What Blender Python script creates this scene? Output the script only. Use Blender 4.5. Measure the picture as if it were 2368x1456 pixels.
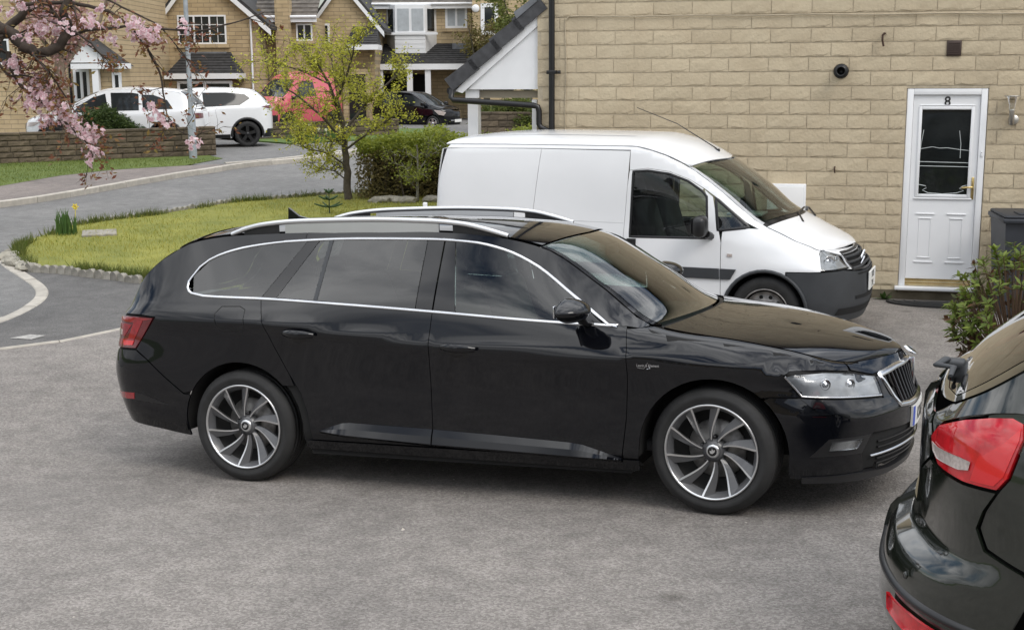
import bpy, bmesh, math, random
import numpy as np
from mathutils import Vector, Matrix, geometry
R_ = math.radians
for o in list(bpy.data.objects): bpy.data.objects.remove(o, do_unlink=True)
scene = bpy.context.scene
COL = scene.collection
# ---------------------------------------------------------------- camera
CAMZ = 2.2904
cam_d = bpy.data.cameras.new('camera'); cam_o = bpy.data.objects.new('camera', cam_d); COL.objects.link(cam_o)
cam_d.sensor_width = 36.0; cam_d.lens = 36.0 * 3000 / 2368; cam_d.clip_start = .05; cam_d.clip_end = 3000
PITCH = math.atan((728 - 170) / 3000); ROLL = -.006
scene.camera = cam_o
def _rot(a, b):
    Rx = np.array([[1, 0, 0], [0, np.cos(a), -np.sin(a)], [0, np.sin(a), np.cos(a)]])
    Ry = np.array([[np.cos(b), 0, np.sin(b)], [0, 1, 0], [-np.sin(b), 0, np.cos(b)]])
    return Rx @ Ry
CR_ = _rot(PITCH, ROLL)
_M = Matrix([list(CR_[0]), list(CR_[2]), list(-CR_[1])]).transposed().to_4x4()
cam_o.matrix_world = Matrix.Translation((0, 0, CAMZ)) @ _M
def at(u, v, Y):
    """survey helper: world point seen at photo pixel (u, v) at distance Y"""
    d = CR_.T @ np.array([(u - 1184) / 3000, 1., (728 - v) / 3000]); p = np.array([0, 0, CAMZ]) + d * (Y / d[1])
    return Vector(p)
def base_z(y): return float(np.interp(y, [1.5, 6.5, 9, 14, 34, 60], [.22, 0, -.08, -.08, .27, .30]))
# ---------------------------------------------------------------- sky and sun
SUN_EL, SUN_AZ = 46, 142          # azimuth: clockwise from +Y (the view direction)
world = bpy.data.worlds.new('World'); scene.world = world; world.use_nodes = True
nt = world.node_tree; nt.nodes.clear(); N = nt.nodes.new; LK = nt.links.new
wo = N('ShaderNodeOutputWorld'); bg = N('ShaderNodeBackground'); bg.inputs[1].default_value = .10
sky = N('ShaderNodeTexSky'); sky.sky_type = 'NISHITA'; sky.sun_disc = False
sky.sun_elevation = R_(SUN_EL); sky.sun_rotation = R_(SUN_AZ); sky.altitude = 150; sky.air_density = 1.2; sky.dust_density = 2.0
tc = N('ShaderNodeTexCoord'); mp = N('ShaderNodeMapping'); mp.inputs['Scale'].default_value = (1, 1, 2.6)
n1 = N('ShaderNodeTexNoise'); n1.inputs['Scale'].default_value = 2.3; n1.inputs['Detail'].default_value = 9; n1.inputs['Roughness'].default_value = .58; n1.inputs['Distortion'].default_value = .5
n2 = N('ShaderNodeTexNoise'); n2.inputs['Scale'].default_value = 3.1; n2.inputs['Detail'].default_value = 6
cr = N('ShaderNodeValToRGB'); cr.color_ramp.elements[0].position = .36; cr.color_ramp.elements[1].position = .52
cc = N('ShaderNodeValToRGB'); cc.color_ramp.elements[0].position = .3; cc.color_ramp.elements[1].position = .7
cc.color_ramp.elements[0].color = (4.2, 4.5, 5.0, 1); cc.color_ramp.elements[1].color = (16.5, 16.6, 16.8, 1)
mx = N('ShaderNodeMix'); mx.data_type = 'RGBA'
LK(tc.outputs['Generated'], mp.inputs[0]); LK(mp.outputs[0], n1.inputs[0]); LK(mp.outputs[0], n2.inputs[0])
LK(n1.outputs[0], cr.inputs[0]); LK(n2.outputs[0], cc.inputs[0])
# overcast skies are about three times brighter overhead than at the horizon
sx = N('ShaderNodeSeparateXYZ'); mrz = N('ShaderNodeMapRange'); mrz.inputs[1].default_value = 0; mrz.inputs[2].default_value = 1; mrz.inputs[3].default_value = .52; mrz.inputs[4].default_value = 1.75
mul = N('ShaderNodeVectorMath'); mul.operation = 'SCALE'
LK(tc.outputs['Generated'], sx.inputs[0]); LK(sx.outputs[2], mrz.inputs[0]); LK(cc.outputs[0], mul.inputs[0]); LK(mrz.outputs[0], mul.inputs['Scale'])
LK(cr.outputs[0], mx.inputs[0]); LK(sky.outputs[0], mx.inputs[6]); LK(mul.outputs[0], mx.inputs[7])
LK(mx.outputs[2], bg.inputs[0]); LK(bg.outputs[0], wo.inputs[0])
sd = bpy.data.lights.new('sun', 'SUN'); sd.energy = .9; sd.angle = R_(24); sd.color = (1, .95, .88)
so = bpy.data.objects.new('sun', sd); COL.objects.link(so)
_az, _el = R_(SUN_AZ), R_(SUN_EL)
so.rotation_euler = Vector((math.sin(_az) * math.cos(_el), math.cos(_az) * math.cos(_el), math.sin(_el))).to_track_quat('Z', 'Y').to_euler()
so.location = (0, 0, 30)
scene.view_settings.view_transform = 'Standard'; scene.view_settings.look = 'None'
scene.view_settings.exposure = .36; scene.view_settings.gamma = 1
# ---------------------------------------------------------------- helpers
rng = random.Random(7)
def tag(o, label=None, cat=None, group=None, kind=None):
    if label: o['label'] = label
    if cat: o['category'] = cat
    if group: o['group'] = group
    if kind: o['kind'] = kind
    return o
def empty(name, loc=(0, 0, 0), rz=0, mat4=None):
    o = bpy.data.objects.new(name, None); COL.objects.link(o); o.empty_display_size = .2
    if mat4 is not None: o.matrix_world = mat4
    else: o.location = loc; o.rotation_euler = (0, 0, rz)
    return o
def link(name, me, parent=None, loc=None):
    o = bpy.data.objects.new(name, me); COL.objects.link(o)
    if parent: o.parent = parent
    if loc is not None: o.location = loc
    return o
def mesh(name, V, F, mat, smooth=False, normals=None):
    me = bpy.data.meshes.new(name); me.from_pydata([tuple(map(float, v)) for v in V], [], [tuple(int(i) for i in f) for f in F])
    for m in (mat if isinstance(mat, (list, tuple)) else [mat]): me.materials.append(m)
    if smooth: me.polygons.foreach_set('use_smooth', [True] * len(me.polygons))
    if normals is not None: me.normals_split_custom_set_from_vertices([tuple(map(float, n)) for n in normals])
    me.update(); return me
class MB:
    """collects shapes into one mesh"""
    def __init__(s): s.v = []; s.f = []; s.sm = []; s.mi = []
    def raw(s, V, F, sm=False, mi=0):
        b = len(s.v); s.v += [tuple(map(float, v)) for v in V]; s.f += [tuple(i + b for i in f) for f in F]; s.sm += [sm] * len(F); s.mi += [mi] * len(F); return s
    def box(s, x0, x1, y0, y1, z0, z1, mi=0):
        V = [(x, y, z) for z in (z0, z1) for y in (y0, y1) for x in (x0, x1)]
        return s.raw(V, [(0, 2, 3, 1), (4, 5, 7, 6), (0, 1, 5, 4), (2, 6, 7, 3), (0, 4, 6, 2), (1, 3, 7, 5)], False, mi)
    def bbox(s, x0, x1, y0, y1, z0, z1, b=.01, mi=0, M=None, seg=2):
        bm = bmesh.new(); bmesh.ops.create_cube(bm, size=1)
        for v in bm.verts: v.co = ((x0 + x1) / 2 + v.co.x * (x1 - x0), (y0 + y1) / 2 + v.co.y * (y1 - y0), (z0 + z1) / 2 + v.co.z * (z1 - z0))
        bmesh.ops.bevel(bm, geom=list(bm.edges), offset=b, segments=seg, affect='EDGES', profile=.5)
        bm.verts.index_update()
        V = [(M @ v.co if M else v.co.copy()) for v in bm.verts]; F = [[v.index for v in f.verts] for f in bm.faces]; bm.free()
        return s.raw(V, F, seg > 1, mi)
    def tube(s, pts, r, n=8, mi=0, cap=True, closed=False, sq=None):
        pts = [Vector(p) for p in pts]; k = len(pts); rr = r if isinstance(r, (list, tuple)) else [r] * k
        V = []; up = None
        for i, p in enumerate(pts):
            if closed: t = (pts[(i + 1) % k] - pts[i - 1])
            else: t = (pts[min(i + 1, k - 1)] - pts[max(i - 1, 0)])
            if t.length < 1e-9: t = Vector((0, 0, 1))
            t.normalize()
            if up is None:
                up = Vector((0, 0, 1)) if abs(t.z) < .9 else Vector((1, 0, 0))
            a = t.cross(up)
            if a.length < 1e-6: a = t.orthogonal()
            a.normalize(); b = a.cross(t).normalized(); up = b
            for j in range(n):
                th = 2 * math.pi * (j + .5) / n
                V.append(p + (a * math.cos(th) * (sq[0] if sq else 1) + b * math.sin(th) * (sq[1] if sq else 1)) * rr[i])
        F = []
        for i in range(k if closed else k - 1):
            for j in range(n):
                i2 = (i + 1) % k; F.append((i * n + j, i * n + (j + 1) % n, i2 * n + (j + 1) % n, i2 * n + j))
        s.raw(V, F, n > 5, mi)
        if cap and not closed: s.raw([V[j] for j in range(n)], [tuple(reversed(range(n)))], False, mi); s.raw([V[(k - 1) * n + j] for j in range(n)], [tuple(range(n))], False, mi)
        return s
    def lathe(s, prof, n=32, axis='Z', M=None, mi=0, a0=0, a1=2 * math.pi):
        full = abs(a1 - a0 - 2 * math.pi) < 1e-6; m = n if full else n + 1; V = []
        for i in range(m):
            a = a0 + (a1 - a0) * i / n; c, si = math.cos(a), math.sin(a)
            for r, h in prof:
                p = {'Z': (r * c, r * si, h), 'Y': (r * c, h, r * si), 'X': (h, r * c, r * si)}[axis]
                V.append(M @ Vector(p) if M else p)
        k = len(prof); F = []
        for i in range(n):
            i2 = (i + 1) % m
            for j in range(k - 1): F.append((i * k + j, i2 * k + j, i2 * k + j + 1, i * k + j + 1))
        return s.raw(V, F, True, mi)
    def prism(s, poly, axis, h0, h1, mi=0):
        """extrude a 2D polygon; axis 'Y': poly in (x, z)"""
        n = len(poly); f = {'Y': lambda p, h: (p[0], h, p[1]), 'X': lambda p, h: (h, p[0], p[1]), 'Z': lambda p, h: (p[0], p[1], h)}[axis]
        V = [f(p, h0) for p in poly] + [f(p, h1) for p in poly]
        return s.raw(V, [tuple(range(n)), tuple(reversed(range(n, 2 * n)))] + [(i, i + n, (i + 1) % n + n, (i + 1) % n) for i in range(n)], False, mi)
    def build(s, name, mat, parent=None, loc=None, recalc=True):
        me = mesh(name, s.v, s.f, mat); me.polygons.foreach_set('use_smooth', s.sm); me.polygons.foreach_set('material_index', s.mi)
        if recalc:
            bm = bmesh.new(); bm.from_mesh(me); bmesh.ops.recalc_face_normals(bm, faces=bm.faces); bm.to_mesh(me); bm.free()
        me.update(); return link(name, me, parent, loc)
def copy_tree(o, parent=None):
    c = o.copy(); COL.objects.link(c); c.parent = parent
    if parent: c.matrix_parent_inverse = o.matrix_parent_inverse
    for ch in o.children: copy_tree(ch, c)
    return c
# ---------------------------------------------------------------- materials
MATS = {}
def pm(name, col, rough=.5, metal=0., var=.12, scale=6., detail=5., bump=0., bscale=60., coat=0., spec=.5, col2=None, rnd=0., bdist=.01, emit=None, rvar=0., ior=1.5, pos=False):
    if name in MATS: return MATS[name]
    m = bpy.data.materials.new(name); m.use_nodes = True; t = m.node_tree; b = t.nodes['Principled BSDF']; n = t.nodes.new; l = t.links.new
    b.inputs['Roughness'].default_value = rough; b.inputs['Metallic'].default_value = metal; b.inputs['Specular IOR Level'].default_value = spec; b.inputs['IOR'].default_value = ior
    b.inputs['Coat Weight'].default_value = coat; b.inputs['Coat Roughness'].default_value = .03
    c = tuple(col) + (1,)
    co = n('ShaderNodeTexCoord'); no = n('ShaderNodeTexNoise'); no.inputs['Scale'].default_value = scale; no.inputs['Detail'].default_value = detail
    csrc = n('ShaderNodeNewGeometry').outputs['Position'] if pos else co.outputs['Object']
    l(csrc, no.inputs[0])
    if var or col2:
        ra = n('ShaderNodeValToRGB'); ra.color_ramp.elements[0].position = .3; ra.color_ramp.elements[1].position = .7
        lo = tuple(col2) + (1,) if col2 else tuple(max(0, x * (1 - var)) for x in col) + (1,)
        hi = c if col2 else tuple(min(1, x * (1 + var)) for x in col) + (1,)
        ra.color_ramp.elements[0].color = lo; ra.color_ramp.elements[1].color = hi; l(no.outputs[0], ra.inputs[0]); out = ra.outputs[0]
        if rnd:
            oi = n('ShaderNodeObjectInfo'); mr = n('ShaderNodeMapRange'); mr.inputs[3].default_value = 1 - rnd; mr.inputs[4].default_value = 1 + rnd
            hs = n('ShaderNodeHueSaturation'); l(oi.outputs['Random'], mr.inputs[0]); l(mr.outputs[0], hs.inputs['Value']); l(out, hs.inputs['Color']); out = hs.outputs[0]
        l(out, b.inputs['Base Color'])
    else: b.inputs['Base Color'].default_value = c
    if rvar:
        mr = n('ShaderNodeMapRange'); mr.inputs[3].default_value = max(0, rough - rvar); mr.inputs[4].default_value = min(1, rough + rvar); l(no.outputs[0], mr.inputs[0]); l(mr.outputs[0], b.inputs['Roughness'])
    if bump:
        nb = n('ShaderNodeTexNoise'); nb.inputs['Scale'].default_value = bscale; nb.inputs['Detail'].default_value = 4; l(csrc, nb.inputs[0])
        bu = n('ShaderNodeBump'); bu.inputs['Strength'].default_value = bump; bu.inputs['Distance'].default_value = bdist; l(nb.outputs[0], bu.inputs['Height']); l(bu.outputs[0], b.inputs['Normal'])
    if emit: b.inputs['Emission Color'].default_value = tuple(emit[:3]) + (1,); b.inputs['Emission Strength'].default_value = emit[3]
    MATS[name] = m; return m
def glassmat(name, tint, gloss=1.0, rough=.0):
    """thin tinted pane: see-through tint plus a Fresnel reflection"""
    if name in MATS: return MATS[name]
    m = bpy.data.materials.new(name); m.use_nodes = True; t = m.node_tree; t.nodes.clear(); n = t.nodes.new; l = t.links.new
    o = n('ShaderNodeOutputMaterial'); tr = n('ShaderNodeBsdfTransparent'); tr.inputs[0].default_value = tuple(tint) + (1,)
    g = n('ShaderNodeBsdfGlossy'); g.inputs['Roughness'].default_value = rough; g.inputs[0].default_value = (gloss, gloss, gloss, 1)
    fr = n('ShaderNodeFresnel'); fr.inputs[0].default_value = 1.52
    ml = n('ShaderNodeMath'); ml.operation = 'MULTIPLY'; ml.inputs[1].default_value = 1.45; ml.use_clamp = True
    mi = n('ShaderNodeMixShader'); l(fr.outputs[0], ml.inputs[0]); l(ml.outputs[0], mi.inputs[0]); l(tr.outputs[0], mi.inputs[1]); l(g.outputs[0], mi.inputs[2]); l(mi.outputs[0], o.inputs[0])
    MATS[name] = m; return m
paint_black = pm('paint_black', (.003, .0034, .005), .25, var=0, coat=1, spec=.0)
paint_white = pm('paint_white', (.78, .79, .80), .25, var=.03, scale=2, coat=.6)
paint_red = pm('paint_red', (.58, .10, .13), .3, var=.06, scale=2, coat=.5)
trim_black = pm('trim_black', (.012, .012, .013), .35, var=.1)
gloss_black = pm('gloss_black', (.006, .006, .007), .06, var=0)
plastic_grey = pm('plastic_grey', (.035, .038, .042), .55, var=.12, bump=.15, bscale=300, bdist=.001)
rubber = pm('rubber', (.018, .018, .018), .75, var=.25, scale=14, bump=.2, bscale=90, bdist=.002)
chrome = pm('chrome', (.66, .67, .69), .16, metal=1, var=.1, scale=8)
satin = pm('satin_alloy', (.72, .73, .74), .28, metal=1, var=.03)
dark_alloy = pm('dark_alloy', (.085, .086, .09), .35, metal=.0, var=.08, coat=.35)
cavity = pm('cavity', (.006, .006, .006), .9, var=.2)
steel = pm('steel', (.30, .29, .28), .5, metal=.8, var=.35, scale=20)
interior = pm('interior', (.03, .03, .032), .8, var=.2)
seatmat = pm('seat_cloth', (.10, .095, .085), .8, var=.2)
glass_side = glassmat('glass_side', (.60, .70, .67))
glass_dark = glassmat('glass_dark', (.26, .32, .31))
glass_front = glassmat('glass_front', (.62, .70, .66))
lens_clear = glassmat('lens_clear', (.85, .87, .88))
red_lens = pm('red_lens', (.50, .010, .016), .08, var=.25, scale=22, coat=1)
red_bright = pm('red_bright', (.62, .014, .018), .1, var=.05, coat=1)
red_deep = pm('red_deep', (.27, .006, .012), .08, var=.2, scale=30, coat=1)
red_dark = pm('red_dark', (.12, .006, .01), .08, var=0, coat=1)
lens_white = pm('lens_white', (.44, .38, .35), .12, var=.25, scale=70, coat=1)
reflector = pm('reflector', (.75, .76, .78), .12, metal=1, var=.05, scale=40)
white_plastic = pm('white_plastic', (.80, .80, .79), .3, var=.03, scale=4)
plate_white = pm('plate_white', (.78, .78, .75), .3, var=.04)
plate_blue = pm('plate_blue', (.01, .06, .45), .3, var=0)
ink = pm('ink_black', (.01, .01, .01), .4, var=0)
# ---------------------------------------------------------------- smooth shells for vehicle bodies
def pchip_slopes(x, y):
    x = np.asarray(x, float); y = np.asarray(y, float); n = len(x)
    h = np.diff(x); d = np.diff(y, axis=0) / (h if y.ndim == 1 else h[:, None])
    m = np.zeros_like(y)
    if n == 2:
        m[:] = d[0]; return m
    hh = h if y.ndim == 1 else h[:, None]
    w1 = 2 * hh[1:] + hh[:-1]; w2 = hh[1:] + 2 * hh[:-1]
    ok = d[1:] * d[:-1] > 0
    with np.errstate(divide='ignore', invalid='ignore'):
        v = (w1 + w2) / (w1 / d[:-1] + w2 / d[1:])
    m[1:-1] = np.where(ok, np.nan_to_num(v), 0)
    m[0] = d[0]; m[-1] = d[-1]
    return m
class Curve:
    """shape preserving cubic through control points"""
    def __init__(s, x, y): s.x = np.asarray(x, float); s.y = np.asarray(y, float); s.m = pchip_slopes(s.x, s.y)
    def __call__(s, q):
        q = np.clip(np.asarray(q, float), s.x[0], s.x[-1])
        i = np.clip(np.searchsorted(s.x, q) - 1, 0, len(s.x) - 2)
        h = s.x[i + 1] - s.x[i]; t = (q - s.x[i]) / h
        if s.y.ndim > 1: h = h[..., None]; t = t[..., None]
        return ((1 + 2 * t) * (1 - t) ** 2 * s.y[i] + t * (1 - t) ** 2 * h * s.m[i]
                + t * t * (3 - 2 * t) * s.y[i + 1] + t * t * (t - 1) * h * s.m[i + 1])
class Shell:
    """half a car body. plan: (x, w) outline from rear centre round the side to the front centre;
    lines: feature lines from sill to top edge, each [(u, z, inset)...]; cap: centre line [(u, x, z)...]"""
    def __init__(s, plan, lines, cap, xref=-1.5, n=2.4):
        p = np.array(plan, float)
        t = np.r_[0, np.cumsum(np.hypot(*np.diff(p, axis=0).T))]
        # centripetal Catmull-Rom, dense
        q = np.vstack([2 * p[0] - p[1], p, 2 * p[-1] - p[-2]])
        out = []
        for i in range(1, len(q) - 2):
            for k in np.linspace(0, 1, 24, endpoint=False):
                a, b, c, d = q[i - 1], q[i], q[i + 1], q[i + 2]
                m1 = (c - a) * np.linalg.norm(c - b) / (np.linalg.norm(c - b) + np.linalg.norm(b - a))
                m2 = (d - b) * np.linalg.norm(c - b) / (np.linalg.norm(c - b) + np.linalg.norm(d - c))
                out.append((1 + 2 * k) * (1 - k) ** 2 * b + k * (1 - k) ** 2 * m1 + k * k * (3 - 2 * k) * c + k * k * (k - 1) * m2)
        out.append(p[-1]); P = np.array(out); P[:, 1] = np.maximum(P[:, 1], 0)
        L = np.r_[0, np.cumsum(np.hypot(*np.diff(P, axis=0).T))]
        j = np.argmin(np.abs(P[:, 0] - xref)); L = L - L[j] + P[j, 0]
        s.L, s.P = L, P; s.u0, s.u1 = L[0], L[-1]
        T = np.gradient(P, L, axis=0); T /= np.linalg.norm(T, axis=1)[:, None]
        s.N = np.c_[-T[:, 1], T[:, 0]]                     # outward normal
        s.N[0] = (-1, 0); s.N[-1] = (1, 0)
        s.lz = [Curve([a[0] for a in l], [a[1] for a in l]) for l in lines]
        s.li = [Curve([a[0] for a in l], [a[2] for a in l]) for l in lines]
        s.cx = Curve([a[0] for a in cap], [a[1] for a in cap]); s.cz = Curve([a[0] for a in cap], [a[2] for a in cap])
        s.n = n
    def uat(s, x, front=True):
        """u of plan point with this x (side / front half or rear half)"""
        k = len(s.L) // 2
        if x > s.P[k, 0]: return float(np.interp(x, s.P[k:, 0], s.L[k:]))
        return float(np.interp(x, s.P[:k, 0], s.L[:k]))
    def band(s, u, z, lift=0.):
        u = np.atleast_1d(np.asarray(u, float)); z = np.atleast_1d(np.asarray(z, float))
        Z = np.stack([c(u) for c in s.lz], 1); I = np.stack([c(u) for c in s.li], 1)
        k = Z.shape[1]
        for i in range(1, k): Z[:, i] = np.maximum(Z[:, i], Z[:, i - 1] + .004)
        h = np.diff(Z, axis=1); d = np.diff(I, axis=1) / h
        m = np.zeros_like(I)
        w1 = 2 * h[:, 1:] + h[:, :-1]; w2 = h[:, 1:] + 2 * h[:, :-1]
        with np.errstate(divide='ignore', invalid='ignore'):
            v = (w1 + w2) / (w1 / d[:, :-1] + w2 / d[:, 1:])
        m[:, 1:-1] = np.where(d[:, 1:] * d[:, :-1] > 0, np.nan_to_num(v), 0)
        m[:, 0] = d[:, 0]; m[:, -1] = d[:, -1]
        zz = np.clip(z, Z[:, 0], Z[:, -1]); r = np.arange(len(u))
        i = np.clip((Z <= zz[:, None]).sum(1) - 1, 0, k - 2)
        hh = h[r, i]; t = (zz - Z[r, i]) / hh
        ins = ((1 + 2 * t) * (1 - t) ** 2 * I[r, i] + t * (1 - t) ** 2 * hh * m[r, i]
               + t * t * (3 - 2 * t) * I[r, i + 1] + t * t * (t - 1) * hh * m[r, i + 1])
        px = np.interp(u, s.L, s.P[:, 0]); pw = np.interp(u, s.L, s.P[:, 1])
        nx = np.interp(u, s.L, s.N[:, 0]); nw = np.interp(u, s.L, s.N[:, 1])
        l = np.hypot(nx, nw); nx /= l; nw /= l
        o = lift - ins
        return np.c_[px + nx * o, -np.maximum(pw + nw * o, 0), z]
    def ztop(s, u): return np.max(np.stack([c(np.atleast_1d(u)) for c in s.lz]), 0)
    def zbot(s, u): return s.lz[0](np.atleast_1d(u))
    def cap(s, u, r, lift=0.):
        """r = -1 right edge .. 0 centre .. 1 left edge"""
        u = np.atleast_1d(np.asarray(u, float)); r = np.atleast_1d(np.asarray(r, float))
        e = s.band(u, s.ztop(u)); a = np.abs(r)
        f = 1 - a ** s.n; g = 1 - a ** 2
        x = e[:, 0] + (s.cx(u) - e[:, 0]) * g
        z = e[:, 2] + (s.cz(u) - e[:, 2]) * f
        return np.c_[x, r * -e[:, 1], z + lift]
    def normals(s, fn, a, b, lift=0., eps=2e-3):
        a = np.asarray(a, float); b = np.asarray(b, float)
        A = fn(a + eps, b, lift) - fn(a - eps, b, lift); B = fn(a, b + eps, lift) - fn(a, b - eps, lift)
        n = np.cross(A, B); l = np.linalg.norm(n, axis=1); l[l == 0] = 1
        return n / l[:, None]
# ---------------------------------------------------------------- panels cut from a shell
def _dens(pts, step, closed=True):
    out = []; n = len(pts)
    for i in range(n if closed else n - 1):
        a, b = np.array(pts[i], float), np.array(pts[(i + 1) % n], float)
        k = max(1, int(np.ceil(np.linalg.norm(b - a) / step)))
        for j in range(k): out.append(a + (b - a) * j / k)
    if not closed: out.append(np.array(pts[-1], float))
    return np.array(out)
def _area(p): return .5 * np.sum(p[:, 0] * np.roll(p[:, 1], -1) - np.roll(p[:, 0], -1) * p[:, 1])
def _inset(p, g):
    if _area(p) < 0: p = p[::-1]
    if g == 0: return p
    e = np.roll(p, -1, 0) - p; e /= np.maximum(np.linalg.norm(e, axis=1), 1e-9)[:, None]
    nrm = np.c_[-e[:, 1], e[:, 0]]; a = nrm + np.roll(nrm, 1, 0); l = np.maximum((a * a).sum(1), .5)
    return p + a * (2 * g / l)[:, None]
def _inside(q, p):
    x, y = q[:, 0], q[:, 1]; c = np.zeros(len(q), bool); n = len(p)
    for i in range(n):
        a, b = p[i], p[(i + 1) % n]
        if a[1] == b[1]: continue
        m = ((a[1] > y) != (b[1] > y)) & (x < (b[0] - a[0]) * (y - a[1]) / (b[1] - a[1]) + a[0]); c ^= m
    return c
def tri2d(poly, step):
    lo, hi = poly.min(0), poly.max(0)
    gx = np.arange(lo[0] + step * .5, hi[0], step); gy = np.arange(lo[1] + step * .5, hi[1], step)
    if len(gx) and len(gy):
        A, B = np.meshgrid(gx, gy); A = A + (np.arange(len(gy)) % 2)[:, None] * step * .5
        q = np.c_[A.ravel(), B.ravel()]; q = q[_inside(q, poly)]
        if len(q):
            d = np.min(np.linalg.norm(q[:, None] - poly[None], axis=2), 1); q = q[d > step * .45]
    else: q = np.zeros((0, 2))
    n = len(poly); V = [Vector(v) for v in np.vstack([poly, q])]
    r = geometry.delaunay_2d_cdt(V, [], [list(range(n))], 1, 1e-7)
    vs = np.array([tuple(v) for v in r[0]]); fs = [tuple(f) for f in r[2]]
    return vs, fs
def panel(sh, name, outline, mat, parent, on='band', gap=.002, lift=0., depth=.012, step=.045, sides='RL', sc=.7):
    """a body panel: outline in (u, z) on the side band or (u, r) on the cap, laid on the smooth shell"""
    p = np.array(outline, float)
    if on == 'cap': p = p * (1, sc)
    p = _inset(_dens(p, step * .8), gap)
    uv, F = tri2d(p, step)
    if len(F) == 0: return []
    q = uv / (1, sc) if on == 'cap' else uv
    fn = sh.cap if on == 'cap' else sh.band
    P = fn(q[:, 0], q[:, 1], lift); Nn = sh.normals(fn, q[:, 0], q[:, 1], lift)
    cen = np.array([-1.4, 0, .6])
    if on == 'cap': flip = Nn[:, 2].mean() < 0
    else: flip = (Nn * (P - cen)).sum(1).mean() < 0
    if flip: Nn = -Nn
    a, b, c = (P[[f[i] for f in F]] for i in range(3))
    fnrm = np.cross(b - a, c - a); ref = Nn[[f[0] for f in F]]
    F = [f if k > 0 else tuple(reversed(f)) for f, k in zip(F, (fnrm * ref).sum(1))]
    # folded edge
    ed = {}
    for f in F:
        for i in range(len(f)):
            e = (f[i], f[(i + 1) % len(f)])
            if (e[1], e[0]) in ed: del ed[(e[1], e[0])]
            else: ed[e] = 1
    V = [tuple(v) for v in P]; NV = [tuple(v) for v in Nn]; F2 = list(F)
    if depth:
        for (i, j) in ed:
            k = len(V); d = np.cross(P[j] - P[i], Nn[i]); d = d / (np.linalg.norm(d) + 1e-9)
            V += [V[i], V[j], tuple(P[j] - Nn[j] * depth), tuple(P[i] - Nn[i] * depth)]; NV += [tuple(d)] * 4; F2.append((k + 1, k, k + 3, k + 2))
    out = []
    if sides == 'J':
        n = len(V); V2 = V + [(x, -y, z) for x, y, z in V]; N2 = NV + [(x, -y, z) for x, y, z in NV]; F3 = F2 + [tuple(i + n for i in reversed(f)) for f in F2]
        out.append(link(name, mesh(name, V2, F3, mat, True, N2), parent))
    else:
        if 'R' in sides: out.append(link(name, mesh(name, V, F2, mat, True, NV), parent))
        if 'L' in sides:
            V2 = [(x, -y, z) for x, y, z in V]; N2 = [(x, -y, z) for x, y, z in NV]
            out.append(link(name, mesh(name, V2, [tuple(reversed(f)) for f in F2], mat, True, N2), parent))
    return out
def ribbon(sh, name, pts, w, mat, parent, closed=False, lift=.004, th=.006, on='band', sides='RL', step=.03):
    """a moulding of width w following a line on the shell"""
    p = _dens(pts, step, closed); n = len(p)
    t = np.roll(p, -1, 0) - np.roll(p, 1, 0)
    if not closed: t[0] = p[1] - p[0]; t[-1] = p[-1] - p[-2]
    t /= np.maximum(np.linalg.norm(t, axis=1), 1e-9)[:, None]; m = np.c_[-t[:, 1], t[:, 0]]
    fn = sh.cap if on == 'cap' else sh.band
    rows = [fn(*(p + m * (w / 2)).T, lift), fn(*(p + m * (w / 4)).T, lift + th), fn(*(p - m * (w / 4)).T, lift + th), fn(*(p - m * (w / 2)).T, lift)]
    V = np.concatenate(rows); F = []
    for k in range(3):
        for i in range(n if closed else n - 1):
            j = (i + 1) % n; F.append((k * n + i, k * n + j, (k + 1) * n + j, (k + 1) * n + i))
    for sd in sides:
        mb = MB(); mb.raw(V if sd == 'R' else V * (1, -1, 1), F, True); mb.build(name, mat, parent)
def arch(xc, zc, r, a0, a1, n=14):
    return [(xc + r * math.cos(R_(a0 + (a1 - a0) * i / n)), zc + r * math.sin(R_(a0 + (a1 - a0) * i / n))) for i in range(n + 1)]
def fn_pts(c, x0, x1, n=8): return [(x, float(c(x))) for x in np.linspace(x0, x1, n)]
def text_obj(name, body, size, mat, parent, M, depth=.001, align='CENTER', sx=1.):
    cu = bpy.data.curves.new(name, 'FONT'); cu.body = body; cu.size = size; cu.extrude = depth; cu.align_x = align; cu.align_y = 'CENTER'; cu.offset = size * .012
    o = bpy.data.objects.new(name, cu); COL.objects.link(o); bpy.context.view_layer.update()
    me = bpy.data.meshes.new_from_object(o); bpy.data.objects.remove(o); bpy.data.curves.remove(cu)
    me.transform(M @ Matrix.Diagonal((sx, 1, 1, 1))); me.materials.clear(); me.materials.append(mat)
    return link(name, me, parent)
FRONTF = Matrix(((0, 0, 1, 0), (1, 0, 0, 0), (0, 1, 0, 0), (0, 0, 0, 1)))        # text plane facing +x
def tyre_mesh(R, rr, w):
    mb = MB(); h = w / 2
    prof = [(rr - .005, -h * .80), (rr + .012, -h * .93), (rr + .03, -h * .97), ((R + rr) / 2, -h * 1.03), (R - .035, -h * .98), (R - .012, -h * .88), (R, -h * .70)]
    for k in (-.45, -.15, .15, .45): prof += [(R, h * (k - .03)), (R - .008, h * (k - .025)), (R - .008, h * (k + .025)), (R, h * (k + .03))]
    prof += [(r, -y) for r, y in reversed(prof[:7])]
    mb.lathe(prof, 64, 'Y'); return mb
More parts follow.
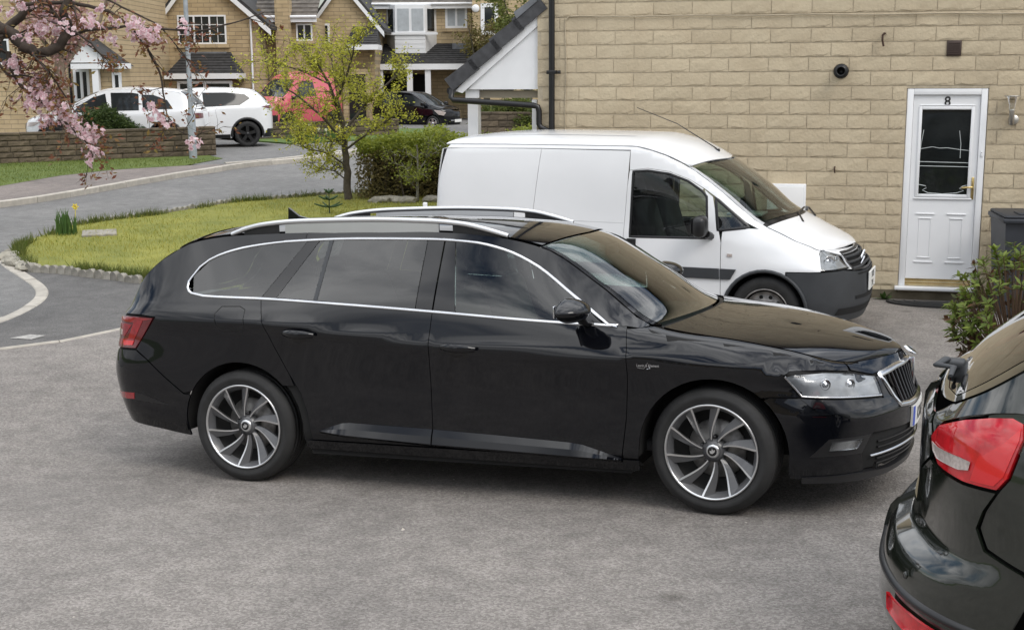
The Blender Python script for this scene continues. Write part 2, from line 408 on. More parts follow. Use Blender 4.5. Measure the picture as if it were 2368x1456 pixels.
def wheel(parent, x, y, R, rr, w, style, side, steer=0., name='wheel'):
    """side -1: right wheel (outer face to -y). parts: tyre > rim, spokes, cap"""
    e = tyre_mesh(R, rr, w).build(name, rubber, parent, (x, y, R)); e.rotation_euler = (0, 0, steer)
    o = side * w / 2
    mb = MB(); prof = [(rr + .004, o * .80), (rr + .007, o * .97), (rr + .003, o * 1.0), (rr - .003, o * .985), (rr - .006, o * .93)]
    mb.lathe(prof, 64, 'Y')
    if style == 'swirl':
        mb.build('rim', satin, e)
        b = MB(); b.lathe([(rr - .006, o * .93), (rr - .018, o * .80), (rr - .03, o * .55)], 48, 'Y'); b.build('rim_edge', dark_alloy, e); b = MB(); b.lathe([(rr - .03, o * .55), (rr - .04, o * .2), (rr * .55, -o * .25), (.02, -o * .25)], 48, 'Y'); b.build('rim_barrel', cavity, e)
        d = MB(); d.lathe([(.03, o * .02), (rr * .62, o * .02), (rr * .64, -o * .1)], 40, 'Y'); d.build('brake_disc', steel, e)
        sp = MB(); bl = MB(); n = 10
        for k in range(n):
            a0 = 2 * math.pi * k / n + .12
            L = []; Rr = []; Dk = []
            for j in range(9):
                t = j / 8; r = .060 + (rr - .062) * t
                sw = -side * .34 * (1 - t) ** 1.5
                wd = .0060 + .0052 * t
                a = a0 + sw; yy = o * (.62 + .36 * t ** 1.5)
                dl = wd / 2 / r
                L.append((r * math.cos(a - dl), yy, r * math.sin(a - dl))); Rr.append((r * math.cos(a + dl), yy, r * math.sin(a + dl)))
                bw = (.008 + .042 * t) / r * -side
                Dk.append((r * math.cos(a + dl * (1 if bw > 0 else -1) + bw), yy - o * (.10 + .10 * t), r * math.sin(a + dl * (1 if bw > 0 else -1) + bw)))
            bk = lambda p: (p[0], p[1] - o * .14, p[2])
            V = L + Rr + [bk(p) for p in L] + [bk(p) for p in Rr]; F = []
            for j in range(8): F += [(j, j + 1, 10 + j, 9 + j), (18 + j, 19 + j, j + 1, j), (9 + j, 10 + j, 28 + j, 27 + j)]
            sp.raw(V, F)
            s_ = Rr if side < 0 else L
            V = s_ + Dk + [bk(p) for p in Dk]; F = []
            for j in range(8): F += [(j, j + 1, 10 + j, 9 + j), (9 + j, 10 + j, 19 + j, 18 + j)]
            bl.raw([(p[0], p[1] - o * .015, p[2]) for p in V], F)
        sp.build('spoke', satin, e); bl.build('spoke_blade', dark_alloy, e)
        h = MB(); h.lathe([(.0, o * .72), (.030, o * .72), (.036, o * .69), (.039, o * .62)], 32, 'Y'); hb = h.build('hub', satin, e); h = MB(); h.lathe([(.038, o * .63), (.062, o * .50), (.066, o * .2)], 32, 'Y'); h.build('hub_flange', dark_alloy, e)
        c = MB(); c.lathe([(.0, o * .735), (.024, o * .735), (.027, o * .72)], 24, 'Y'); c.build('centre_cap', gloss_black, e)
        c = MB()
        c.lathe([(.0255, o * .738), (.0285, o * .742), (.031, o * .73)], 24, 'Y')
        c.prism([(-.012, -.010), (.0, -.013), (.012, -.004), (.016, .010), (.006, .006), (-.002, .014), (-.004, .002), (-.014, .004)], 'Y', o * .735, o * .748)
        c.build('cap_emblem', satin, e)
        for k in range(5):
            a = 2 * math.pi * k / 5 + .3; b = MB(); b.lathe([(0, o * .50), (.009, o * .50), (.012, o * .47), (.012, o * .2)], 10, 'Y', Matrix.Translation((.056 * math.cos(a) * 1.25, 0, .056 * math.sin(a) * 1.25))); b.build('wheel_bolt', trim_black, e)
    elif style == 'steel':
        mb.build('rim', steel, e)
        b = MB(); b.lathe([(rr - .02, o * .75), (rr - .035, o * .45), (rr * .72, o * .42), (rr * .52, o * .62), (rr * .35, o * .60), (.05, o * .45), (0, o * .45)], 40, 'Y'); b.build('wheel_disc', steel, e)
        for k in range(10):
            a = 2 * math.pi * k / 10; b = MB(); b.lathe([(0, o * .56), (.018, o * .555)], 10, 'Y', Matrix.Translation((rr * .66 * math.cos(a), 0, rr * .66 * math.sin(a)))); b.build('vent_hole', cavity, e)
        for k in range(4):
            a = 2 * math.pi * k / 4 + .5; b = MB(); b.lathe([(0, o * .72), (.011, o * .72), (.011, o * .55)], 8, 'Y', Matrix.Translation((.055 * math.cos(a), 0, .055 * math.sin(a)))); b.build('wheel_bolt', trim_black, e)
    else:
        m = {'black5': trim_black, 'alloy5': satin}[style]
        mb.build('rim', m, e)
        b = MB(); b.lathe([(rr - .02, o * .75), (rr - .05, -o * .1), (0, -o * .1)], 32, 'Y'); b.build('rim_barrel', cavity, e)
        sp = MB()
        for k in range(5):
            a = 2 * math.pi * k / 5 + .31; ca, sa = math.cos(a), math.sin(a)
            P = [(.0, .035), (rr - .01, .045), (rr - .01, -.045), (.0, -.035)]
            Q = [(r * ca - t * sa, r * sa + t * ca) for r, t in P]; sp.prism(Q, 'Y', o * .55, o * .85)
        sp.build('spoke', m, e); c = MB(); c.lathe([(0, o * .92), (.05, o * .90), (.06, o * .6)], 20, 'Y'); c.build('centre_cap', m, e)
    return e
def arch_liner(parent, x, y0, y1, z, r):
    mb = MB(); n = 20; V = []
    for y in (y0, y1):
        for i in range(n + 1):
            a = R_(-6 + 192 * i / n); V.append((x + r * math.cos(a), y, z + r * math.sin(a)))
    F = [(i, i + 1, n + 2 + i, n + 1 + i) for i in range(n)]; mb.raw(V, F, True)
    inner = n + 1 if abs(y1) < abs(y0) else 0
    mb.raw([V[inner + i] for i in range(n + 1)], [tuple(range(n + 1))]); mb.build('arch_liner', cavity, parent)
def seat(parent, x, y, z, w=.50, mat=None, d=.5, h=.62):
    mb = MB(); mb.bbox(x - .05, x + d, y - w / 2, y + w / 2, z, z + .16, .05)
    M = Matrix.Translation((x, y, z + .12)) @ Matrix.Rotation(R_(-18), 4, 'Y')
    mb.bbox(-.10, .04, -w / 2, w / 2, 0, h, .05, M=M); o = mb.build('seat', mat or seatmat, parent)
    hr = MB(); hr.bbox(-.09, .02, -.13, .13, h + .03, h + .22, .04, M=M); hr.build('headrest', mat or seatmat, o); return o
EST_PLAN = [(-3.93, 0), (-3.925, .30), (-3.895, .58), (-3.83, .74), (-3.70, .855), (-3.45, .905), (-3.1, .925), (-2.4, .935), (-1.5, .938),
            (-.6, .936), (0, .935), (.3, .924), (.5, .885), (.67, .79), (.80, .64), (.90, .43), (.962, .2), (.978, 0)]
EST_LINES = [
    # bottom edge
    [(-4.8, .33, .05), (-3.9, .32, .05), (-3.5, .29, .05), (-3.1, .245, .05), (-2.5, .22, .06), (-.4, .205, .06), (.4, .215, .03), (.8, .20, .03), (1.6, .16, .06)],
    # lower ridge
    [(-4.8, .42, .015), (-3.9, .42, .012), (-3.1, .36, .02), (-2.4, .34, .022), (-.5, .31, .022), (.4, .34, .006), (.9, .32, .006), (1.6, .30, .02)],
    # mid
    [(-4.8, .62, -.02), (-3.9, .64, -.022), (-3.6, .65, -.012), (-3.1, .62, .008), (-2.4, .60, .022), (-.5, .56, .022), (.4, .55, .002), (.9, .52, .0), (1.6, .50, .0)],
    # below the tornado crease
    [(-4.8, .80, .03), (-3.9, .84, .02), (-3.4, .90, .010), (-2.68, .90, .010), (-1.57, .80, .008), (-.47, .765, .008), (.1, .72, .010), (.5, .67, .03), (.9, .60, .04), (1.6, .58, .03)],
    # crease
    [(-4.8, .93, .05), (-3.9, .965, .04), (-3.43, .986, .006), (-2.68, .965, .0), (-2.11, .916, .0), (-1.57, .867, .0), (-.81, .835, .0), (-.47, .826, .0), (.1, .80, .004), (.37, .765, .014), (.6, .735, .06), (.9, .695, .085), (1.6, .69, .045)],
    # shoulder
    [(-4.8, .96, .07), (-3.9, .99, .06), (-3.43, 1.03, .03), (-2.68, 1.015, .024), (-2.11, .97, .024), (-1.57, .925, .024), (-.81, .89, .024), (-.47, .88, .026), (.1, .845, .03), (.37, .79, .055), (.6, .755, .09), (.9, .72, .11), (1.6, .715, .055)],
    # belt line / wing top
    [(-4.8, .985, .09), (-3.9, 1.01, .085), (-3.43, 1.10, .08), (-3.1, 1.11, .078), (-2.69, 1.10, .075), (-2.12, 1.073, .073), (-1.59, 1.042, .073), (-.915, 1.0, .073), (-.5, .975, .078), (-.2, .94, .085), (.1, .90, .10), (.5, .83, .125), (.75, .78, .14), (1.0, .75, .14), (1.6, .74, .07)],
    # top edge: hatch edge, roof edge, windscreen pillar, bonnet edge
    [(-4.8, 1.005, .11), (-4.1, 1.015, .10), (-3.92, 1.035, .105), (-3.80, 1.10, .125), (-3.69, 1.20, .16), (-3.57, 1.29, .20), (-3.44, 1.37, .24), (-3.29, 1.43, .27), (-3.0, 1.468, .30), (-2.6, 1.482, .315), (-2.1, 1.49, .32), (-1.65, 1.483, .32), (-1.3, 1.455, .315), (-1.0, 1.392, .30), (-.65, 1.182, .255), (-.36, .985, .20), (-.2, .955, .165), (.1, .918, .16), (.5, .846, .17), (.75, .797, .18), (1.0, .772, .175), (1.6, .765, .085)],
]
EST_CAP = [(-4.8, -3.83, 1.01), (-4.1, -3.81, 1.035), (-3.92, -3.79, 1.06), (-3.80, -3.74, 1.13), (-3.69, -3.65, 1.235), (-3.57, -3.55, 1.33), (-3.44, -3.44, 1.415), (-3.29, -3.30, 1.478), (-3.0, -3.0, 1.52), (-2.6, -2.6, 1.532), (-2.1, -2.1, 1.535), (-1.65, -1.65, 1.525), (-1.3, -1.27, 1.495), (-1.0, -.93, 1.432), (-.65, -.53, 1.215), (-.36, -.20, 1.01), (-.2, -.05, .985), (.1, .20, .955), (.5, .55, .89), (.75, .71, .845), (1.0, .83, .81), (1.6, .885, .775)]
# ---------------------------------------------------------------- black estate car
EM = Matrix(((.93719654, .34802885, -.02320712, 0), (-.3463843, .93645858, .05534656, 0), (.04099471, -.04383203, .99819747, 0), (0, 0, 0, 1)))
def est_point(x, y, z):
    c = Vector((1.3697, -6.5493, 1.9498)); return Vector((0, 0, CAMZ)) + EM.to_3x3() @ (Vector((x, y, z)) - c)
def build_estate():
    S = Shell(EST_PLAN, EST_LINES, EST_CAP); U0, U1 = S.u0, S.u1
    root = empty('estate_car', mat4=Matrix.Translation(est_point(0, .92, 0)) @ EM)
    tag(root, 'glossy black estate car with silver roof rails and chrome window trim', 'car')
    belt = Curve([-3.25, -3.2, -3.105, -2.688, -2.119, -1.592, -.915, -.503, -.4], [1.17, 1.131, 1.116, 1.106, 1.079, 1.048, 1.005, .988, .984])
    wt = Curve([-3.25, -3.175, -3.0, -2.8, -2.6, -2.146, -1.701, -1.432, -1.223, -1.019, -.795, -.56], [1.18, 1.298, 1.374, 1.411, 1.43, 1.444, 1.44, 1.424, 1.38, 1.294, 1.143, .985])
    top = lambda a, b, n=8, d=.004: [(x, float(S.ztop(x)[0]) - d) for x in np.linspace(a, b, n)]
    bot = lambda a, b, n=6: [(x, float(S.zbot(x)[0])) for x in np.linspace(a, b, n)]
    K = dict(parent=root)
    pb = paint_black
    FA, RA = (0, .335, .395), (-2.841, .335, .395)
    # side panels
    panel(S, 'front_door', [(-1.592, .285)] + [(-.493, .279), (-.462, .5), (-.449, .724), (-.455, .87)] + [(-.468, .985)] + fn_pts(belt, -.503, -1.592, 8), pb, root)
    panel(S, 'rear_door', [(-1.592, .285), (-1.592, 1.048)] + fn_pts(belt, -1.75, -2.70, 7) + [(-2.66, .98), (-2.588, .831), (-2.50, .67), (-2.429, .56), (-2.39, .44), (-2.37, .285)], pb, root)
    panel(S, 'sill', [(-.4, .272), (-2.4, .278), (-2.43, .235), (-2.4, .225), (-.4, .21)], pb, root, gap=0)
    # rear quarter with hatch pillar
    panel(S, 'rear_quarter', [(-2.70, 1.106), (-2.66, .98), (-2.588, .831), (-2.50, .67), (-2.47, .60)] + arch(*RA, 42, 148, 14) + [(-3.24, .53), (-3.36, .62), (-3.50, .73), (-3.585, .785), (-3.555, .83), (-3.42, .99), (-3.55, 1.0), (-3.80, .995), (-3.93, 1.0)]
          + top(-3.92, -3.0, 12) + top(-2.95, -2.5, 4) + [(-2.5, 1.437)] + fn_pts(wt, -2.6, -3.25, 9) + fn_pts(belt, -3.22, -2.75, 6), pb, root, step=.04)
    panel(S, 'cant_rail', top(-2.5, -.36, 26) + [(-.40, .975), (-.47, .985)] + fn_pts(wt, -.56, -2.5, 24), pb, root, step=.035)
    panel(S, 'front_wing', [(-.468, .975), (-.455, .87), (-.449, .724), (-.462, .5), (-.49, .285), (-.40, .28)] + [(-.395, .33)] + arch(*FA, 178, 50, 16) + [(.30, .645), (.452, .643), (.40, .715), (.368, .757), (.40, .775), (.62, .765), (.82, .745)]
          + [(x, float(S.ztop(x)[0]) - .001) for x in np.linspace(.84, -.34, 16)] + [(-.40, .978)], pb, root, step=.04)
    panel(S, 'front_bumper', [(.30, .641)] + arch(*FA, 48, -10, 8) + bot(.40, .84, 5) + [(.80, .33), (.88, .43), (1.05, .425), (1.2, .415), (U1, .41), (U1, .515), (1.18, .52), (1.10, .60), (1.06, .70), (1.03, .695), (1.03, .59), (.72, .618), (.456, .639)], pb, root, sides='J', step=.04)
    panel(S, 'rear_bumper', [(-3.24, .526)] + arch(*RA, 152, 190, 6) + [(-3.23, .26)] + bot(-3.3, U0, 10) + [(U0, .66), (-4.2, .66), (-3.95, .70), (-3.80, .775), (-3.59, .78), (-3.50, .726), (-3.36, .616)], pb, root, sides='J', step=.05)
    panel(S, 'tailgate', [(U0, .664), (-4.2, .664), (-3.95, .704), (-3.98, .985), (-3.96, 1.0), (U0, .99)], pb, root, sides='J', step=.05)
    panel(S, 'bonnet_lip', [(.845, .748), (1.02, .710), (1.07, .712), (1.3, .727), (U1, .732)] + [(x, float(S.ztop(x)[0]) - .001) for x in np.linspace(U1, .845, 12)], pb, root, gap=.001, sides='J', step=.04)
    # dark under-shell added behind the panel gaps to block light
    panel(S, 'dark_under_shell', [(-.38, .24)] + arch(0, .335, .41, 188, -8, 14) + [(.45, .24), (1.0, .24), (U1, .26), (U1, .74)] + [(x, float(S.ztop(x)[0]) - .02) for x in np.linspace(U1 - .05, -.4, 16)] + fn_pts(belt, -.5, -3.1, 12) + [(-3.3, 1.05), (-3.9, .98), (U0, .97), (U0, .36), (-3.5, .33), (-3.27, .28)] + arch(-2.841, .335, .41, 190, -8, 14) + [(-2.4, .24)], cavity, root, lift=-.014, depth=0, gap=0, sides='J', step=.07)
    mb = MB(); mb.box(-3.5, -3.3, -.60, .60, .32, .36); mb.box(-2.4, -.45, -.86, .86, .19, .25); mb.box(.42, .8, -.6, .6, .22, .26); mb.box(-3.35, .45, -.5, .5, .25, .30); mb.build('floor_pan', cavity, root)
    for x in (0, -2.841):
        for sg in (-1, 1): arch_liner(root, x, sg * .90, sg * .60, .335, .405)
    # cap panels
    panel(S, 'bonnet', [(-.30, -.985), (0, -.995), (.4, -.995), (.8, -.995), (1.05, -.99), (1.3, -.99), (1.45, -.985), (1.53, -.9), (1.555, 0), (1.53, .9), (1.45, .985), (1.3, .99), (1.05, .99), (.8, .995), (.4, .995), (0, .995), (-.30, .985), (-.31, .5), (-.31, 0), (-.31, -.5)], pb, root, on='cap', step=.05)
    panel(S, 'roof', [(-3.28, -.93), (-2.6, -.97), (-1.65, -.97), (-1.02, -.96), (-1.0, 0), (-1.02, .96), (-1.65, .97), (-2.6, .97), (-3.28, .93), (-3.30, 0)], pb, root, on='cap', step=.06)
    ws = panel(S, 'windscreen', [(-1.0, -.955), (-.65, -.95), (-.35, -.94), (-.34, 0), (-.35, .94), (-.65, .95), (-1.0, .955), (-.985, 0)], glass_front, root, on='cap', step=.06, depth=.004)
    for sg in (-1, 1): panel(S, 'windscreen_pillar', [(-1.01, sg * 1), (-.35, sg * 1), (-.33, sg * .945), (-.65, sg * .955), (-1.0, sg * .96)], pb, root, on='cap', step=.05, gap=0)
    panel(S, 'scuttle', [(-.335, -.97), (-.30, -.97), (-.305, 0), (-.30, .97), (-.335, .97), (-.335, 0)], trim_black, root, on='cap', step=.05, gap=0, lift=-.012)
    for sg, o_ in ((-1, 0), (1, .0)): pass
    panel(S, 'rear_window', [(-3.44, -.83), (-3.60, -.84), (-3.84, -.86), (-3.92, -.55), (-3.94, 0), (-3.92, .55), (-3.84, .86), (-3.60, .84), (-3.44, .83), (-3.44, 0)], glass_dark, root, on='cap', step=.06, depth=.004)
    for sg in (-1, 1): panel(S, 'hatch_pillar', [(-3.44, sg * .985), (-3.44, sg * .85), (-3.60, sg * .85), (-3.84, sg * .87), (-3.93, sg * .60), (-3.95, 0), (-4.3, 0), (-4.1, sg * .8), (-3.95, sg * .985), (-3.6, sg * .99)], pb, root, on='cap', step=.05, gap=0)
    panel(S, 'rear_spoiler', [(-3.285, -.975), (-3.40, -.97), (-3.445, -.90), (-3.455, 0), (-3.445, .90), (-3.40, .97), (-3.285, .975), (-3.29, 0)], pb, root, on='cap', step=.04, lift=.006, depth=.022)
    # windows
    gl = dict(depth=.003, gap=.001, step=.06)
    lerp = lambda a, b, t: (a[0] + (b[0] - a[0]) * t, a[1] + (b[1] - a[1]) * t)
    d = .006
    panel(S, 'quarter_window', [(x, z + d) for x, z in fn_pts(belt, -3.19, -2.70, 6)] + [(-2.485, 1.428)] + [(x, z - d) for x, z in fn_pts(wt, -2.55, -3.22, 8)], glass_dark, root, **gl)
    panel(S, 'rear_pillar_trim', [(-2.70, 1.112), (-2.60, 1.108), (-2.40, 1.434), (-2.485, 1.43)], gloss_black, root, gap=.0015)
    panel(S, 'rear_door_window', [(-2.598, 1.112), (-2.35, 1.10), (-2.335, 1.434), (-2.398, 1.434)], glass_dark, root, **gl)
    panel(S, 'window_divider', [(-2.35, 1.10), (-2.325, 1.098), (-2.31, 1.435), (-2.335, 1.435)], plastic_grey, root, gap=0, lift=.003)
    panel(S, 'rear_door_window', [(-2.325, 1.10)] + [(x, z + d) for x, z in fn_pts(belt, -2.1, -1.70, 3)] + [(-1.70, 1.434)] + [(x, z - d) for x, z in fn_pts(wt, -1.9, -2.31, 4)], glass_dark, root, **gl)
    panel(S, 'centre_pillar_trim', [(-1.698, 1.057), (-1.596, 1.053), (-1.596, 1.432), (-1.698, 1.434)], gloss_black, root, gap=.001)
    panel(S, 'centre_pillar_trim', [(-1.588, 1.053), (-1.455, 1.045), (-1.525, 1.424), (-1.588, 1.43)], gloss_black, root, gap=.001)
    panel(S, 'front_door_window', [(-1.453, 1.046)] + [(x, z + d) for x, z in fn_pts(belt, -1.3, -.80, 5)] + [(-.785, 1.125)] + [(x, z - d) for x, z in fn_pts(wt, -.80, -1.523, 14)], glass_side, root, **gl)
    panel(S, 'mirror_corner_trim', [(-.795, 1.003), (-.60, .996), (-.775, 1.12)], gloss_black, root, gap=.001)
    dlo = fn_pts(belt, -3.2, -.52, 30) + fn_pts(wt, -.57, -3.245, 50)
    dlo = dlo[:-1] + [(-3.247, 1.20), (-3.243, 1.165), (-3.225, 1.143)]
    ribbon(S, 'window_trim', dlo, .014, chrome, root, closed=True, lift=.002, th=.005)
    # shut lines on the trim, fuel flap
    ff = [(-2.98, .955), (-2.99, 1.02), (-2.955, 1.06), (-2.83, 1.062), (-2.79, 1.045), (-2.785, .96), (-2.82, .925), (-2.94, .92)]
    ribbon(S, 'fuel_flap_seam', ff, .0045, cavity, root, closed=True, lift=.0005, th=.0005, sides='R')
    # lower door trim blade
    for pts in ([(-2.307, .350, .348), (-2.148, .400, .332), (-1.9, .395, .320), (-1.596, .388, .308)], [(-1.588, .387, .307), (-1.2, .373, .298), (-.731, .352, .284), (-.49, .282, .279)]):
        xs = np.linspace(pts[0][0], pts[-1][0], 16); px = [p[0] for p in pts]; za = np.interp(xs, px, [p[1] for p in pts]); zb = np.interp(xs, px, [p[2] for p in pts])
        A_, B_, C_ = S.band(xs, za, .002), S.band(xs, zb, .034), S.band(xs, zb - .022, .0); mid = S.band(xs, (za + zb) / 2, .021)
        for sd in (1, -1):
            mb = MB(); n = 16; strip = [(i, i + 1, n + i + 1, n + i) for i in range(n - 1)]
            mb.raw(np.vstack([A_, mid]) * (1, sd, 1), strip, True); mb.raw(np.vstack([mid, B_]) * (1, sd, 1), strip, True); mb.raw(np.vstack([B_, C_]) * (1, sd, 1), strip, True); mb.build('door_trim_blade', pb, root)
    # handles
    for x0 in (-2.535, -1.53):
        zz = float(np.interp(x0, [-2.535, -1.53], [.905, .852]))
        for sd in (-1, 1):
            P = S.band([x0 + .02, x0 + .07, x0 + .12, x0 + .18, x0 + .225], [zz + .012, zz + .014, zz + .013, zz + .010, zz + .004], .012)
            off = [.0, .030, .040, .034, .004]
            pts = [(p[0], (p[1] - o) * (1 if sd < 0 else -1), p[2]) for p, o in zip(P, off)]
            mb = MB(); mb.tube(pts, [.013, .020, .022, .020, .013], 10, sq=(.7, 1.15)); h = mb.build('door_handle', pb, root)
            B = S.band([x0 + .115], [zz - .012])[0]; mb = MB(); M = Matrix.Translation((B[0], B[1] * (1 if sd < 0 else -1), B[2])); mb.lathe([(0, -.002), (.055, -.002), (.06, .001)], 20, 'Y', M @ Matrix.Diagonal((1, 1, .55, 1))); mb.build('handle_recess', gloss_black, h)
    # mirrors
    for sd in (-1, 1):
        mb = MB(); bm = bmesh.new(); bmesh.ops.create_uvsphere(bm, u_segments=28, v_segments=18, radius=1)
        for v in bm.verts:
            x, y, z = v.co
            f = 1 if x < 0 else 1.0
            sx = .125 if x > 0 else .05
            v.co = (-.73 + x * sx, sd * (1.07 + y * .15), 1.085 + (z * (.066 if z > 0 else .066)) * (1 - .35 * max(0, y)) + .008)
        bm.verts.index_update(); mb.raw([v.co.copy() for v in bm.verts], [[v.index for v in f.verts] for f in bm.faces], True); bm.free()
        mo = mb.build('door_mirror', pb, root)
        mb = MB(); mb.bbox(-.784, -.776, sd * 1.055 - .085, sd * 1.055 + .085, 1.06, 1.125, .003); mb.build('mirror_glass', reflector, mo)
        mb = MB(); mb.tube([(-.68, sd * .86, 1.005), (-.68, sd * .95, 1.02), (-.68, sd * 1.0, 1.05)], [.035, .03, .03], 10, sq=(1, .6)); mb.build('mirror_arm', trim_black, mo)
    # roof rails
    for sd in (-1, 1):
        prof = [(-3.03, 1.468), (-2.95, 1.497), (-2.80, 1.528), (-2.55, 1.547), (-2.1, 1.553), (-1.7, 1.542), (-1.5, 1.524), (-1.37, 1.495), (-1.22, 1.452)]
        c = Curve([p[0] for p in prof], [p[1] for p in prof]); xs = np.linspace(-3.03, -1.22, 44)
        pts = [(x, sd * (.605 + .02 * math.sin((x + 3.03) / 1.81 * math.pi)), float(c(x))) for x in xs]
        mb = MB(); mb.tube(pts, .014, 10, sq=(.95, 1.1)); rl = mb.build('roof_rail', satin, root)
        mb = MB(); web = [p for p in pts if -2.66 < p[0] < -1.60]
        V = []; 
        for p in web: V += [(p[0], p[1], p[2] - .012), (p[0], p[1], p[2] - .075)]
        V2 = [(x, y + .012, z) for x, y, z in V]; k = len(web)
        F = [(2 * i, 2 * i + 2, 2 * i + 3, 2 * i + 1) for i in range(k - 1)]; mb.raw(V, F); mb.raw(V2, F); mb.build('rail_web', satin, rl)
        for xr in ((-2.98, -2.67), (-1.59, -1.25)):
            mb = MB(); w2 = [p for p in pts if xr[0] < p[0] < xr[1]]; V = []
            for p in w2: zr = float(S.ztop(p[0])[0]) - .01; V += [(p[0], p[1] + .004 * -sd, p[2] - .012), (p[0], p[1] + .004 * -sd, min(zr, p[2] - .014))]
            mb.raw(V, [(2 * i, 2 * i + 2, 2 * i + 3, 2 * i + 1) for i in range(len(w2) - 1)]); mb.build('rail_foot', trim_black, rl)
    # shark fin aerial
    mb = MB(); mb.prism([(-2.98, 1.515), (-2.80, 1.522), (-2.90, 1.545), (-2.975, 1.60)], 'Y', -.012, .012); mb.build('roof_aerial', gloss_black, root)
    # headlamps
    hl = [(.374, .752), (.435, .762), (.62, .755), (.82, .735), (1.02, .70), (1.024, .60), (.72, .625), (.462, .645)]
    panel(S, 'headlamp_housing', hl, pm('lamp_silver', (.50, .51, .53), .35, var=.25, scale=14), root, lift=-.011, depth=0, gap=.004, step=.04)
    for o in panel(S, 'headlamp', hl, lens_clear, root, lift=.002, depth=.03, gap=.002, step=.04):
        sd = 1 if o.data.vertices[0].co.y > 0 else -1
        for (uu, zz, r) in ((.60, .70, .027), (.78, .685, .029)):
            b = S.band([uu], [zz], -.010)[0]; nb = (S.band([uu], [zz], .0)[0] - b); a = math.atan2(nb[1], nb[0])
            M = Matrix.Translation((b[0], b[1] * (1 if sd < 0 else -1), b[2])) @ Matrix.Rotation(a if sd < 0 else -a, 4, 'Z')
            mb = MB(); mb.lathe([(0, .012), (r * .6, .006), (r * .8, -.01), (r, .008), (r * 1.08, .004)], 20, 'X', M); mb.build('headlamp_projector', reflector, o)
    ribbon(S, 'headlamp_strip', [(.374, .752), (.464, .648), (.72, .629), (1.02, .604)], .010, chrome, root, lift=.0, th=.003)
    panel(S, 'lamp_brow', [(.456, .637), (.72, .616), (1.03, .588), (1.08, .56), (.80, .548), (.56, .555)], pb, root, lift=.006, depth=.01, gap=0, step=.05)
    # grille
    g = [(1.07, .70), (1.30, .715), (U1, .72), (U1, .53), (1.26, .53), (1.16, .54)]
    panel(S, 'grille_back', g, cavity, root, lift=-.03, depth=0, gap=0, sides='J', step=.05)
    ribbon(S, 'grille_surround', [(U1, .722), (1.30, .717), (1.07, .70), (1.165, .535), (1.30, .523), (U1, .523)], .026, chrome, root, lift=.002, th=.010)
    for i in range(9):
        u = 1.115 + i * .047; zl = .545 if u > 1.17 else .63; pts = S.band([u, u + .004, u], [.705, .62, zl], -.002)
        for sd in (1, -1): mb = MB(); mb.tube([(p[0], p[1] * sd, p[2]) for p in pts], .0085, 6, sq=(.7, 1.3)); mb.build('grille_bar', gloss_black, root)
    mb = MB(); c = S.band([U1], [.63], 0)[0]; mb.bbox(c[0] - .02, c[0] + .012, -.012, .012, .53, .73, .006); mb.build('grille_bar', chrome, root)
    # bonnet emblem
    M = Matrix.Translation((.93, 0, .765)) @ Matrix.Rotation(R_(38), 4, 'Y')
    mb = MB(); mb.lathe([(0, .006), (.030, .006), (.036, .010), (.043, .004), (.044, -.004)], 28, 'Z', M); em = mb.build('bonnet_emblem', chrome, root)
    mb = MB(); mb.lathe([(0, .0075), (.029, .0075)], 24, 'Z', M); mb.build('emblem_field', gloss_black, em)
    # lower intakes, fog lamps
    lg = [(.90, .40), (1.1, .40), (U1, .395), (U1, .24), (1.05, .225), (.84, .31)]
    panel(S, 'lower_grille', lg, cavity, root, lift=-.02, depth=0, gap=0, sides='J', step=.06)
    for zz in (.375, .345, .285, .258):
        for sd in (1, -1): mb = MB(); mb.tube([(p[0], p[1] * sd, p[2]) for p in S.band(np.linspace(.93, U1, 12), [zz] * 12, -.008)], .006, 5); mb.build('grille_bar', trim_black, root)
    ribbon(S, 'lower_grille_strip', [(.86, .31), (1.05, .312), (1.3, .315), (U1, .315)], .014, chrome, root, lift=.0, th=.008)
    panel(S, 'splitter', [(.46, .225), (.86, .228), (1.05, .215), (U1, .235), (U1, .20), (1.05, .185), (.46, .195)], trim_black, root, lift=.012, depth=.03, gap=0, sides='J', step=.06)
    fo = [(.50, .335), (.60, .425), (.86, .425), (.80, .335)]
    panel(S, 'fog_lamp_surround', fo, trim_black, root, lift=.002, depth=.004, gap=0, step=.05)
    panel(S, 'fog_lamp', [(.60, .365), (.615, .408), (.80, .41), (.76, .365)], reflector, root, lift=.006, depth=.004, gap=0, step=.04)
    panel(S, 'fog_lamp_lens', [(.60, .365), (.615, .408), (.80, .41), (.76, .365)], lens_clear, root, lift=.010, depth=.004, gap=0, step=.04)
    # number plate
    up = U1 - .262
    pl = panel(S, 'number_plate', [(up, .385), (U1, .385), (U1, .498), (up, .498)], plate_white, root, lift=.014, depth=.012, gap=0, sides='J', step=.03)[0]
    panel(S, 'plate_band', [(up + .003, .388), (up + .042, .388), (up + .042, .495), (up + .003, .495)], plate_blue, pl, lift=.0155, depth=.001, gap=0, sides='R', step=.03)
    t_ = text_obj('plate_lettering', 'KX65 VVF', .100, ink, pl, Matrix.Translation((0, .02, .440)) @ FRONTF, .0004, sx=.92)
    q_ = np.array([tuple(v.co) for v in t_.data.vertices]); b_ = S.band(U1 - np.abs(q_[:, 1]), q_[:, 2], .0152)
    for v, b in zip(t_.data.vertices, b_): v.co.x += float(b[0])
    # tail lamps
    tl = [(-3.432, .985), (-3.555, .832), (-3.59, .79), (-3.80, .785), (-3.97, .79), (-3.99, .955), (-3.80, .985), (-3.60, .99)]
    for o in panel(S, 'tail_lamp', tl, red_dark, root, lift=.004, depth=.02, gap=.003, step=.035): pass
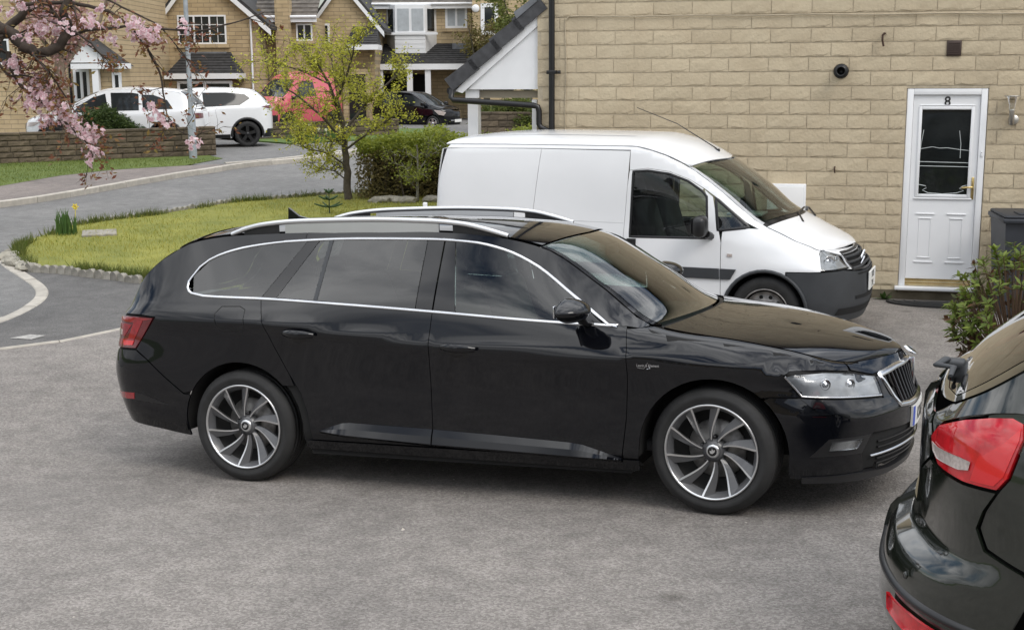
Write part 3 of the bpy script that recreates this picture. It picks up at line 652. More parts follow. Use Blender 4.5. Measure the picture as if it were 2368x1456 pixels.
    panel(S, 'tail_lamp_lens', [(-3.45, .975), (-3.52, .965), (-3.62, .815), (-3.80, .80), (-3.79, .835), (-3.66, .85), (-3.60, .95), (-3.80, .955), (-3.80, .975), (-3.6, .982)], red_deep, root, lift=.007, depth=.004, gap=0, step=.03)
    panel(S, 'tail_lamp_lens', [(-3.62, .935), (-3.70, .86), (-3.80, .86), (-3.80, .94)], red_deep, root, lift=.007, depth=.004, gap=0, step=.03)
    panel(S, 'tail_lamp_lens', [(-3.60, .838), (-3.615, .81), (-3.70, .805), (-3.71, .835)], red_bright, root, lift=.009, depth=.004, gap=0, step=.03)
    panel(S, 'reversing_lamp', [(-3.73, .90), (-3.73, .868), (-3.80, .866), (-3.80, .90)], lens_white, root, lift=.010, depth=.004, gap=0, step=.03)
    panel(S, 'rear_reflector', [(-3.62, .512), (-3.63, .472), (-3.84, .462), (-3.84, .50)], red_deep, root, lift=.005, depth=.006, gap=0, step=.04)
    panel(S, 'bumper_recess', [(-3.36, .45), (-3.55, .505), (-3.62, .513), (-3.63, .468), (-3.50, .46)], trim_black, root, lift=.002, depth=.002, gap=0, step=.05)
    # script badge on the wing
    b = S.band([-.335], [.793], .003)[0]; Mb = Matrix.Translation((b[0], b[1], b[2])) @ Matrix(((1, 0, 0, 0), (0, 0, -1, 0), (0, 1, 0, 0), (0, 0, 0, 1)))
    t_ = text_obj('wing_script', 'Laurin & Klement', .020, chrome, root, Mb @ Matrix.Diagonal((.85, 1.0, 1, 1)), .001)
    mb = MB(); mb.tube([(b[0] - .055, b[1] - .001, b[2] - .012), (b[0] - .02, b[1] - .001, b[2] - .016), (b[0] + .0, b[1] - .001, b[2] + .016), (b[0] + .012, b[1] - .001, b[2] - .014), (b[0] - .005, b[1] - .001, b[2] - .018)], .0016, 5); mb.build('script_flourish', chrome, t_)
    # wheels
    for x, st in ((0, -.11), (-2.841, 0)):
        for sd in (-1, 1): wheel(root, x, sd * .795, .338, .250, .23, 'swirl', sd, st)
    # interior
    for sd in (-1, 1): seat(root, -1.42, sd * .36, .42)
    mb = MB(); mb.bbox(-2.45, -1.95, -.62, .62, .42, .58, .05); M = Matrix.Translation((-2.42, 0, .55)) @ Matrix.Rotation(R_(-20), 4, 'Y'); mb.bbox(-.08, .06, -.62, .62, 0, .60, .05, M=M)
    rs = mb.build('rear_seat', interior, root)
    for y in (-.42, 0, .42): mb = MB(); mb.bbox(-.08, .03, y - .12, y + .12, .62, .78, .04, M=M); mb.build('headrest', interior, rs)
    mb = MB(); mb.bbox(-.75, -.30, -.70, .70, .70, .94, .06); mb.bbox(-3.5, .3, -.72, .72, .28, .34, .02); mb.build('dashboard', interior, root)
    mb = MB(); mb.tube([(-.82 + .09 * math.sin(a), -.36 + .18 * math.cos(a), .90 + .165 * math.sin(a)) for a in np.linspace(0, 2 * math.pi, 28, endpoint=False)], .014, 8, closed=True); mb.build('steering_wheel', trim_black, root)
    mb = MB(); mb.bbox(-.80, -.77, -.11, .11, 1.30, 1.36, .012); mb.build('interior_mirror', trim_black, root)
    hd = panel(S, 'headlining', [(-3.2, -.9), (-1.05, -.9), (-1.05, .9), (-3.2, .9)], pm('headlining', (.35, .33, .29), .9), root, on='cap', lift=-.03, depth=0, step=.1)
    return root
build_estate()
# ---------------------------------------------------------------- ground
def smooth01(t): t = np.clip(t, 0, 1); return t * t * (3 - 2 * t)
_EMn = np.array(EM.to_3x3()); _EC = np.array([1.3697, -6.5493, 1.9498])
def gz(x, y):
    """height of the drive: level, with the slight cross-fall the estate car stands on"""
    x = np.asarray(x, float); y = np.asarray(y, float)
    b = np.interp(y, [1.5, 6.5, 9, 14, 34, 60], [.22, 0, -.08, -.08, .27, .30])
    n = _EMn[:, 2]; p0 = np.array(est_point(0, .02, 0))
    pl = p0[2] - (n[0] * (x - p0[0]) + n[1] * (y - p0[1])) / n[2]
    q = np.stack([x - 0, y - 0, pl - CAMZ], -1) @ _EMn + _EC
    dx = np.maximum(np.maximum(-4.0 - q[..., 0], q[..., 0] - 1.05), 0); dy = np.maximum(np.maximum(-.05 - q[..., 1], q[..., 1] - 1.9), 0)
    w = smooth01(1 - np.hypot(dx, dy) / 2.2)
    return b * (1 - w) + pl * w
def asphalt(name, c1, c2, c3, tint=(.0, .0, .0), wet=0.):
    """weathered tarmac: aggregate speckle, worn patches, stains"""
    m = bpy.data.materials.new(name); m.use_nodes = True; t = m.node_tree; b = t.nodes['Principled BSDF']; n = t.nodes.new; l = t.links.new
    co = n('ShaderNodeTexCoord')
    def noise(sc, det, rough=.55, dist=0):
        a = n('ShaderNodeTexNoise'); a.inputs['Scale'].default_value = sc; a.inputs['Detail'].default_value = det; a.inputs['Roughness'].default_value = rough; a.inputs['Distortion'].default_value = dist; l(co.outputs['Object'], a.inputs[0]); return a.outputs[0]
    def ramp(src, p0, p1, a, c):
        r = n('ShaderNodeValToRGB'); r.color_ramp.elements[0].position = p0; r.color_ramp.elements[1].position = p1; r.color_ramp.elements[0].color = tuple(a) + (1,); r.color_ramp.elements[1].color = tuple(c) + (1,); l(src, r.inputs[0]); return r.outputs[0]
    def mix(f, a, c, bl='MIX'):
        x = n('ShaderNodeMix'); x.data_type = 'RGBA'; x.blend_type = bl
        if isinstance(f, float): x.inputs[0].default_value = f
        else: l(f, x.inputs[0])
        for i, s_ in ((6, a), (7, c)):
            if isinstance(s_, tuple): x.inputs[i].default_value = s_ + (1,)
            else: l(s_, x.inputs[i])
        return x.outputs[2]
    vo = n('ShaderNodeTexVoronoi'); vo.inputs['Scale'].default_value = 95; vo.inputs['Randomness'].default_value = 1; l(co.outputs['Object'], vo.inputs[0])
    gs = n('ShaderNodeSeparateColor'); l(vo.outputs['Color'], gs.inputs[0])
    speck = ramp(gs.outputs[0], .15, .95, c1, c3)
    patch = ramp(noise(.55, 6, .6, .6), .38, .62, (.88, .875, .87), (1.09, 1.078, 1.065))
    mid = ramp(noise(5.5, 5), .3, .7, (.82, .82, .82), (1.15, 1.15, 1.15))
    col = mix(.46, c2, speck); col = mix(1., col, patch, 'MULTIPLY'); col = mix(1., col, mid, 'MULTIPLY')
    fine = ramp(noise(190, 3), .3, .7, (.78, .78, .78), (1.22, 1.21, 1.20)); col = mix(1., col, fine, 'MULTIPLY')
    st = ramp(noise(.9, 8, .7, 1.2), .60, .72, (1, 1, 1), (.60, .58, .55)); col = mix(1., col, st, 'MULTIPLY')
    v2 = n('ShaderNodeTexVoronoi'); v2.inputs['Scale'].default_value = 1.1; v2.inputs['Randomness'].default_value = 1; l(co.outputs['Object'], v2.inputs[0])
    drip = ramp(v2.outputs['Distance'], .025, .10, (.55, .54, .52), (1, 1, 1)); col = mix(1., col, drip, 'MULTIPLY')
    l(col, b.inputs['Base Color'])
    rr = n('ShaderNodeMapRange'); rr.inputs[3].default_value = .95 - wet; rr.inputs[4].default_value = .70 - wet; l(noise(.9, 8, .7, 1.2), rr.inputs[0]); l(rr.outputs[0], b.inputs['Roughness'])
    bu = n('ShaderNodeBump'); bu.inputs['Strength'].default_value = .55; bu.inputs['Distance'].default_value = .006; l(vo.outputs['Distance'], bu.inputs['Height']); l(bu.outputs[0], b.inputs['Normal'])
    return m
m_drive = asphalt('drive_tarmac', (.10, .091, .083), (.20, .185, .171), (.35, .33, .31))
m_apron = asphalt('apron_tarmac', (.06, .06, .06), (.105, .103, .10), (.17, .165, .16))
m_road = asphalt('road_tarmac', (.10, .10, .10), (.165, .163, .16), (.22, .22, .21))
m_pave = asphalt('pavement_tarmac', (.12, .10, .095), (.19, .165, .15), (.25, .22, .20))
def sheet(name, x0, x1, y0, y1, step, zf, mat, dz=0.):
    xs = np.arange(x0, x1 + 1e-6, step); ys = np.arange(y0, y1 + 1e-6, step); X, Y = np.meshgrid(xs, ys); Z = zf(X, Y) + dz; nx, ny = len(xs), len(ys)
    F = [(j * nx + i, j * nx + i + 1, (j + 1) * nx + i + 1, (j + 1) * nx + i) for j in range(ny - 1) for i in range(nx - 1)]
    me = mesh(name, np.c_[X.ravel(), Y.ravel(), Z.ravel()], F, mat, True); return tag(link(name, me), kind='structure')
def lot(name, poly, mat, dz, step=.8, zf=None, kind='structure', depth=.0):
    """a flat area of the ground with the given outline, following the ground"""
    p = _inset(_dens(poly, step), 0); uv, F = tri2d(p, step); zf = zf or (lambda x, y: np.interp(y, [1.5, 6.5, 9, 14, 34, 60], [.22, 0, -.08, -.08, .27, .30]))
    z = zf(uv[:, 0], uv[:, 1]) + dz; V = np.c_[uv, z]
    F = [f if np.cross(V[f[1]] - V[f[0]], V[f[2]] - V[f[0]])[2] > 0 else tuple(reversed(f)) for f in F]
    if depth:
        n = len(p); P = np.c_[p, zf(p[:, 0], p[:, 1]) + dz]; k = len(V)
        V = np.vstack([V, P, P - (0, 0, depth)]); F = list(F) + [(k + i, k + n + i, k + n + (i + 1) % n, k + (i + 1) % n) for i in range(n)]
    o = link(name, mesh(name, V, F, mat)); tag(o, kind=kind); return o
bz = lambda x, y: np.interp(y, [1.5, 6.5, 9, 14, 34, 60], [.22, 0, -.08, -.08, .27, .30])
m_earth = pm('turf_far', (.075, .105, .025), .95, col2=(.05, .07, .02), scale=.8, detail=8, bump=.5, bscale=25, bdist=.05)
sheet('ground', -150, 150, -80, 220, 10, lambda x, y: bz(x, y), m_earth, -.5)
sheet('driveway', -14, 14, -16, 16, .25, gz, m_drive)
# darker tarmac of the drive mouth, road behind
def smooth_poly(pts, k=4):
    """open Catmull-Rom through points"""
    P = [np.array(p, float) for p in pts]; Q = [2 * P[0] - P[1]] + P + [2 * P[-1] - P[-2]]; o = []
    for i in range(1, len(Q) - 2):
        for j in range(k):
            t = j / k; a, b, c, d = Q[i - 1:i + 3]
            o.append(.5 * ((2 * b) + (c - a) * t + (2 * a - 5 * b + 4 * c - d) * t * t + (3 * b - a - 3 * c + d) * t ** 3))
    o.append(P[-1]); return [tuple(v) for v in o]
lawn_front = smooth_poly([(-6.70, 17.2), (-6.35, 16.35), (-5.95, 15.68), (-5.64, 15.53), (-5.39, 15.43), (-5.06, 15.21), (-4.7, 15.02), (-4.21, 14.71), (-3.3, 14.35), (-2.2, 14.05), (-1.2, 13.95)], 3)
lawn_back = smooth_poly([(-6.70, 17.2), (-6.78, 17.9), (-6.74, 18.6), (-6.71, 19.52), (-6.34, 20.25), (-5.87, 20.77), (-5.34, 21.71), (-4.81, 22.68), (-4.2, 23.04), (-3.05, 23.9), (-1.0, 24.6), (2.0, 25.0)], 3)
edge_line = [(-9.5, 7.6), (-6.2, 9.95), (-4.54, 11.22), (-4.12, 11.54), (-3.75, 12.1), (-3.2, 13.0), (-2.7, 13.9)]
curl = smooth_poly([(-5.4, 10.9), (-5.10, 12.3), (-5.03, 13.05), (-5.13, 13.88), (-5.38, 14.56), (-5.82, 15.29), (-6.38, 16.2), (-6.62, 16.7), (-6.70, 17.2)], 4)
lot('drive_mouth', [(-9.5, 7.6)] + edge_line[1:] + lawn_front[::-1] + curl[::-1] + [(-6.4, 9.0), (-8.6, 8.4)], m_apron, .009)
far_kerb = smooth_poly([(-13.5, 12.5), (-11.2, 17.0), (-9.7, 20.6), (-8.86, 22.37), (-8.43, 23.26), (-7.83, 25.14), (-7.16, 27.42), (-6.67, 28.6), (-6.3, 29.7), (-5.8, 30.5), (-4.9, 31.6), (-3.9, 33.9), (-2.2, 37.0), (1, 40)], 3)
lot('road', [(-14, 8), (-10, 8)] + [(-8.6, 8.2), (-6.4, 9.0), (-5.4, 10.9)] + curl[1:] + lawn_back[1:] + [(6, 25.5), (16, 27), (16, 41), (8, 42)] + far_kerb[::-1] + [(-16, 12)], m_road, .004, step=1.2)
pave_in = [(-16.5, 15.5), (-13.2, 19.5), (-11.2, 23.0), (-9.9, 25.0), (-9.45, 27.1), (-8.75, 28.4), (-7.4, 29.4)]
lot('pavement', far_kerb[:25] + [(-6.9, 29.7)] + pave_in[::-1] + [(-16.5, 13.5)], m_pave, .10, step=1.0, depth=.12)
verge = lot('verge', pave_in + [(-6.95, 31.3), (-7.5, 32.3), (-10.17, 31.25), (-12.5, 30.2), (-18, 27.6), (-20, 20)], pm('verge_turf', (.13, .17, .03), .95, col2=(.085, .125, .022), scale=1.4, detail=8, bump=.8, bscale=60, bdist=.03), .105, step=1.0)
lot('neighbour_drive', [(-7.7, 29.9), (-6.9, 29.6), (-6.55, 29.75)] + far_kerb[26:] + [(1, 41), (-2.3, 41), (-4.8, 38.2), (-6.2, 36.6), (-8.0, 38.8), (-9.3, 40), (-15, 40), (-15, 31.8), (-10.2, 32.4), (-7.7, 32.4)], m_road, .094, step=1.2, depth=.1)
lot('front_garden', [(-6.2, 36.7), (-4.8, 38.3), (-2.3, 41.1), (-2.3, 46), (-8, 46), (-8.0, 38.9)], pm('garden_turf', (.10, .165, .025), .95, col2=(.06, .10, .018), scale=2, detail=8), .13, step=1.2, depth=.15)
lot('forecourt', [(-30, 40.2), (-9.3, 40.2), (-8.1, 46.2), (-2.2, 46.2), (-2.2, 41.3), (14, 42), (14, 60), (-30, 60)], m_road, .06, step=3)
m_kerb = pm('kerb_concrete', (.42, .39, .34), .9, var=.14, scale=9, bump=.4, bscale=90, bdist=.004, rnd=.10)
def kerb_run(name, pts, w, h, L, root_label, dz=0., gapl=.008, mat=None, piece='kerb_stone'):
    root = empty(name, (pts[0][0], pts[0][1], 0)); tag(root, root_label, 'kerb')
    P = np.array(pts, float); s = np.r_[0, np.cumsum(np.hypot(*np.diff(P, axis=0).T))]; n = max(1, int(round(s[-1] / L))); ox, oy = pts[0]
    for i in range(n):
        a, b = s[-1] * i / n + gapl / 2, s[-1] * (i + 1) / n - gapl / 2; t = np.linspace(a, b, 4); X = np.interp(t, s, P[:, 0]); Y = np.interp(t, s, P[:, 1])
        tx = np.gradient(X); ty = np.gradient(Y); l = np.hypot(tx, ty); nx, ny = -ty / l, tx / l; V = []; j_ = rng.uniform(-.004, .004)
        for k in range(4):
            z = float(bz(X[k], Y[k])) + dz
            for o, hh in ((-w / 2, -.1), (-w / 2, h - .012), (-w / 2 + .015, h), (w / 2 - .01, h), (w / 2, h - .01), (w / 2, -.1)): V.append((X[k] + nx[k] * o - ox, Y[k] + ny[k] * o - oy, z + hh + j_))
        F = [(k * 6 + m, k * 6 + m + 1, k * 6 + m + 7, k * 6 + m + 6) for k in range(3) for m in range(5)] + [(0, 1, 2, 3, 4, 5), (23, 22, 21, 20, 19, 18)]
        mb = MB(); mb.raw(V, F); mb.build(piece, mat or m_kerb, root)
    return root
kerb_run('kerb', curl, .14, .012, .62, 'pale concrete channel kerb curling round the drive mouth to the lawn', dz=.006)
kerb_run('kerb', far_kerb[:42], .13, .115, .9, 'pale kerb along the pinkish pavement across the road')
kerb_run('edging_strip', edge_line[1:6], .05, .010, .9, 'thin pale edging strip between drive and darker tarmac', dz=.004)
kerb_run('kerb', smooth_poly([(-6.6, 29.9), (-5.9, 30.6), (-5.0, 31.9), (-4.0, 34.2)], 3), .10, .13, .9, 'low dropped kerb where the neighbour drive meets the road')

# loose grit and specks on the drive
def grit():
    g = np.random.default_rng(3); n = 900; q = np.c_[g.uniform(-5, 6, n), g.uniform(3.6, 13, n)]; s = g.uniform(.002, .006, n) * np.where(g.uniform(size=n) < .06, 2.2, 1); z = gz(q[:, 0], q[:, 1])
    o = np.array([(1, 0, 0), (-.5, .87, 0), (-.5, -.87, 0), (0, 0, .8)]); V = np.concatenate([np.r_[q[i], z[i]] + (o @ np.diag(g.uniform(.6, 1.3, 3))) * s[i] for i in range(n)]); F = np.concatenate([np.array([(0, 1, 3), (1, 2, 3), (2, 0, 3)]) + 4 * i for i in range(n)])
    me = mesh('grit', V, F, pm('grit_stone', (.40, .37, .33), .9, var=.5, scale=3)); tag(link('grit', me), 'loose pale grit scattered over the tarmac', 'grit', kind='stuff')
grit()

# faded white paint mark on the drive mouth, turf island under the overhanging cherry
lot('paint_mark', [(-4.62, 11.66), (-4.40, 11.60), (-4.33, 11.78), (-4.50, 11.83)], pm('faded_paint', (.36, .35, .33), .9, var=.4, scale=30), .014, step=.2)
lot('turf_island', [(-6.1 + .9 * math.cos(a), 11.9 + .7 * math.sin(a)) for a in np.linspace(0, 6.283, 18, endpoint=False)], m_earth, .05, step=.3, depth=.1)
# ---------------------------------------------------------------- stone house with the white door
DW = Vector((.96641065, -.25700283, 0)); NW = Vector((-.25700283, -.96641065, 0)); PW = Vector((4.0517, 13.5667, 0))
HM = Matrix(((DW.x, -NW.x, 0, PW.x), (DW.y, -NW.y, 0, PW.y), (0, 0, 1, 0), (0, 0, 0, 1)))     # local x along the wall, y into the house
def stone_material(name, c, c2, rnd=.10, bs=1.):
    m = pm(name, c, .92, col2=c2, scale=3.2 * bs, detail=10, bump=.6, bscale=34 * bs, bdist=.010, rnd=rnd, pos=True); return m
m_stone = stone_material('rockfaced_stone', (.54, .46, .325), (.47, .39, .27), .05)
m_mortar = pm('mortar', (.47, .405, .30), .95, var=.12, scale=30, bump=.4, bscale=120, bdist=.004)
m_upvc = pm('upvc', (.80, .81, .82), .28, var=.02, scale=3)
m_gutter = pm('gutter_black', (.010, .010, .011), .3, var=.2)
m_tile = pm('roof_tile', (.055, .056, .06), .8, var=.3, scale=12, bump=.4, bscale=60, bdist=.006, rnd=.12)
m_lead = pm('lead', (.16, .17, .185), .6, var=.25, scale=6)
m_brass = pm('brass', (.66, .50, .22), .25, metal=1, var=.08)
m_wood = pm('threshold_wood', (.42, .33, .18), .6, var=.2, scale=12)
def stone_block(w, h, rs, seed, nx=6, nz=3):
    """rock-faced block: tooled edges, pitched face swelling outwards, ragged lower arris"""
    r = random.Random(seed); V = []; F = []
    for j in range(nz + 1):
        for i in range(nx + 1):
            x, z = w * i / nx, h * j / nz; e = min(i, nx - i, 1) * min(j, nz - j, 1)
            y = -(rs * (.75 + r.uniform(-.40, .55)) if e else (.003 if j else .004))
            if j == 1 and 0 < i < nx: z -= h * r.uniform(.10, .24)
            if j == 0: z += h * r.uniform(.0, .05); y = -.001
            if e: x += r.uniform(-.15, .15) * w / nx; z += r.uniform(-.06, .06) * h
            V.append((x, y, z))
    for j in range(nz):
        for i in range(nx): F.append((j * (nx + 1) + i, j * (nx + 1) + i + 1, (j + 1) * (nx + 1) + i + 1, (j + 1) * (nx + 1) + i))
    n = len(V); ring = [i for i in range(nx + 1)] + [j * (nx + 1) + nx for j in range(1, nz + 1)] + [nz * (nx + 1) + i for i in range(nx - 1, -1, -1)] + [j * (nx + 1) for j in range(nz - 1, 0, -1)]
    for i in ring: V.append((V[i][0], .03, V[i][2]))
    k = len(ring); F += [(ring[(i + 1) % k], ring[i], n + i, n + (i + 1) % k) for i in range(k)]
    return V, F
def build_house():
    root = empty('stone_house', mat4=HM); tag(root, 'sand coloured rock-faced stone house with white front door', 'house')
    S0, S1, ZT = -3.9, 3.6, 5.2
    dx0, dx1, dz1 = .020, .815, 2.115
    # wall core with the door opening
    mb = MB()
    for x0, x1, z0, z1 in ((S0, dx0, -.15, ZT), (dx1, S1, -.15, ZT), (dx0, dx1, dz1, ZT), (dx0, dx1, -.15, .03)): mb.box(x0 + .0, x1, .005, .30, z0, z1)
    mb.box(S0 + .0, S0 + .30, .30, 8.0, -.15, ZT); mb.box(S1 - .3, S1, .30, 8, -.15, ZT); mb.box(S0, S1, 7.7, 8, -.15, ZT)
    mb.build('wall_core', m_mortar, root)
    mb = MB(); mb.box(-.3, 1.2, 1.6, 1.62, .0, 2.6); mb.box(-.3, 1.2, .3, 1.6, -.05, .04); mb.build('hall_interior', pm('hall_wall', (.12, .11, .10), .9), root)
    # gable roof (above the frame)
    mb = MB(); mb.raw([(S0 - .3, -.35, ZT - .1), (S1 + .3, -.35, ZT - .1), (S1 + .3, 4, ZT + 2.4), (S0 - .3, 4, ZT + 2.4), (S0 - .3, 8.35, ZT - .1), (S1 + .3, 8.35, ZT - .1)], [(0, 1, 2, 3), (3, 2, 5, 4)]); mb.raw([(S0, 0, ZT), (S0, 8, ZT), (S0, 4, ZT + 2.3)], [(0, 1, 2)]); mb.build('roof', m_tile, root)
    # stones
    ch, cw, j = .1487, .4135, .010
    var = {}
    def get(w, k):
        key = (round(w, 2), k)
        if key not in var:
            V, F = stone_block(w, ch - j, .0065, int(w * 1000) * 13 + k); var[key] = mesh('stone', V, F, m_stone, False)
        return var[key]
    V2 = []; rest = MB(); cnt = 0
    zs = [2.887 - ch * k for k in range(-15, 21)]
    for r, zt in enumerate(zs):
        z0 = zt - ch
        if z0 > ZT or zt < -.1: continue
        off = -3.24 + (0 if (r % 2) else .2065) + rng.uniform(-.02, .02)
        k0 = int((S0 - off) / cw) - 1; x = off + k0 * cw
        while x < S1:
            xa, xb = max(x + j / 2, S0), min(x + cw - j / 2, S1); x += cw + 0
            segs = [(xa, xb)]
            if z0 < dz1 - .02 and zt > .0:
                segs = [(a, b) for a, b in ((xa, min(xb, dx0 - .004)), (max(xa, dx1 + .004), xb)) if b - a > .05]
            for a, b in segs:
                if b - a < .05: continue
                if zt < 3.2 and a < 1.35 and zt > .0 and cnt < 296:
                    o = link('stone', get(b - a, rng.randrange(7)), root, (a, .0, z0)); o.scale = ((b - a) / round(b - a, 2), rng.uniform(.8, 1.25), 1); cnt += 1
                else:
                    Vv, Ff = stone_block(b - a, ch - j, .0065, rng.randrange(9999), 4, 2); rest.raw([(p[0] + a, p[1], p[2] + z0) for p in Vv], Ff)
    tag(rest.build('stone_courses', m_stone, root), kind='stuff')
    # plinth course at the foot
    mb = MB(); mb.box(S0, dx0, -.012, .02, -.2, .015); mb.box(dx1, S1, -.012, .02, -.2, .015); mb.build('plinth', pm('plinth_stone', (.13, .11, .075), .95, var=.35, scale=5, bump=.5, bscale=40), root)
    mb = MB(); mb.box(dx0, dx1, -.02, .04, -.2, .0); mb.build('door_step_riser', MATS['plinth_stone'], root)
    # door
    d = MB(); fw = .068
    for a in ((dx0 + .004, dx0 + fw, .06, dz1 - .004), (dx1 - fw, dx1 - .004, .06, dz1 - .004), (dx0 + fw, dx1 - fw, dz1 - fw, dz1 - .004)): d.bbox(a[0], a[1], .006, .09, a[2], a[3], .006)
    frame = d.build('door_frame', m_upvc, root)
    mb = MB(); mb.bbox(dx0 - .035, dx1 + .03, -.10, .05, .028, .062, .006); mb.build('door_sill', m_upvc, frame)
    mb = MB(); mb.box(dx0 + fw, dx1 - fw, .012, .06, .064, .085); mb.box(dx0 + fw, dx1 - fw, .018, .06, .098, .118); mb.build('threshold', m_wood, frame)
    mb = MB(); mb.box(dx0 + fw, dx1 - fw, .020, .06, .085, .098); mb.box(dx0 + fw, dx1 - fw, .022, .06, .118, .135); mb.build('threshold_strip', m_brass, frame)
    lx0, lx1, lz0, lz1 = dx0 + fw + .003, dx1 - fw - .003, .138, dz1 - fw - .003
    gx0, gx1, gz0, gz1 = .176, .664, 1.026, 1.902
    leaf = MB()
    for a in ((lx0, gx0, lz0, lz1), (gx1, lx1, lz0, lz1), (gx0, gx1, gz1, lz1), (gx0, gx1, lz0, gz0)): leaf.box(a[0], a[1], .032, .075, a[2], a[3])
    door = leaf.build('door', m_upvc, root); door['label'] = 'white door leaf with black number and dark glazed upper half'
    mb = MB(); t = .028
    for a in ((gx0 - t, gx0 + .004, gz0 - t, gz1 + t), (gx1 - .004, gx1 + t, gz0 - t, gz1 + t), (gx0 + .004, gx1 - .004, gz1 - .004, gz1 + t), (gx0 + .004, gx1 - .004, gz0 - t, gz0 + .004)): mb.bbox(a[0], a[1], .018, .034, a[2], a[3], .006)
    mb.bbox(gx0 - .04, gx1 + .045, .016, .034, gz0 - .05, gz0 - .032, .004); mb.bbox(gx0 - .02, gx1 + .03, .02, .034, gz1 + .034, gz1 + .044, .004); mb.build('glazing_bead', m_upvc, door)
    mb = MB(); mb.box(gx0, gx1, .045, .055, gz0, gz1); mb.build('door_pane', pm('door_glass', (.012, .014, .014), .05, var=.25, scale=5, spec=.6), door)
    lead_ = MB(); gw, gh = gx1 - gx0, gz1 - gz0; L = lambda pts, r=.0035: lead_.tube([(gx0 + gw * a, .043, gz0 + gh * b) for a, b in pts], r, 6)
    L([(0, .385), (1, .375)]); L([(0, .335), (1, .328)]); L([(.0, .115), (.15, .10), (.17, .075), (.09, .05), (.2, .018), (.5, .005), (.78, .02), (.93, .05), (.84, .075), (.9, .10), (1, .115)])
    L([(0, .535), (.25, .56), (.4, .545), (.55, .55), (.8, .53), (1, .52)], .003); L([(.06, .76), (.02, .6), (.0, .45)], .003); L([(.78, .75), (.82, .6), (.82, .43)], .003)
    lead_.build('glass_leading', pm('leading', (.55, .58, .58), .4, var=.1), door)
    for x0 in (lx0 + .075, lx0 + .385):
        for (za, zb, up) in ((.77, .83, 1), (.31, .37, 0)):
            w = .19 if True else 0; mb = MB(); k = .045
            V = [(x0, .030, zb if up else za), (x0 + w, .030, zb if up else za), (x0 + w - k, .030, za if up else zb), (x0 + k, .030, za if up else zb)]
            q = [(x, .018, z) for x, y, z in V]; mb.raw([(x0, .0315, zb), (x0 + w, .0315, zb), (x0 + w, .0315, zb - .012), (x0, .0315, zb - .012)] if up else [(x0, .0315, za), (x0 + w, .0315, za), (x0 + w, .0315, za + .012), (x0, .0315, za + .012)], [(0, 1, 2, 3)])
            mb.bbox(x0, x0 + w, .022, .033, (zb - .014) if up else za, zb if up else za + .014, .004); mb.bbox(x0 + .03, x0 + w - .03, .024, .033, (za if up else zb - .012), (za + .012 if up else zb), .004); mb.build('door_moulding', m_upvc, door)
        mb = MB(); mb.bbox(x0 + .035, x0 + .041, .027, .033, .37, .77, .002, seg=1); mb.bbox(x0 + .15, x0 + .156, .027, .033, .37, .77, .002, seg=1); mb.build('door_moulding', m_upvc, door)
    text_obj('door_number', '8', .135, ink, door, Matrix.Translation((.423, .031, 1.978)) @ Matrix.Rotation(R_(90), 4, 'X'), .004, sx=.95)
    mb = MB(); mb.bbox(.700, .726, .018, .033, .98, 1.21, .006); pl = mb.build('handle_plate', m_brass, door)
    mb = MB(); mb.tube([(.713, .02, 1.11), (.713, -.025, 1.11), (.70, -.032, 1.11), (.60, -.032, 1.105)], .009, 8); mb.build('door_lever', m_brass, door)
    mb = MB(); mb.bbox(.770, .790, -.004, .010, 1.42, 1.48, .004); bell = mb.build('door_bell', m_upvc, root)
    mb = MB(); mb.box(.776, .784, -.006, -.003, 1.462, 1.468); mb.build('bell_button', ink, bell)
    # flue, air brick, hooks, cable, downpipe
    mb = MB(); M = Matrix.Translation((-.649, 0, 2.292)); mb.lathe([(.078, .02), (.078, -.012), (.066, -.028), (.060, -.03), (.052, -.028), (.052, -.16), (.040, -.16), (.040, -.05), (0, -.05)], 28, 'Y', M); fl = mb.build('boiler_flue', m_gutter, root)
    mb = MB(); mb.bbox(.383, .527, -.022, .02, 2.438, 2.592, .006); vt = mb.build('air_vent', pm('vent_brown', (.055, .035, .027), .5), root)
    for k in range(6): mb = MB(); mb.box(.398, .512, -.030, -.020, 2.456 + .021 * k, 2.466 + .021 * k); mb.build('vent_louvre', MATS['vent_brown'], vt)
    rust = pm('rusty_iron', (.045, .022, .014), .8, var=.4)
    for pts, nm in (([(-.225, .0, 2.67), (-.235, -.06, 2.67), (-.25, -.07, 2.65), (-.25, -.07, 2.60), (-.235, -.07, 2.54)], 'iron_hook'), ([(-.675, 0, 1.30), (-.675, -.04, 1.305), (-.677, -.045, 1.28), (-.672, -.045, 1.24)], 'iron_hook')):
        mb = MB(); mb.tube(pts, .011 if nm and pts[0][2] > 2 else .008, 7); mb.build(nm, rust, root)
    cab = pm('cable_sheath', (.42, .36, .26), .6, var=.15)
    mb = MB(); mb.tube([(-3.57, -.018, 2.86), (-3.55, -.02, 2.893)] + [(x, -.022, 2.892 - .035 * (x + 3.5) / 4 + .004 * math.sin(x * 5) + (.02 if x > 2 else 0)) for x in np.linspace(-3.5, 3.5, 40)], .007, 6); mb.build('wall_cable', cab, root)
    mb = MB(); mb.tube([(-3.58 + .006 * math.sin(z * 6), -.018, z) for z in np.linspace(2.88, .0, 24)], .006, 6); mb.build('wall_cable', cab, root)
    mb = MB(); mb.tube([(-3.722, -.075, ZT), (-3.722, -.075, .0)], .034, 14); dp = mb.build('downpipe', m_gutter, root)
    for z in (2.30, .6): mb = MB(); mb.bbox(-3.775, -3.665, -.112, -.03, z - .02, z + .02, .004); mb.tube([(-3.66, -.05, z), (-3.63, -.05, z)], .02, 8); mb.build('pipe_clip', m_gutter, dp)
    # lean-to porch on the side wall: tiled roof, white gable, posts, gutter
    y0, y1 = .05, 2.6
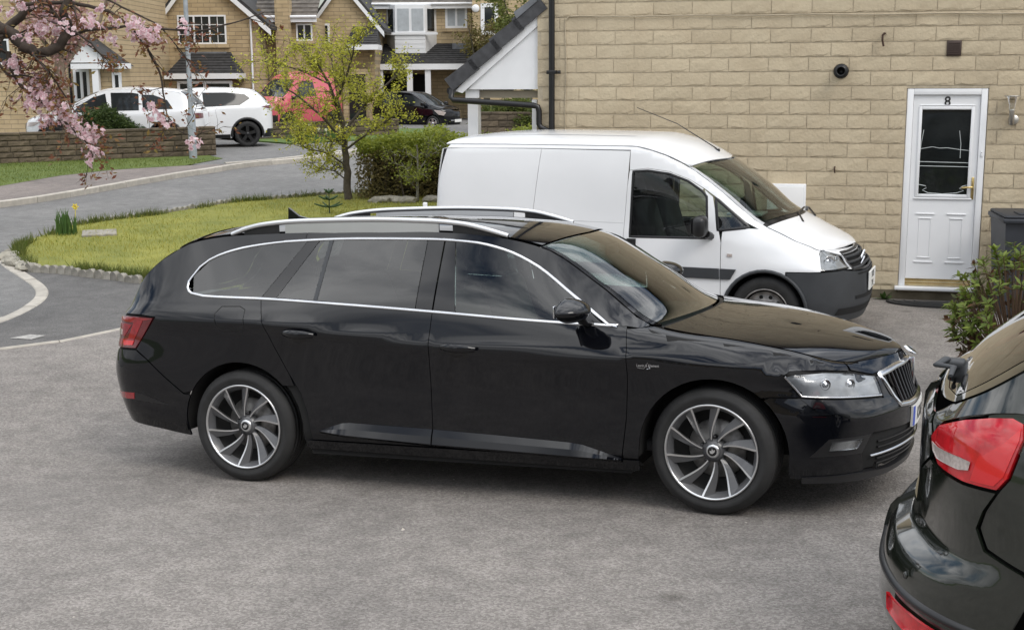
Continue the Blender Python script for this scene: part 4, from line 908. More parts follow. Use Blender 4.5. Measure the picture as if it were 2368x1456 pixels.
    fas = pm('porch_white', (.78, .79, .80), .4, var=.05, scale=3)
    mb = MB(); mb.prism([(-4.72, 2.115), (-3.905, 2.115), (-3.905, 2.93), ], 'Y', y0, y0 + .03); mb.build('porch_gable', fas, root)
    mb = MB(); V = [(-4.86, 2.10), (-4.78, 2.075), (-3.905, 2.80), (-3.905, 2.96), (-4.0, 2.90)]; mb.prism(V, 'Y', y0 - .03, y0 - .002); mb.build('barge_board', fas, root)
    rf = MB(); rf.prism([(-4.90, 2.21), (-4.86, 2.16), (-3.905, 2.945), (-3.905, 3.0)], 'Y', y0 + .02, y1); rfo = rf.build('porch_roof', m_tile, root)
    n = 4
    for k in range(n):
        a = k / n; b = (k + 1) / n + .04; P = lambda t, h: (-4.93 + 1.04 * t - h * .62, 2.17 + .86 * t + h * .78)
        mb = MB(); q = [P(a, .015), P(b, .0), P(b, .055), P(a, .085)]; c = [P(a - .0, .015), P(b, .0), P(b, -.09), P(a, -.075)]
        mb.prism([P(a, -.085), P(b, -.10), P(b, .045), P(a, .075)], 'Y', y0 - .075, y0 - .045); mb.prism([P(a, .04), P(b, .02), P(b, .05), P(a, .08)], 'Y', y0 - .046, y1); mb.build('verge_tile', m_tile, rfo)
    mb = MB(); V = [(-4.13, 2.88), (-3.90, 3.06), (-3.90, 3.13), (-4.16, 2.95)]; mb.prism(V, 'Y', y0 - .085, y0 + .5); mb.build('ridge_flashing', m_lead, rfo)
    mb = MB(); mb.box(-4.74, -4.62, .10, .22, -.15, 2.10); mb.box(-4.76, -4.60, .08, .24, 2.02, 2.11); mb.box(-4.76, -4.60, .08, .24, 0, .16); mb.build('porch_post', fas, root)
    mb = MB(); mb.box(-3.985, -3.93, .08, .16, -.15, 2.0); mb.build('porch_post', fas, root)
    mb = MB(); mb.box(-4.74, -3.93, .12, .20, 2.02, 2.10); mb.build('porch_beam', pm('beam_stone', (.33, .29, .22), .9), root)
    mb = MB(); mb.tube([(-4.90, y, 2.10) for y in (-.02, 2.6)], .05, 12, sq=(1, .9)); gt = mb.build('porch_gutter', m_gutter, root)
    mb = MB(); mb.tube([(-4.88, -.03, 2.11), (-4.89, -.05, 2.03), (-4.86, -.06, 2.00), (-4.3, -.06, 1.965), (-3.93, -.06, 1.94), (-3.885, -.06, 1.925), (-3.87, -.06, 1.88), (-3.87, -.06, 1.74), (-3.85, -.06, 1.70), (-3.75, -.075, 1.655)], .033, 12); mb.build('porch_drainpipe', m_gutter, gt)
    return root
build_house()
# things fixed to or standing by that wall (local wall coordinates)
def hloc(x, y, z): return HM @ Vector((x, y, z))
HROT = math.atan2(DW.y, DW.x)
def build_wall_things():
    r = empty('wall_light', hloc(1.035, 0, 1.80), HROT); tag(r, 'stainless steel wall lantern with glass funnel beside the white door', 'wall light')
    st = pm('brushed_steel', (.52, .50, .46), .35, metal=.9, var=.15, scale=30)
    mb = MB(); mb.lathe([(0, -.03), (.045, -.03), (.052, -.02), (.052, 0)], 24, 'Y', Matrix.Translation((.03, 0, 0))); mb.build('back_plate', st, r)
    mb = MB(); mb.tube([(.02, -.02, 0), (0, -.10, 0)], .014, 8); mb.build('bracket', st, r)
    mb = MB(); mb.lathe([(0, -.05), (.026, -.05), (.026, .09), (.030, .10), (.02, .11)], 20, 'Z', Matrix.Translation((0, -.11, 0))); mb.build('lamp_body', st, r)
    mb = MB(); mb.lathe([(.030, .10), (.036, .15), (.055, .21), (.075, .235)], 24, 'Z', Matrix.Translation((0, -.11, 0))); mb.build('lamp_glass', glassmat('lamp_glass', (.8, .8, .78)), r)
    mb = MB(); mb.lathe([(0, .245), (.075, .243), (.082, .236), (.075, .232)], 24, 'Z', Matrix.Translation((0, -.11, 0))); mb.build('lamp_lid', st, r)
    r = empty('meter_box', hloc(-1.36, 0, .40), HROT); tag(r, 'white utility meter cabinet on the stone wall behind the van bonnet', 'meter box')
    mb = MB(); mb.bbox(0, .40, -.10, .0, .0, .72, .008); mb.build('cabinet', m_upvc, r)
    mb = MB(); mb.bbox(.025, .375, -.112, -.098, .02, .70, .008); dd = mb.build('cabinet_door', white_plastic, r)
    mb = MB(); mb.box(.30, .335, -.1135, -.111, .42, .45); mb.build('sticker', ink, dd)
    mb = MB(); mb.bbox(.36, .43, -.09, -.05, .44, .49, .008); mb.build('latch', pm('latch_grey', (.12, .12, .12), .5), r)
    # wheelie bin
    r = empty('wheelie_bin', hloc(1.20, -.62, -.10), HROT + .10); tag(r, 'dark grey wheelie bin against the stone wall', 'bin')
    bn = pm('bin_plastic', (.028, .032, .040), .5, var=.15, bump=.1, bscale=200, bdist=.001)
    mb = MB(); z0, z1 = .05, .98; a, b = (.24, .28), (.29, .36)
    V = [(-a[0], -a[1], z0), (a[0], -a[1], z0), (a[0], a[1], z0), (-a[0], a[1], z0), (-b[0], -b[1], z1), (b[0], -b[1], z1), (b[0], b[1], z1), (-b[0], b[1], z1)]
    mb.raw(V, [(3, 2, 1, 0), (0, 1, 5, 4), (1, 2, 6, 5), (2, 3, 7, 6), (3, 0, 4, 7)]); mb.build('bin_body', bn, r)
    mb = MB(); mb.bbox(-.315, .315, -.40, .38, .955, 1.0, .012); mb.bbox(-.30, .30, -.385, .37, .995, 1.03, .02); lid = mb.build('bin_lid', bn, r)
    mb = MB(); mb.tube([(-.28, .42, .97), (.28, .42, .97)], .018, 8); mb.bbox(-.29, -.25, .36, .43, .93, .99, .01); mb.bbox(.25, .29, .36, .43, .93, .99, .01); mb.build('bin_handle', bn, r)
    mb = MB(); mb.bbox(-.16, .16, -.30, -.05, 1.028, 1.045, .008); mb.build('lid_panel', bn, lid)
    for sx in (-1, 1): mb = MB(); mb.lathe([(0, -.03), (.08, -.03), (.10, -.02), (.10, .02), (.08, .03), (0, .03)], 20, 'X', Matrix.Translation((sx * .25, .28, .10))); mb.build('bin_wheel', rubber, r)
    mb = MB(); mb.tube([(.06, -.372, .86), (-.0, -.372, .84), (-.02, -.368, .80), (.04, -.365, .77), (.05, -.362, .73), (.0, -.358, .70)], .008, 5); mb.build('painted_mark', pm('chalk', (.6, .6, .6), .8), r)
    # door mat
    r = empty('door_mat', hloc(.42, -.33, float(gz(*hloc(.42, -.33, 0)[:2])) + .004), HROT); tag(r, 'half-round black rubber door mat below the white door', 'door mat')
    mb = MB(); P = [(.52 * math.cos(a), -.30 * math.sin(a)) for a in np.linspace(0, math.pi, 24)]; mb.prism([(x, y + .12) for x, y in P], 'Z', 0, .016); m_ = mb.build('mat_base', rubber, r)
    mb = MB()
    for k in (.85, .65, .45): mb.tube([(x * k, y * k + .10, .018) for x, y in P], .008, 5)
    mb.build('mat_ribs', rubber, m_)
    # weed at the foot of the wall
    r = empty('weed', hloc(-.12, -.06, -.08)); tag(r, 'small green weed growing at the foot of the wall', 'weed')
    lv = MB(); g_ = random.Random(4)
    for k in range(26):
        a, e, L = g_.uniform(0, 6.28), g_.uniform(.1, 1.0), g_.uniform(.05, .14); c = Vector((math.cos(a) * math.cos(e), math.sin(a) * math.cos(e) - .3, math.sin(e))) * L; s = c.cross(Vector((0, 0, 1))).normalized() * L * .18
        lv.raw([(0, 0, 0), c * .5 + s, c, c * .5 - s], [(0, 1, 2, 3)])
    lv.build('leaves', pm('weed_green', (.07, .15, .025), .6, var=.3), r)
build_wall_things()
# ---------------------------------------------------------------- house across the drive, behind the viewer (seen in reflections)
def build_opposite():
    r = empty('opposite_house', (-3, -13.5, 0)); tag(r, 'stone house across the drive mirrored in the black car doors', 'house')
    mw = pm('opposite_stone', (.42, .34, .22), .9, col2=(.32, .26, .17), scale=4, detail=6)
    mb = MB(); mb.box(-11, 11, -7, 0, -.2, 5.2); mb.build('wall', mw, r)
    mb = MB(); mb.prism([(-7.5, 5.1), (.5, 5.1), (-3.5, 8)], 'X', -11.4, 11.4); mb.build('roof', m_tile, r)
    for x in (-9, -5.6, -2.6, 2.4, 5.4, 8.6):
        for z in (.9, 3.2):
            if z < 1 and abs(x) < 3: continue
            f = MB(); f.box(x - .8, x + .8, 0, .05, z, z + 1.25); w = f.build('window', m_upvc, r)
            for k in (-1, 0, 1): mb = MB(); mb.box(x + k * .5 - .21, x + k * .5 + .21, .045, .06, z + .1, z + 1.15); mb.build('pane', MATS['door_glass'], w)
    mb = MB(); mb.tube([(-11.4, .35, 5.05), (11.4, .35, 5.05)], .07, 8); mb.build('gutter', m_upvc, r)
build_opposite()
HAT_PLAN = [(-.88, 0), (-.85, .32), (-.775, .56), (-.665, .725), (-.50, .845), (-.28, .90), (.1, .915), (.6, .918), (1.5, .915), (2.5, .905), (2.9, .86), (3.2, .68), (3.38, .4), (3.42, 0)]
HAT_LINES = [
    [(-1.9, .15, .06), (-.9, .15, .05), (-.4, .18, .04), (.3, .20, .05), (2.3, .20, .05), (4, .2, .06)],
    [(-1.9, .29, -.01), (-.9, .29, -.008), (-.4, .30, .005), (.3, .32, .015), (2.3, .32, .015), (4, .33, .02)],
    [(-1.9, .38, -.005), (-.9, .38, -.002), (-.4, .42, .0), (.3, .52, .01), (2.3, .52, .01), (4, .45, .0)],
    [(-1.9, .50, .02), (-.9, .505, .022), (-.4, .54, .005), (.3, .66, .005), (2.3, .66, .0), (4, .55, .02)],
    [(-1.9, .585, .13), (-.9, .595, .105), (-.55, .62, .045), (-.3, .70, .008), (.3, .76, .0), (2.3, .74, .0), (4, .62, .05)],
    [(-1.9, .80, .13), (-.9, .80, .10), (-.55, .81, .045), (-.3, .83, .015), (.3, .85, .012), (2.3, .82, .02), (4, .68, .08)],
    [(-1.9, .96, .135), (-.9, .97, .11), (-.55, .985, .065), (-.3, 1.0, .04), (.3, .98, .03), (1.6, .94, .035), (2.3, .90, .08), (4, .72, .10)],
    [(-1.9, 1.02, .18), (-1.1, 1.03, .17), (-.9, 1.05, .165), (-.72, 1.10, .15), (-.5, 1.20, .17), (-.25, 1.32, .22), (.05, 1.41, .27), (.4, 1.44, .29), (1.1, 1.44, .29), (1.5, 1.38, .27), (2.0, 1.12, .2), (2.3, .98, .15), (2.8, .90, .15), (4, .76, .12)],
]
HAT_CAP = [(-1.9, -.70, 1.04), (-1.1, -.68, 1.06), (-.9, -.64, 1.08), (-.72, -.58, 1.14), (-.5, -.45, 1.25), (-.25, -.24, 1.38), (.05, .05, 1.46), (.4, .4, 1.485), (1.1, 1.1, 1.484), (1.5, 1.58, 1.43), (2.0, 2.12, 1.16), (2.3, 2.45, 1.01), (2.8, 2.85, .94), (4, 3.3, .80)]
# ---------------------------------------------------------------- white panel van
VAN_YAW = R_(-22)
VM = Matrix.Translation((2.22339949, 11.30735483, -.12)) @ Matrix.Rotation(VAN_YAW, 4, 'Z') @ Matrix.Translation((0, .86, 0))
VAN_PLAN = [(-3.31, 0), (-3.305, .45), (-3.28, .72), (-3.20, .815), (-3.0, .845), (-2.2, .865), (-1.2, .87), (-.4, .87), (0, .865), (.25, .855), (.45, .815), (.60, .70), (.70, .52), (.77, .28), (.79, 0)]
VAN_LINES = [
    [(-4.3, .24, .02), (-3.2, .24, .02), (-.5, .24, .03), (.3, .24, .03), (1.6, .20, .06)],
    [(-4.3, .42, .0), (-3.2, .42, .0), (-.5, .42, .005), (.3, .42, .0), (1.6, .38, .0)],
    [(-4.3, .70, .0), (-3.2, .70, .0), (-.5, .70, .0), (.3, .69, .005), (.7, .69, .01), (1.6, .62, .02)],
    [(-4.3, .95, .01), (-3.2, .95, .01), (-1.3, .94, .01), (-.4, .92, .015), (.2, .82, .04), (.6, .75, .07), (1.6, .72, .07)],
    [(-4.3, 1.07, .015), (-3.2, 1.07, .016), (-1.3, 1.04, .02), (-.4, 1.0, .03), (0, .95, .06), (.3, .86, .09), (.6, .80, .11), (1.6, .78, .10)],
    [(-4.3, 1.70, .10), (-3.2, 1.70, .085), (-2.2, 1.715, .08), (-1.27, 1.715, .08), (-1.0, 1.66, .085), (-.7, 1.53, .10), (-.4, 1.32, .11), (-.1, 1.08, .12), (.1, .99, .13), (.3, .90, .15), (.6, .84, .16), (1.6, .81, .13)],
    [(-4.3, 1.735, .14), (-3.2, 1.745, .11), (-2.2, 1.755, .10), (-1.27, 1.755, .10), (-1.0, 1.695, .11), (-.7, 1.555, .13), (-.4, 1.34, .13), (-.1, 1.10, .135), (.1, 1.005, .15), (.3, .92, .165), (.6, .855, .18), (1.6, .83, .15)],
]
VAN_CAP = [(-4.3, -3.20, 1.76), (-3.6, -3.15, 1.785), (-3.2, -3.05, 1.81), (-2.7, -2.65, 1.845), (-2.2, -2.2, 1.855), (-1.27, -1.2, 1.845), (-1.0, -.87, 1.78), (-.7, -.53, 1.615), (-.4, -.20, 1.40), (-.1, .11, 1.15), (.1, .28, 1.06), (.3, .42, .985), (.6, .58, .91), (1.6, .68, .85)]
def build_van():
    S = Shell(VAN_PLAN, VAN_LINES, VAN_CAP, n=3.4); U0, U1 = S.u0, S.u1; r = empty('panel_van', mat4=VM)
    tag(r, 'white panel van with black bumpers parked against the stone house', 'van'); pw = paint_white
    top = lambda a, b, n=8, d=.03: [(x, float(S.ztop(x)[0]) - d) for x in np.linspace(a, b, n)]
    A = (0, .315, .365)
    panel(S, 'side_panel', [(-2.21, .25), (-2.215, 1.0), (-2.21, 1.07), (-2.135, 1.72)] + [(-2.9, 1.715), (-3.14, 1.705), (-3.24, 1.4), (-3.28, 1.1), (-3.28, .28), (-3.05, .25)] + arch(-2.62, .315, .36, 190, -10, 14), pw, r, sides='RL', step=.06)
    panel(S, 'sliding_door', [(-2.21, .26), (-1.30, .26), (-1.31, .95), (-1.285, 1.4), (-1.27, 1.715), (-2.135, 1.72), (-2.21, 1.07)], pw, r, sides='RL', step=.06)
    panel(S, 'cant_panel', [(-3.14, 1.71), (-2.2, 1.722), (-1.27, 1.72), (-1.27, 1.54), (-1.1, 1.56), (-.9, 1.535), (-.72, 1.47), (-.58, 1.39)] + [(-.45, 1.30), (-.2, 1.10), (-.06, 1.03)] + top(-.0, -3.1, 24, .002), pw, r, step=.045)
    dw = [(-1.235, 1.53), (-1.1, 1.54), (-.9, 1.515), (-.73, 1.455), (-.60, 1.37), (-.555, 1.32), (-.53, .955), (-1.25, .94)]
    ring = lambda o, i: o + [o[0]] + [i[0]] + i[::-1]
    panel(S, 'cab_door', [(-1.30, .26), (-.40, .26), (-.40, .45), (-.407, .92), (-.45, 1.10), (-.50, 1.32), (-.58, 1.385), (-.555, 1.32), (-.53, .955), (-.9, .945), (-1.25, .94), (-1.235, 1.53), (-1.1, 1.54), (-.9, 1.515), (-.73, 1.455), (-.60, 1.37), (-.585, 1.39), (-.72, 1.47), (-.9, 1.535), (-1.1, 1.56), (-1.27, 1.54), (-1.285, 1.4), (-1.31, .95)], pw, r, gap=.0015, step=.045)
    panel(S, 'cab_window', dw, glass_side, r, lift=-.01, depth=.003, step=.06); ribbon(S, 'window_seal', dw, .022, trim_black, r, closed=True, lift=.0, th=.003)
    qw = [(-.475, 1.31), (-.17, 1.06), (-.40, 1.03), (-.44, 1.03)]
    panel(S, 'quarter_light', qw, glass_side, r, lift=.002, depth=.003, step=.05); ribbon(S, 'window_seal', qw, .026, trim_black, r, closed=True, lift=.002, th=.003)
    panel(S, 'front_wing', [(-.40, .26), (-.36, .26)] + arch(*A, 180, 62, 12) + [(.175, .685), (.48, .69), (.52, .83), (.60, .875)] + [(x, float(S.ztop(x)[0]) - .002) for x in np.linspace(.55, .0, 8)] + [(-.08, 1.045), (-.17, 1.05), (-.40, 1.02), (-.405, .92), (-.398, .45)], pw, r, step=.04)
    panel(S, 'front_bumper', [(.18, .68)] + arch(*A, 58, -12, 10) + [(x, float(S.zbot(x)[0])) for x in np.linspace(.4, U1, 6)] + [(U1, .64), (1.0, .66), (.75, .69), (.48, .685)], plastic_grey, r, lift=.018, depth=.04, sides='J', step=.05)
    panel(S, 'bumper_intake', [(.62, .30), (U1, .28), (U1, .34), (.66, .36)], cavity, r, lift=.022, depth=0, gap=0, sides='J', step=.06)
    panel(S, 'bumper_intake', [(.90, .42), (U1, .40), (U1, .44), (.90, .45)], cavity, r, lift=.022, depth=0, gap=0, sides='J', step=.06)
    panel(S, 'bumper_intake', [(.95, .635), (U1, .615), (U1, .635), (.95, .65)], cavity, r, lift=.022, depth=0, gap=0, sides='J', step=.06)
    panel(S, 'nose_panel', [(.80, .70), (.87, .69), (.885, .80), (.84, .815), (.70, .845), (.66, .85)] + [(.62, .862), (.75, .858), (U1, .832), (U1, .805), (.90, .81), (.88, .81), (.86, .70)], pw, r, sides='J', lift=.001, gap=0, step=.04)
    g = [(.885, .68), (U1, .655), (U1, .815), (.90, .82)]
    panel(S, 'grille_back', g, cavity, r, lift=-.03, depth=0, gap=0, sides='J', step=.06)
    for z in (.69, .735, .78):
        for sd in (1, -1): mb = MB(); mb.tube([(p[0], p[1] * sd, p[2]) for p in S.band(np.linspace(.89, U1, 8), [z] * 8, .0)], .014, 6, sq=(.8, 1.1)); mb.build('grille_bar', plastic_grey, r)
    ribbon(S, 'grille_rim', [(U1, .82), (.90, .822), (.885, .68), (U1, .655)], .02, trim_black, r, lift=.004, th=.006)
    c = S.band([U1], [.74], .012)[0]
    for k, dz in ((-1, .03), (1, -.03)):
        mb = MB(); x = c[0] + .01
        for s in (1, -1): mb.tube([(x - .02, s * .075, .735 + dz - .035), (x, 0, .735 + dz + .03)], .012, 6)
        mb.build('chevron_badge', chrome, r)
    hl = [(.478, .70), (.53, .82), (.60, .862), (.70, .838), (.80, .80), (.85, .705), (.78, .705)]
    panel(S, 'headlamp_housing', hl, pm('lamp_grey', (.42, .43, .44), .35, var=.2, scale=16), r, lift=-.02, depth=0, gap=.002, step=.04)
    for o in panel(S, 'headlamp', hl, lens_clear, r, lift=.004, depth=.02, gap=.002, step=.04):
        sd = 1 if o.data.vertices[0].co.y > 0 else -1
        for uu, zz, rd in ((.62, .765, .052), (.755, .775, .034)):
            b = S.band([uu], [zz], -.012)[0]; nb = S.band([uu], [zz], .02)[0] - b; a = math.atan2(nb[1], nb[0]); M = Matrix.Translation((b[0], b[1] * (1 if sd < 0 else -1), b[2])) @ Matrix.Rotation(a if sd < 0 else -a, 4, 'Z')
            mb = MB(); mb.lathe([(0, -.005), (rd * .35, .0), (rd * .4, -.012), (rd * .75, -.006), (rd, .010), (rd * 1.06, .008)], 22, 'X', M); mb.build('headlamp_reflector', reflector, o)
    # cap
    panel(S, 'roof', [(-3.8, -.6), (-3.2, -.985), (-2.2, -.99), (-1.27, -.99), (-.735, -.985), (-.70, 0), (-.735, .985), (-1.27, .99), (-2.2, .99), (-3.2, .985), (-3.8, .6), (-4.0, 0)], pw, r, on='cap', step=.07)
    for y in (-.62, .62): panel(S, 'roof_channel', [(-3.0, y - .012), (-1.35, y - .012), (-1.35, y + .012), (-3.0, y + .012)], pm('roof_seam', (.35, .36, .37), .5), r, on='cap', lift=.002, depth=0, gap=0, step=.05)
    panel(S, 'windscreen', [(-.705, -.955), (-.4, -.95), (-.085, -.94), (-.075, 0), (-.085, .94), (-.4, .95), (-.705, .955), (-.685, 0)], glass_front, r, on='cap', step=.06, depth=.004)
    for sg in (-1, 1): panel(S, 'windscreen_pillar', [(-.735, sg), (-.06, sg), (-.07, sg * .948), (-.4, sg * .957), (-.72, sg * .962)], pw, r, on='cap', gap=0, step=.05)
    panel(S, 'scuttle', [(-.08, -.98), (-.03, -.98), (-.035, 0), (-.03, .98), (-.08, .98), (-.085, 0)], trim_black, r, on='cap', gap=0, lift=-.006, step=.05)
    panel(S, 'bonnet', [(-.025, -.992), (.3, -.994), (.6, -.994), (.8, -.95), (1.0, -.85), (1.2, -.6), (1.28, 0), (1.2, .6), (1.0, .85), (.8, .95), (.6, .994), (.3, .994), (-.025, .992), (-.03, 0)], pw, r, on='cap', gap=.0015, step=.05)
    # added dark shell keeping light out of the panel gaps; rear
    panel(S, 'dark_under_shell', [(-.36, .27)] + arch(0, .315, .38, 188, -8, 12) + [(.5, .27), (U1, .27), (U1, .80), (.3, .86), (-.05, .98), (-.45, .98), (-1.3, .90), (-1.3, 1.65), (-3.1, 1.65), (-3.2, 1.1), (-3.2, .3)] + [(-2.98, .28)] + arch(-2.62, .315, .38, 185, -5, 12), cavity, r, lift=-.03, depth=0, gap=0, sides='RL', step=.1)
    panel(S, 'rear_doors', [(U0, .30), (-3.35, .30), (-3.35, 1.70), (U0, 1.72)], pw, r, sides='J', step=.1)
    panel(S, 'rear_bumper', [(U0, .25), (-3.3, .25), (-3.3, .46), (U0, .46)], plastic_grey, r, lift=.03, depth=.04, sides='J', step=.08)
    panel(S, 'tail_lamp', [(-3.34, .80), (-3.36, 1.08), (-3.46, 1.08), (-3.46, .80)], red_lens, r, lift=.008, step=.06)
    mb = MB(); mb.bbox(-3.33, -3.29, -.885, -.85, 1.05, 1.19, .008); mb.build('door_hinge', pw, r)
    mb = MB(); mb.box(-3.2, -1.32, -.80, .80, .30, .34); mb.box(-3.2, .4, -.55, .55, .28, .32); mb.box(-1.36, -1.33, -.78, .78, .32, 1.70); mb.build('floor_pan', cavity, r)
    for x in (0, -2.62):
        for sg in (-1, 1): arch_liner(r, x, sg * .855, sg * .55, .315, .375); wheel(r, x, sg * .755, .315, .205, .20, 'steel', sg, 0)
    for sg in (-1, 1): mb = MB(); mb.tube([(a[0], sg * .875, a[1]) for a in arch(0, .315, .372, -5, 185, 18)], .016, 6); mb.build('arch_trim', plastic_grey, r)
    # rub strip, handles, repeater, mirrors, aerial, wiper
    panel(S, 'rub_strip', [(-3.1, .60), (-2.95, .69), (-.415, .69), (-.412, .595), (-2.9, .59)], plastic_grey, r, lift=.016, depth=.02, gap=0, step=.06)
    panel(S, 'rub_strip', [(-.404, .69), (-.26, .688), (-.31, .598), (-.402, .595)], plastic_grey, r, lift=.016, depth=.02, gap=0, step=.06)
    for x0 in (-1.275, -1.41): panel(S, 'door_handle', [(x0, .80), (x0 + .085, .80), (x0 + .085, .925), (x0, .925)], trim_black, r, lift=.008, depth=.012, gap=0, step=.04, sides='RL')
    panel(S, 'side_repeater', [(-.345, .80), (-.30, .80), (-.30, .825), (-.345, .825)], lens_white, r, lift=.008, depth=.012, gap=0, step=.03)
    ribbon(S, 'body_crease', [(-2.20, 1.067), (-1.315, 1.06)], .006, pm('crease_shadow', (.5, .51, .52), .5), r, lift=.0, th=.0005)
    for sg in (-1, 1):
        mb = MB(); mb.bbox(-.62, -.50, sg * 1.0 - .10, sg * 1.0 + .10, .98, 1.17, .05, seg=3); m_ = mb.build('door_mirror', trim_black, r)
        mb = MB(); mb.tube([(-.50, sg * .84, .97), (-.52, sg * .93, 1.0)], .035, 8); mb.build('mirror_arm', trim_black, m_)
        mb = MB(); mb.box(-.625, -.619, sg * 1.0 - .08, sg * 1.0 + .08, 1.0, 1.15); mb.build('mirror_glass', reflector, m_)
    mb = MB(); mb.tube([(-.66, .0, 1.70), (-1.05, 0, 1.93), (-1.45, 0, 2.08)], [.006, .004, .003], 6); mb.build('roof_aerial', trim_black, r)
    mb = MB(); mb.bbox(-.70, -.63, -.015, .015, 1.67, 1.70, .008); mb.build('aerial_base', trim_black, r)
    mb = MB(); mb.tube([(.22, -.30, 1.075), (.14, -.10, 1.13), (.13, .28, 1.145)], .010, 6); mb.tube([(.24, .25, 1.075), (.14, .50, 1.12)], .010, 6); mb.build('wiper', trim_black, r)
    # plate
    px = S.band([U1], [.52], .03)[0][0]; mb = MB(); mb.bbox(px - .01, px + .006, -.20, .20, .46, .63, .004, seg=1); pl = mb.build('number_plate', plate_white, r)
    for t, z in (('WK 000', .585), ('TVL', .50)): text_obj('plate_lettering', {'WK 000': 'YK05', 'TVL': 'TVL'}[t], .085, ink, pl, Matrix.Translation((px + .0065, 0, z)) @ FRONTF, .0006)
    # cab
    for y in (-.42, .30): seat(r, -1.05, y, .55, .5, interior)
    mb = MB(); mb.bbox(-.35, .15, -.72, .72, .75, 1.02, .06); mb.build('dashboard', interior, r)
    mb = MB(); mb.tube([(-.45 + .12 * math.sin(a), -.42 + .19 * math.cos(a), 1.02 + .15 * math.sin(a)) for a in np.linspace(0, 2 * math.pi, 24, endpoint=False)], .014, 7, closed=True); mb.build('steering_wheel', trim_black, r)
    mb = MB(); mb.bbox(-.62, -.28, .30, .62, 1.04, 1.06, .004); mb.build('clipboard', white_plastic, r)
build_van()
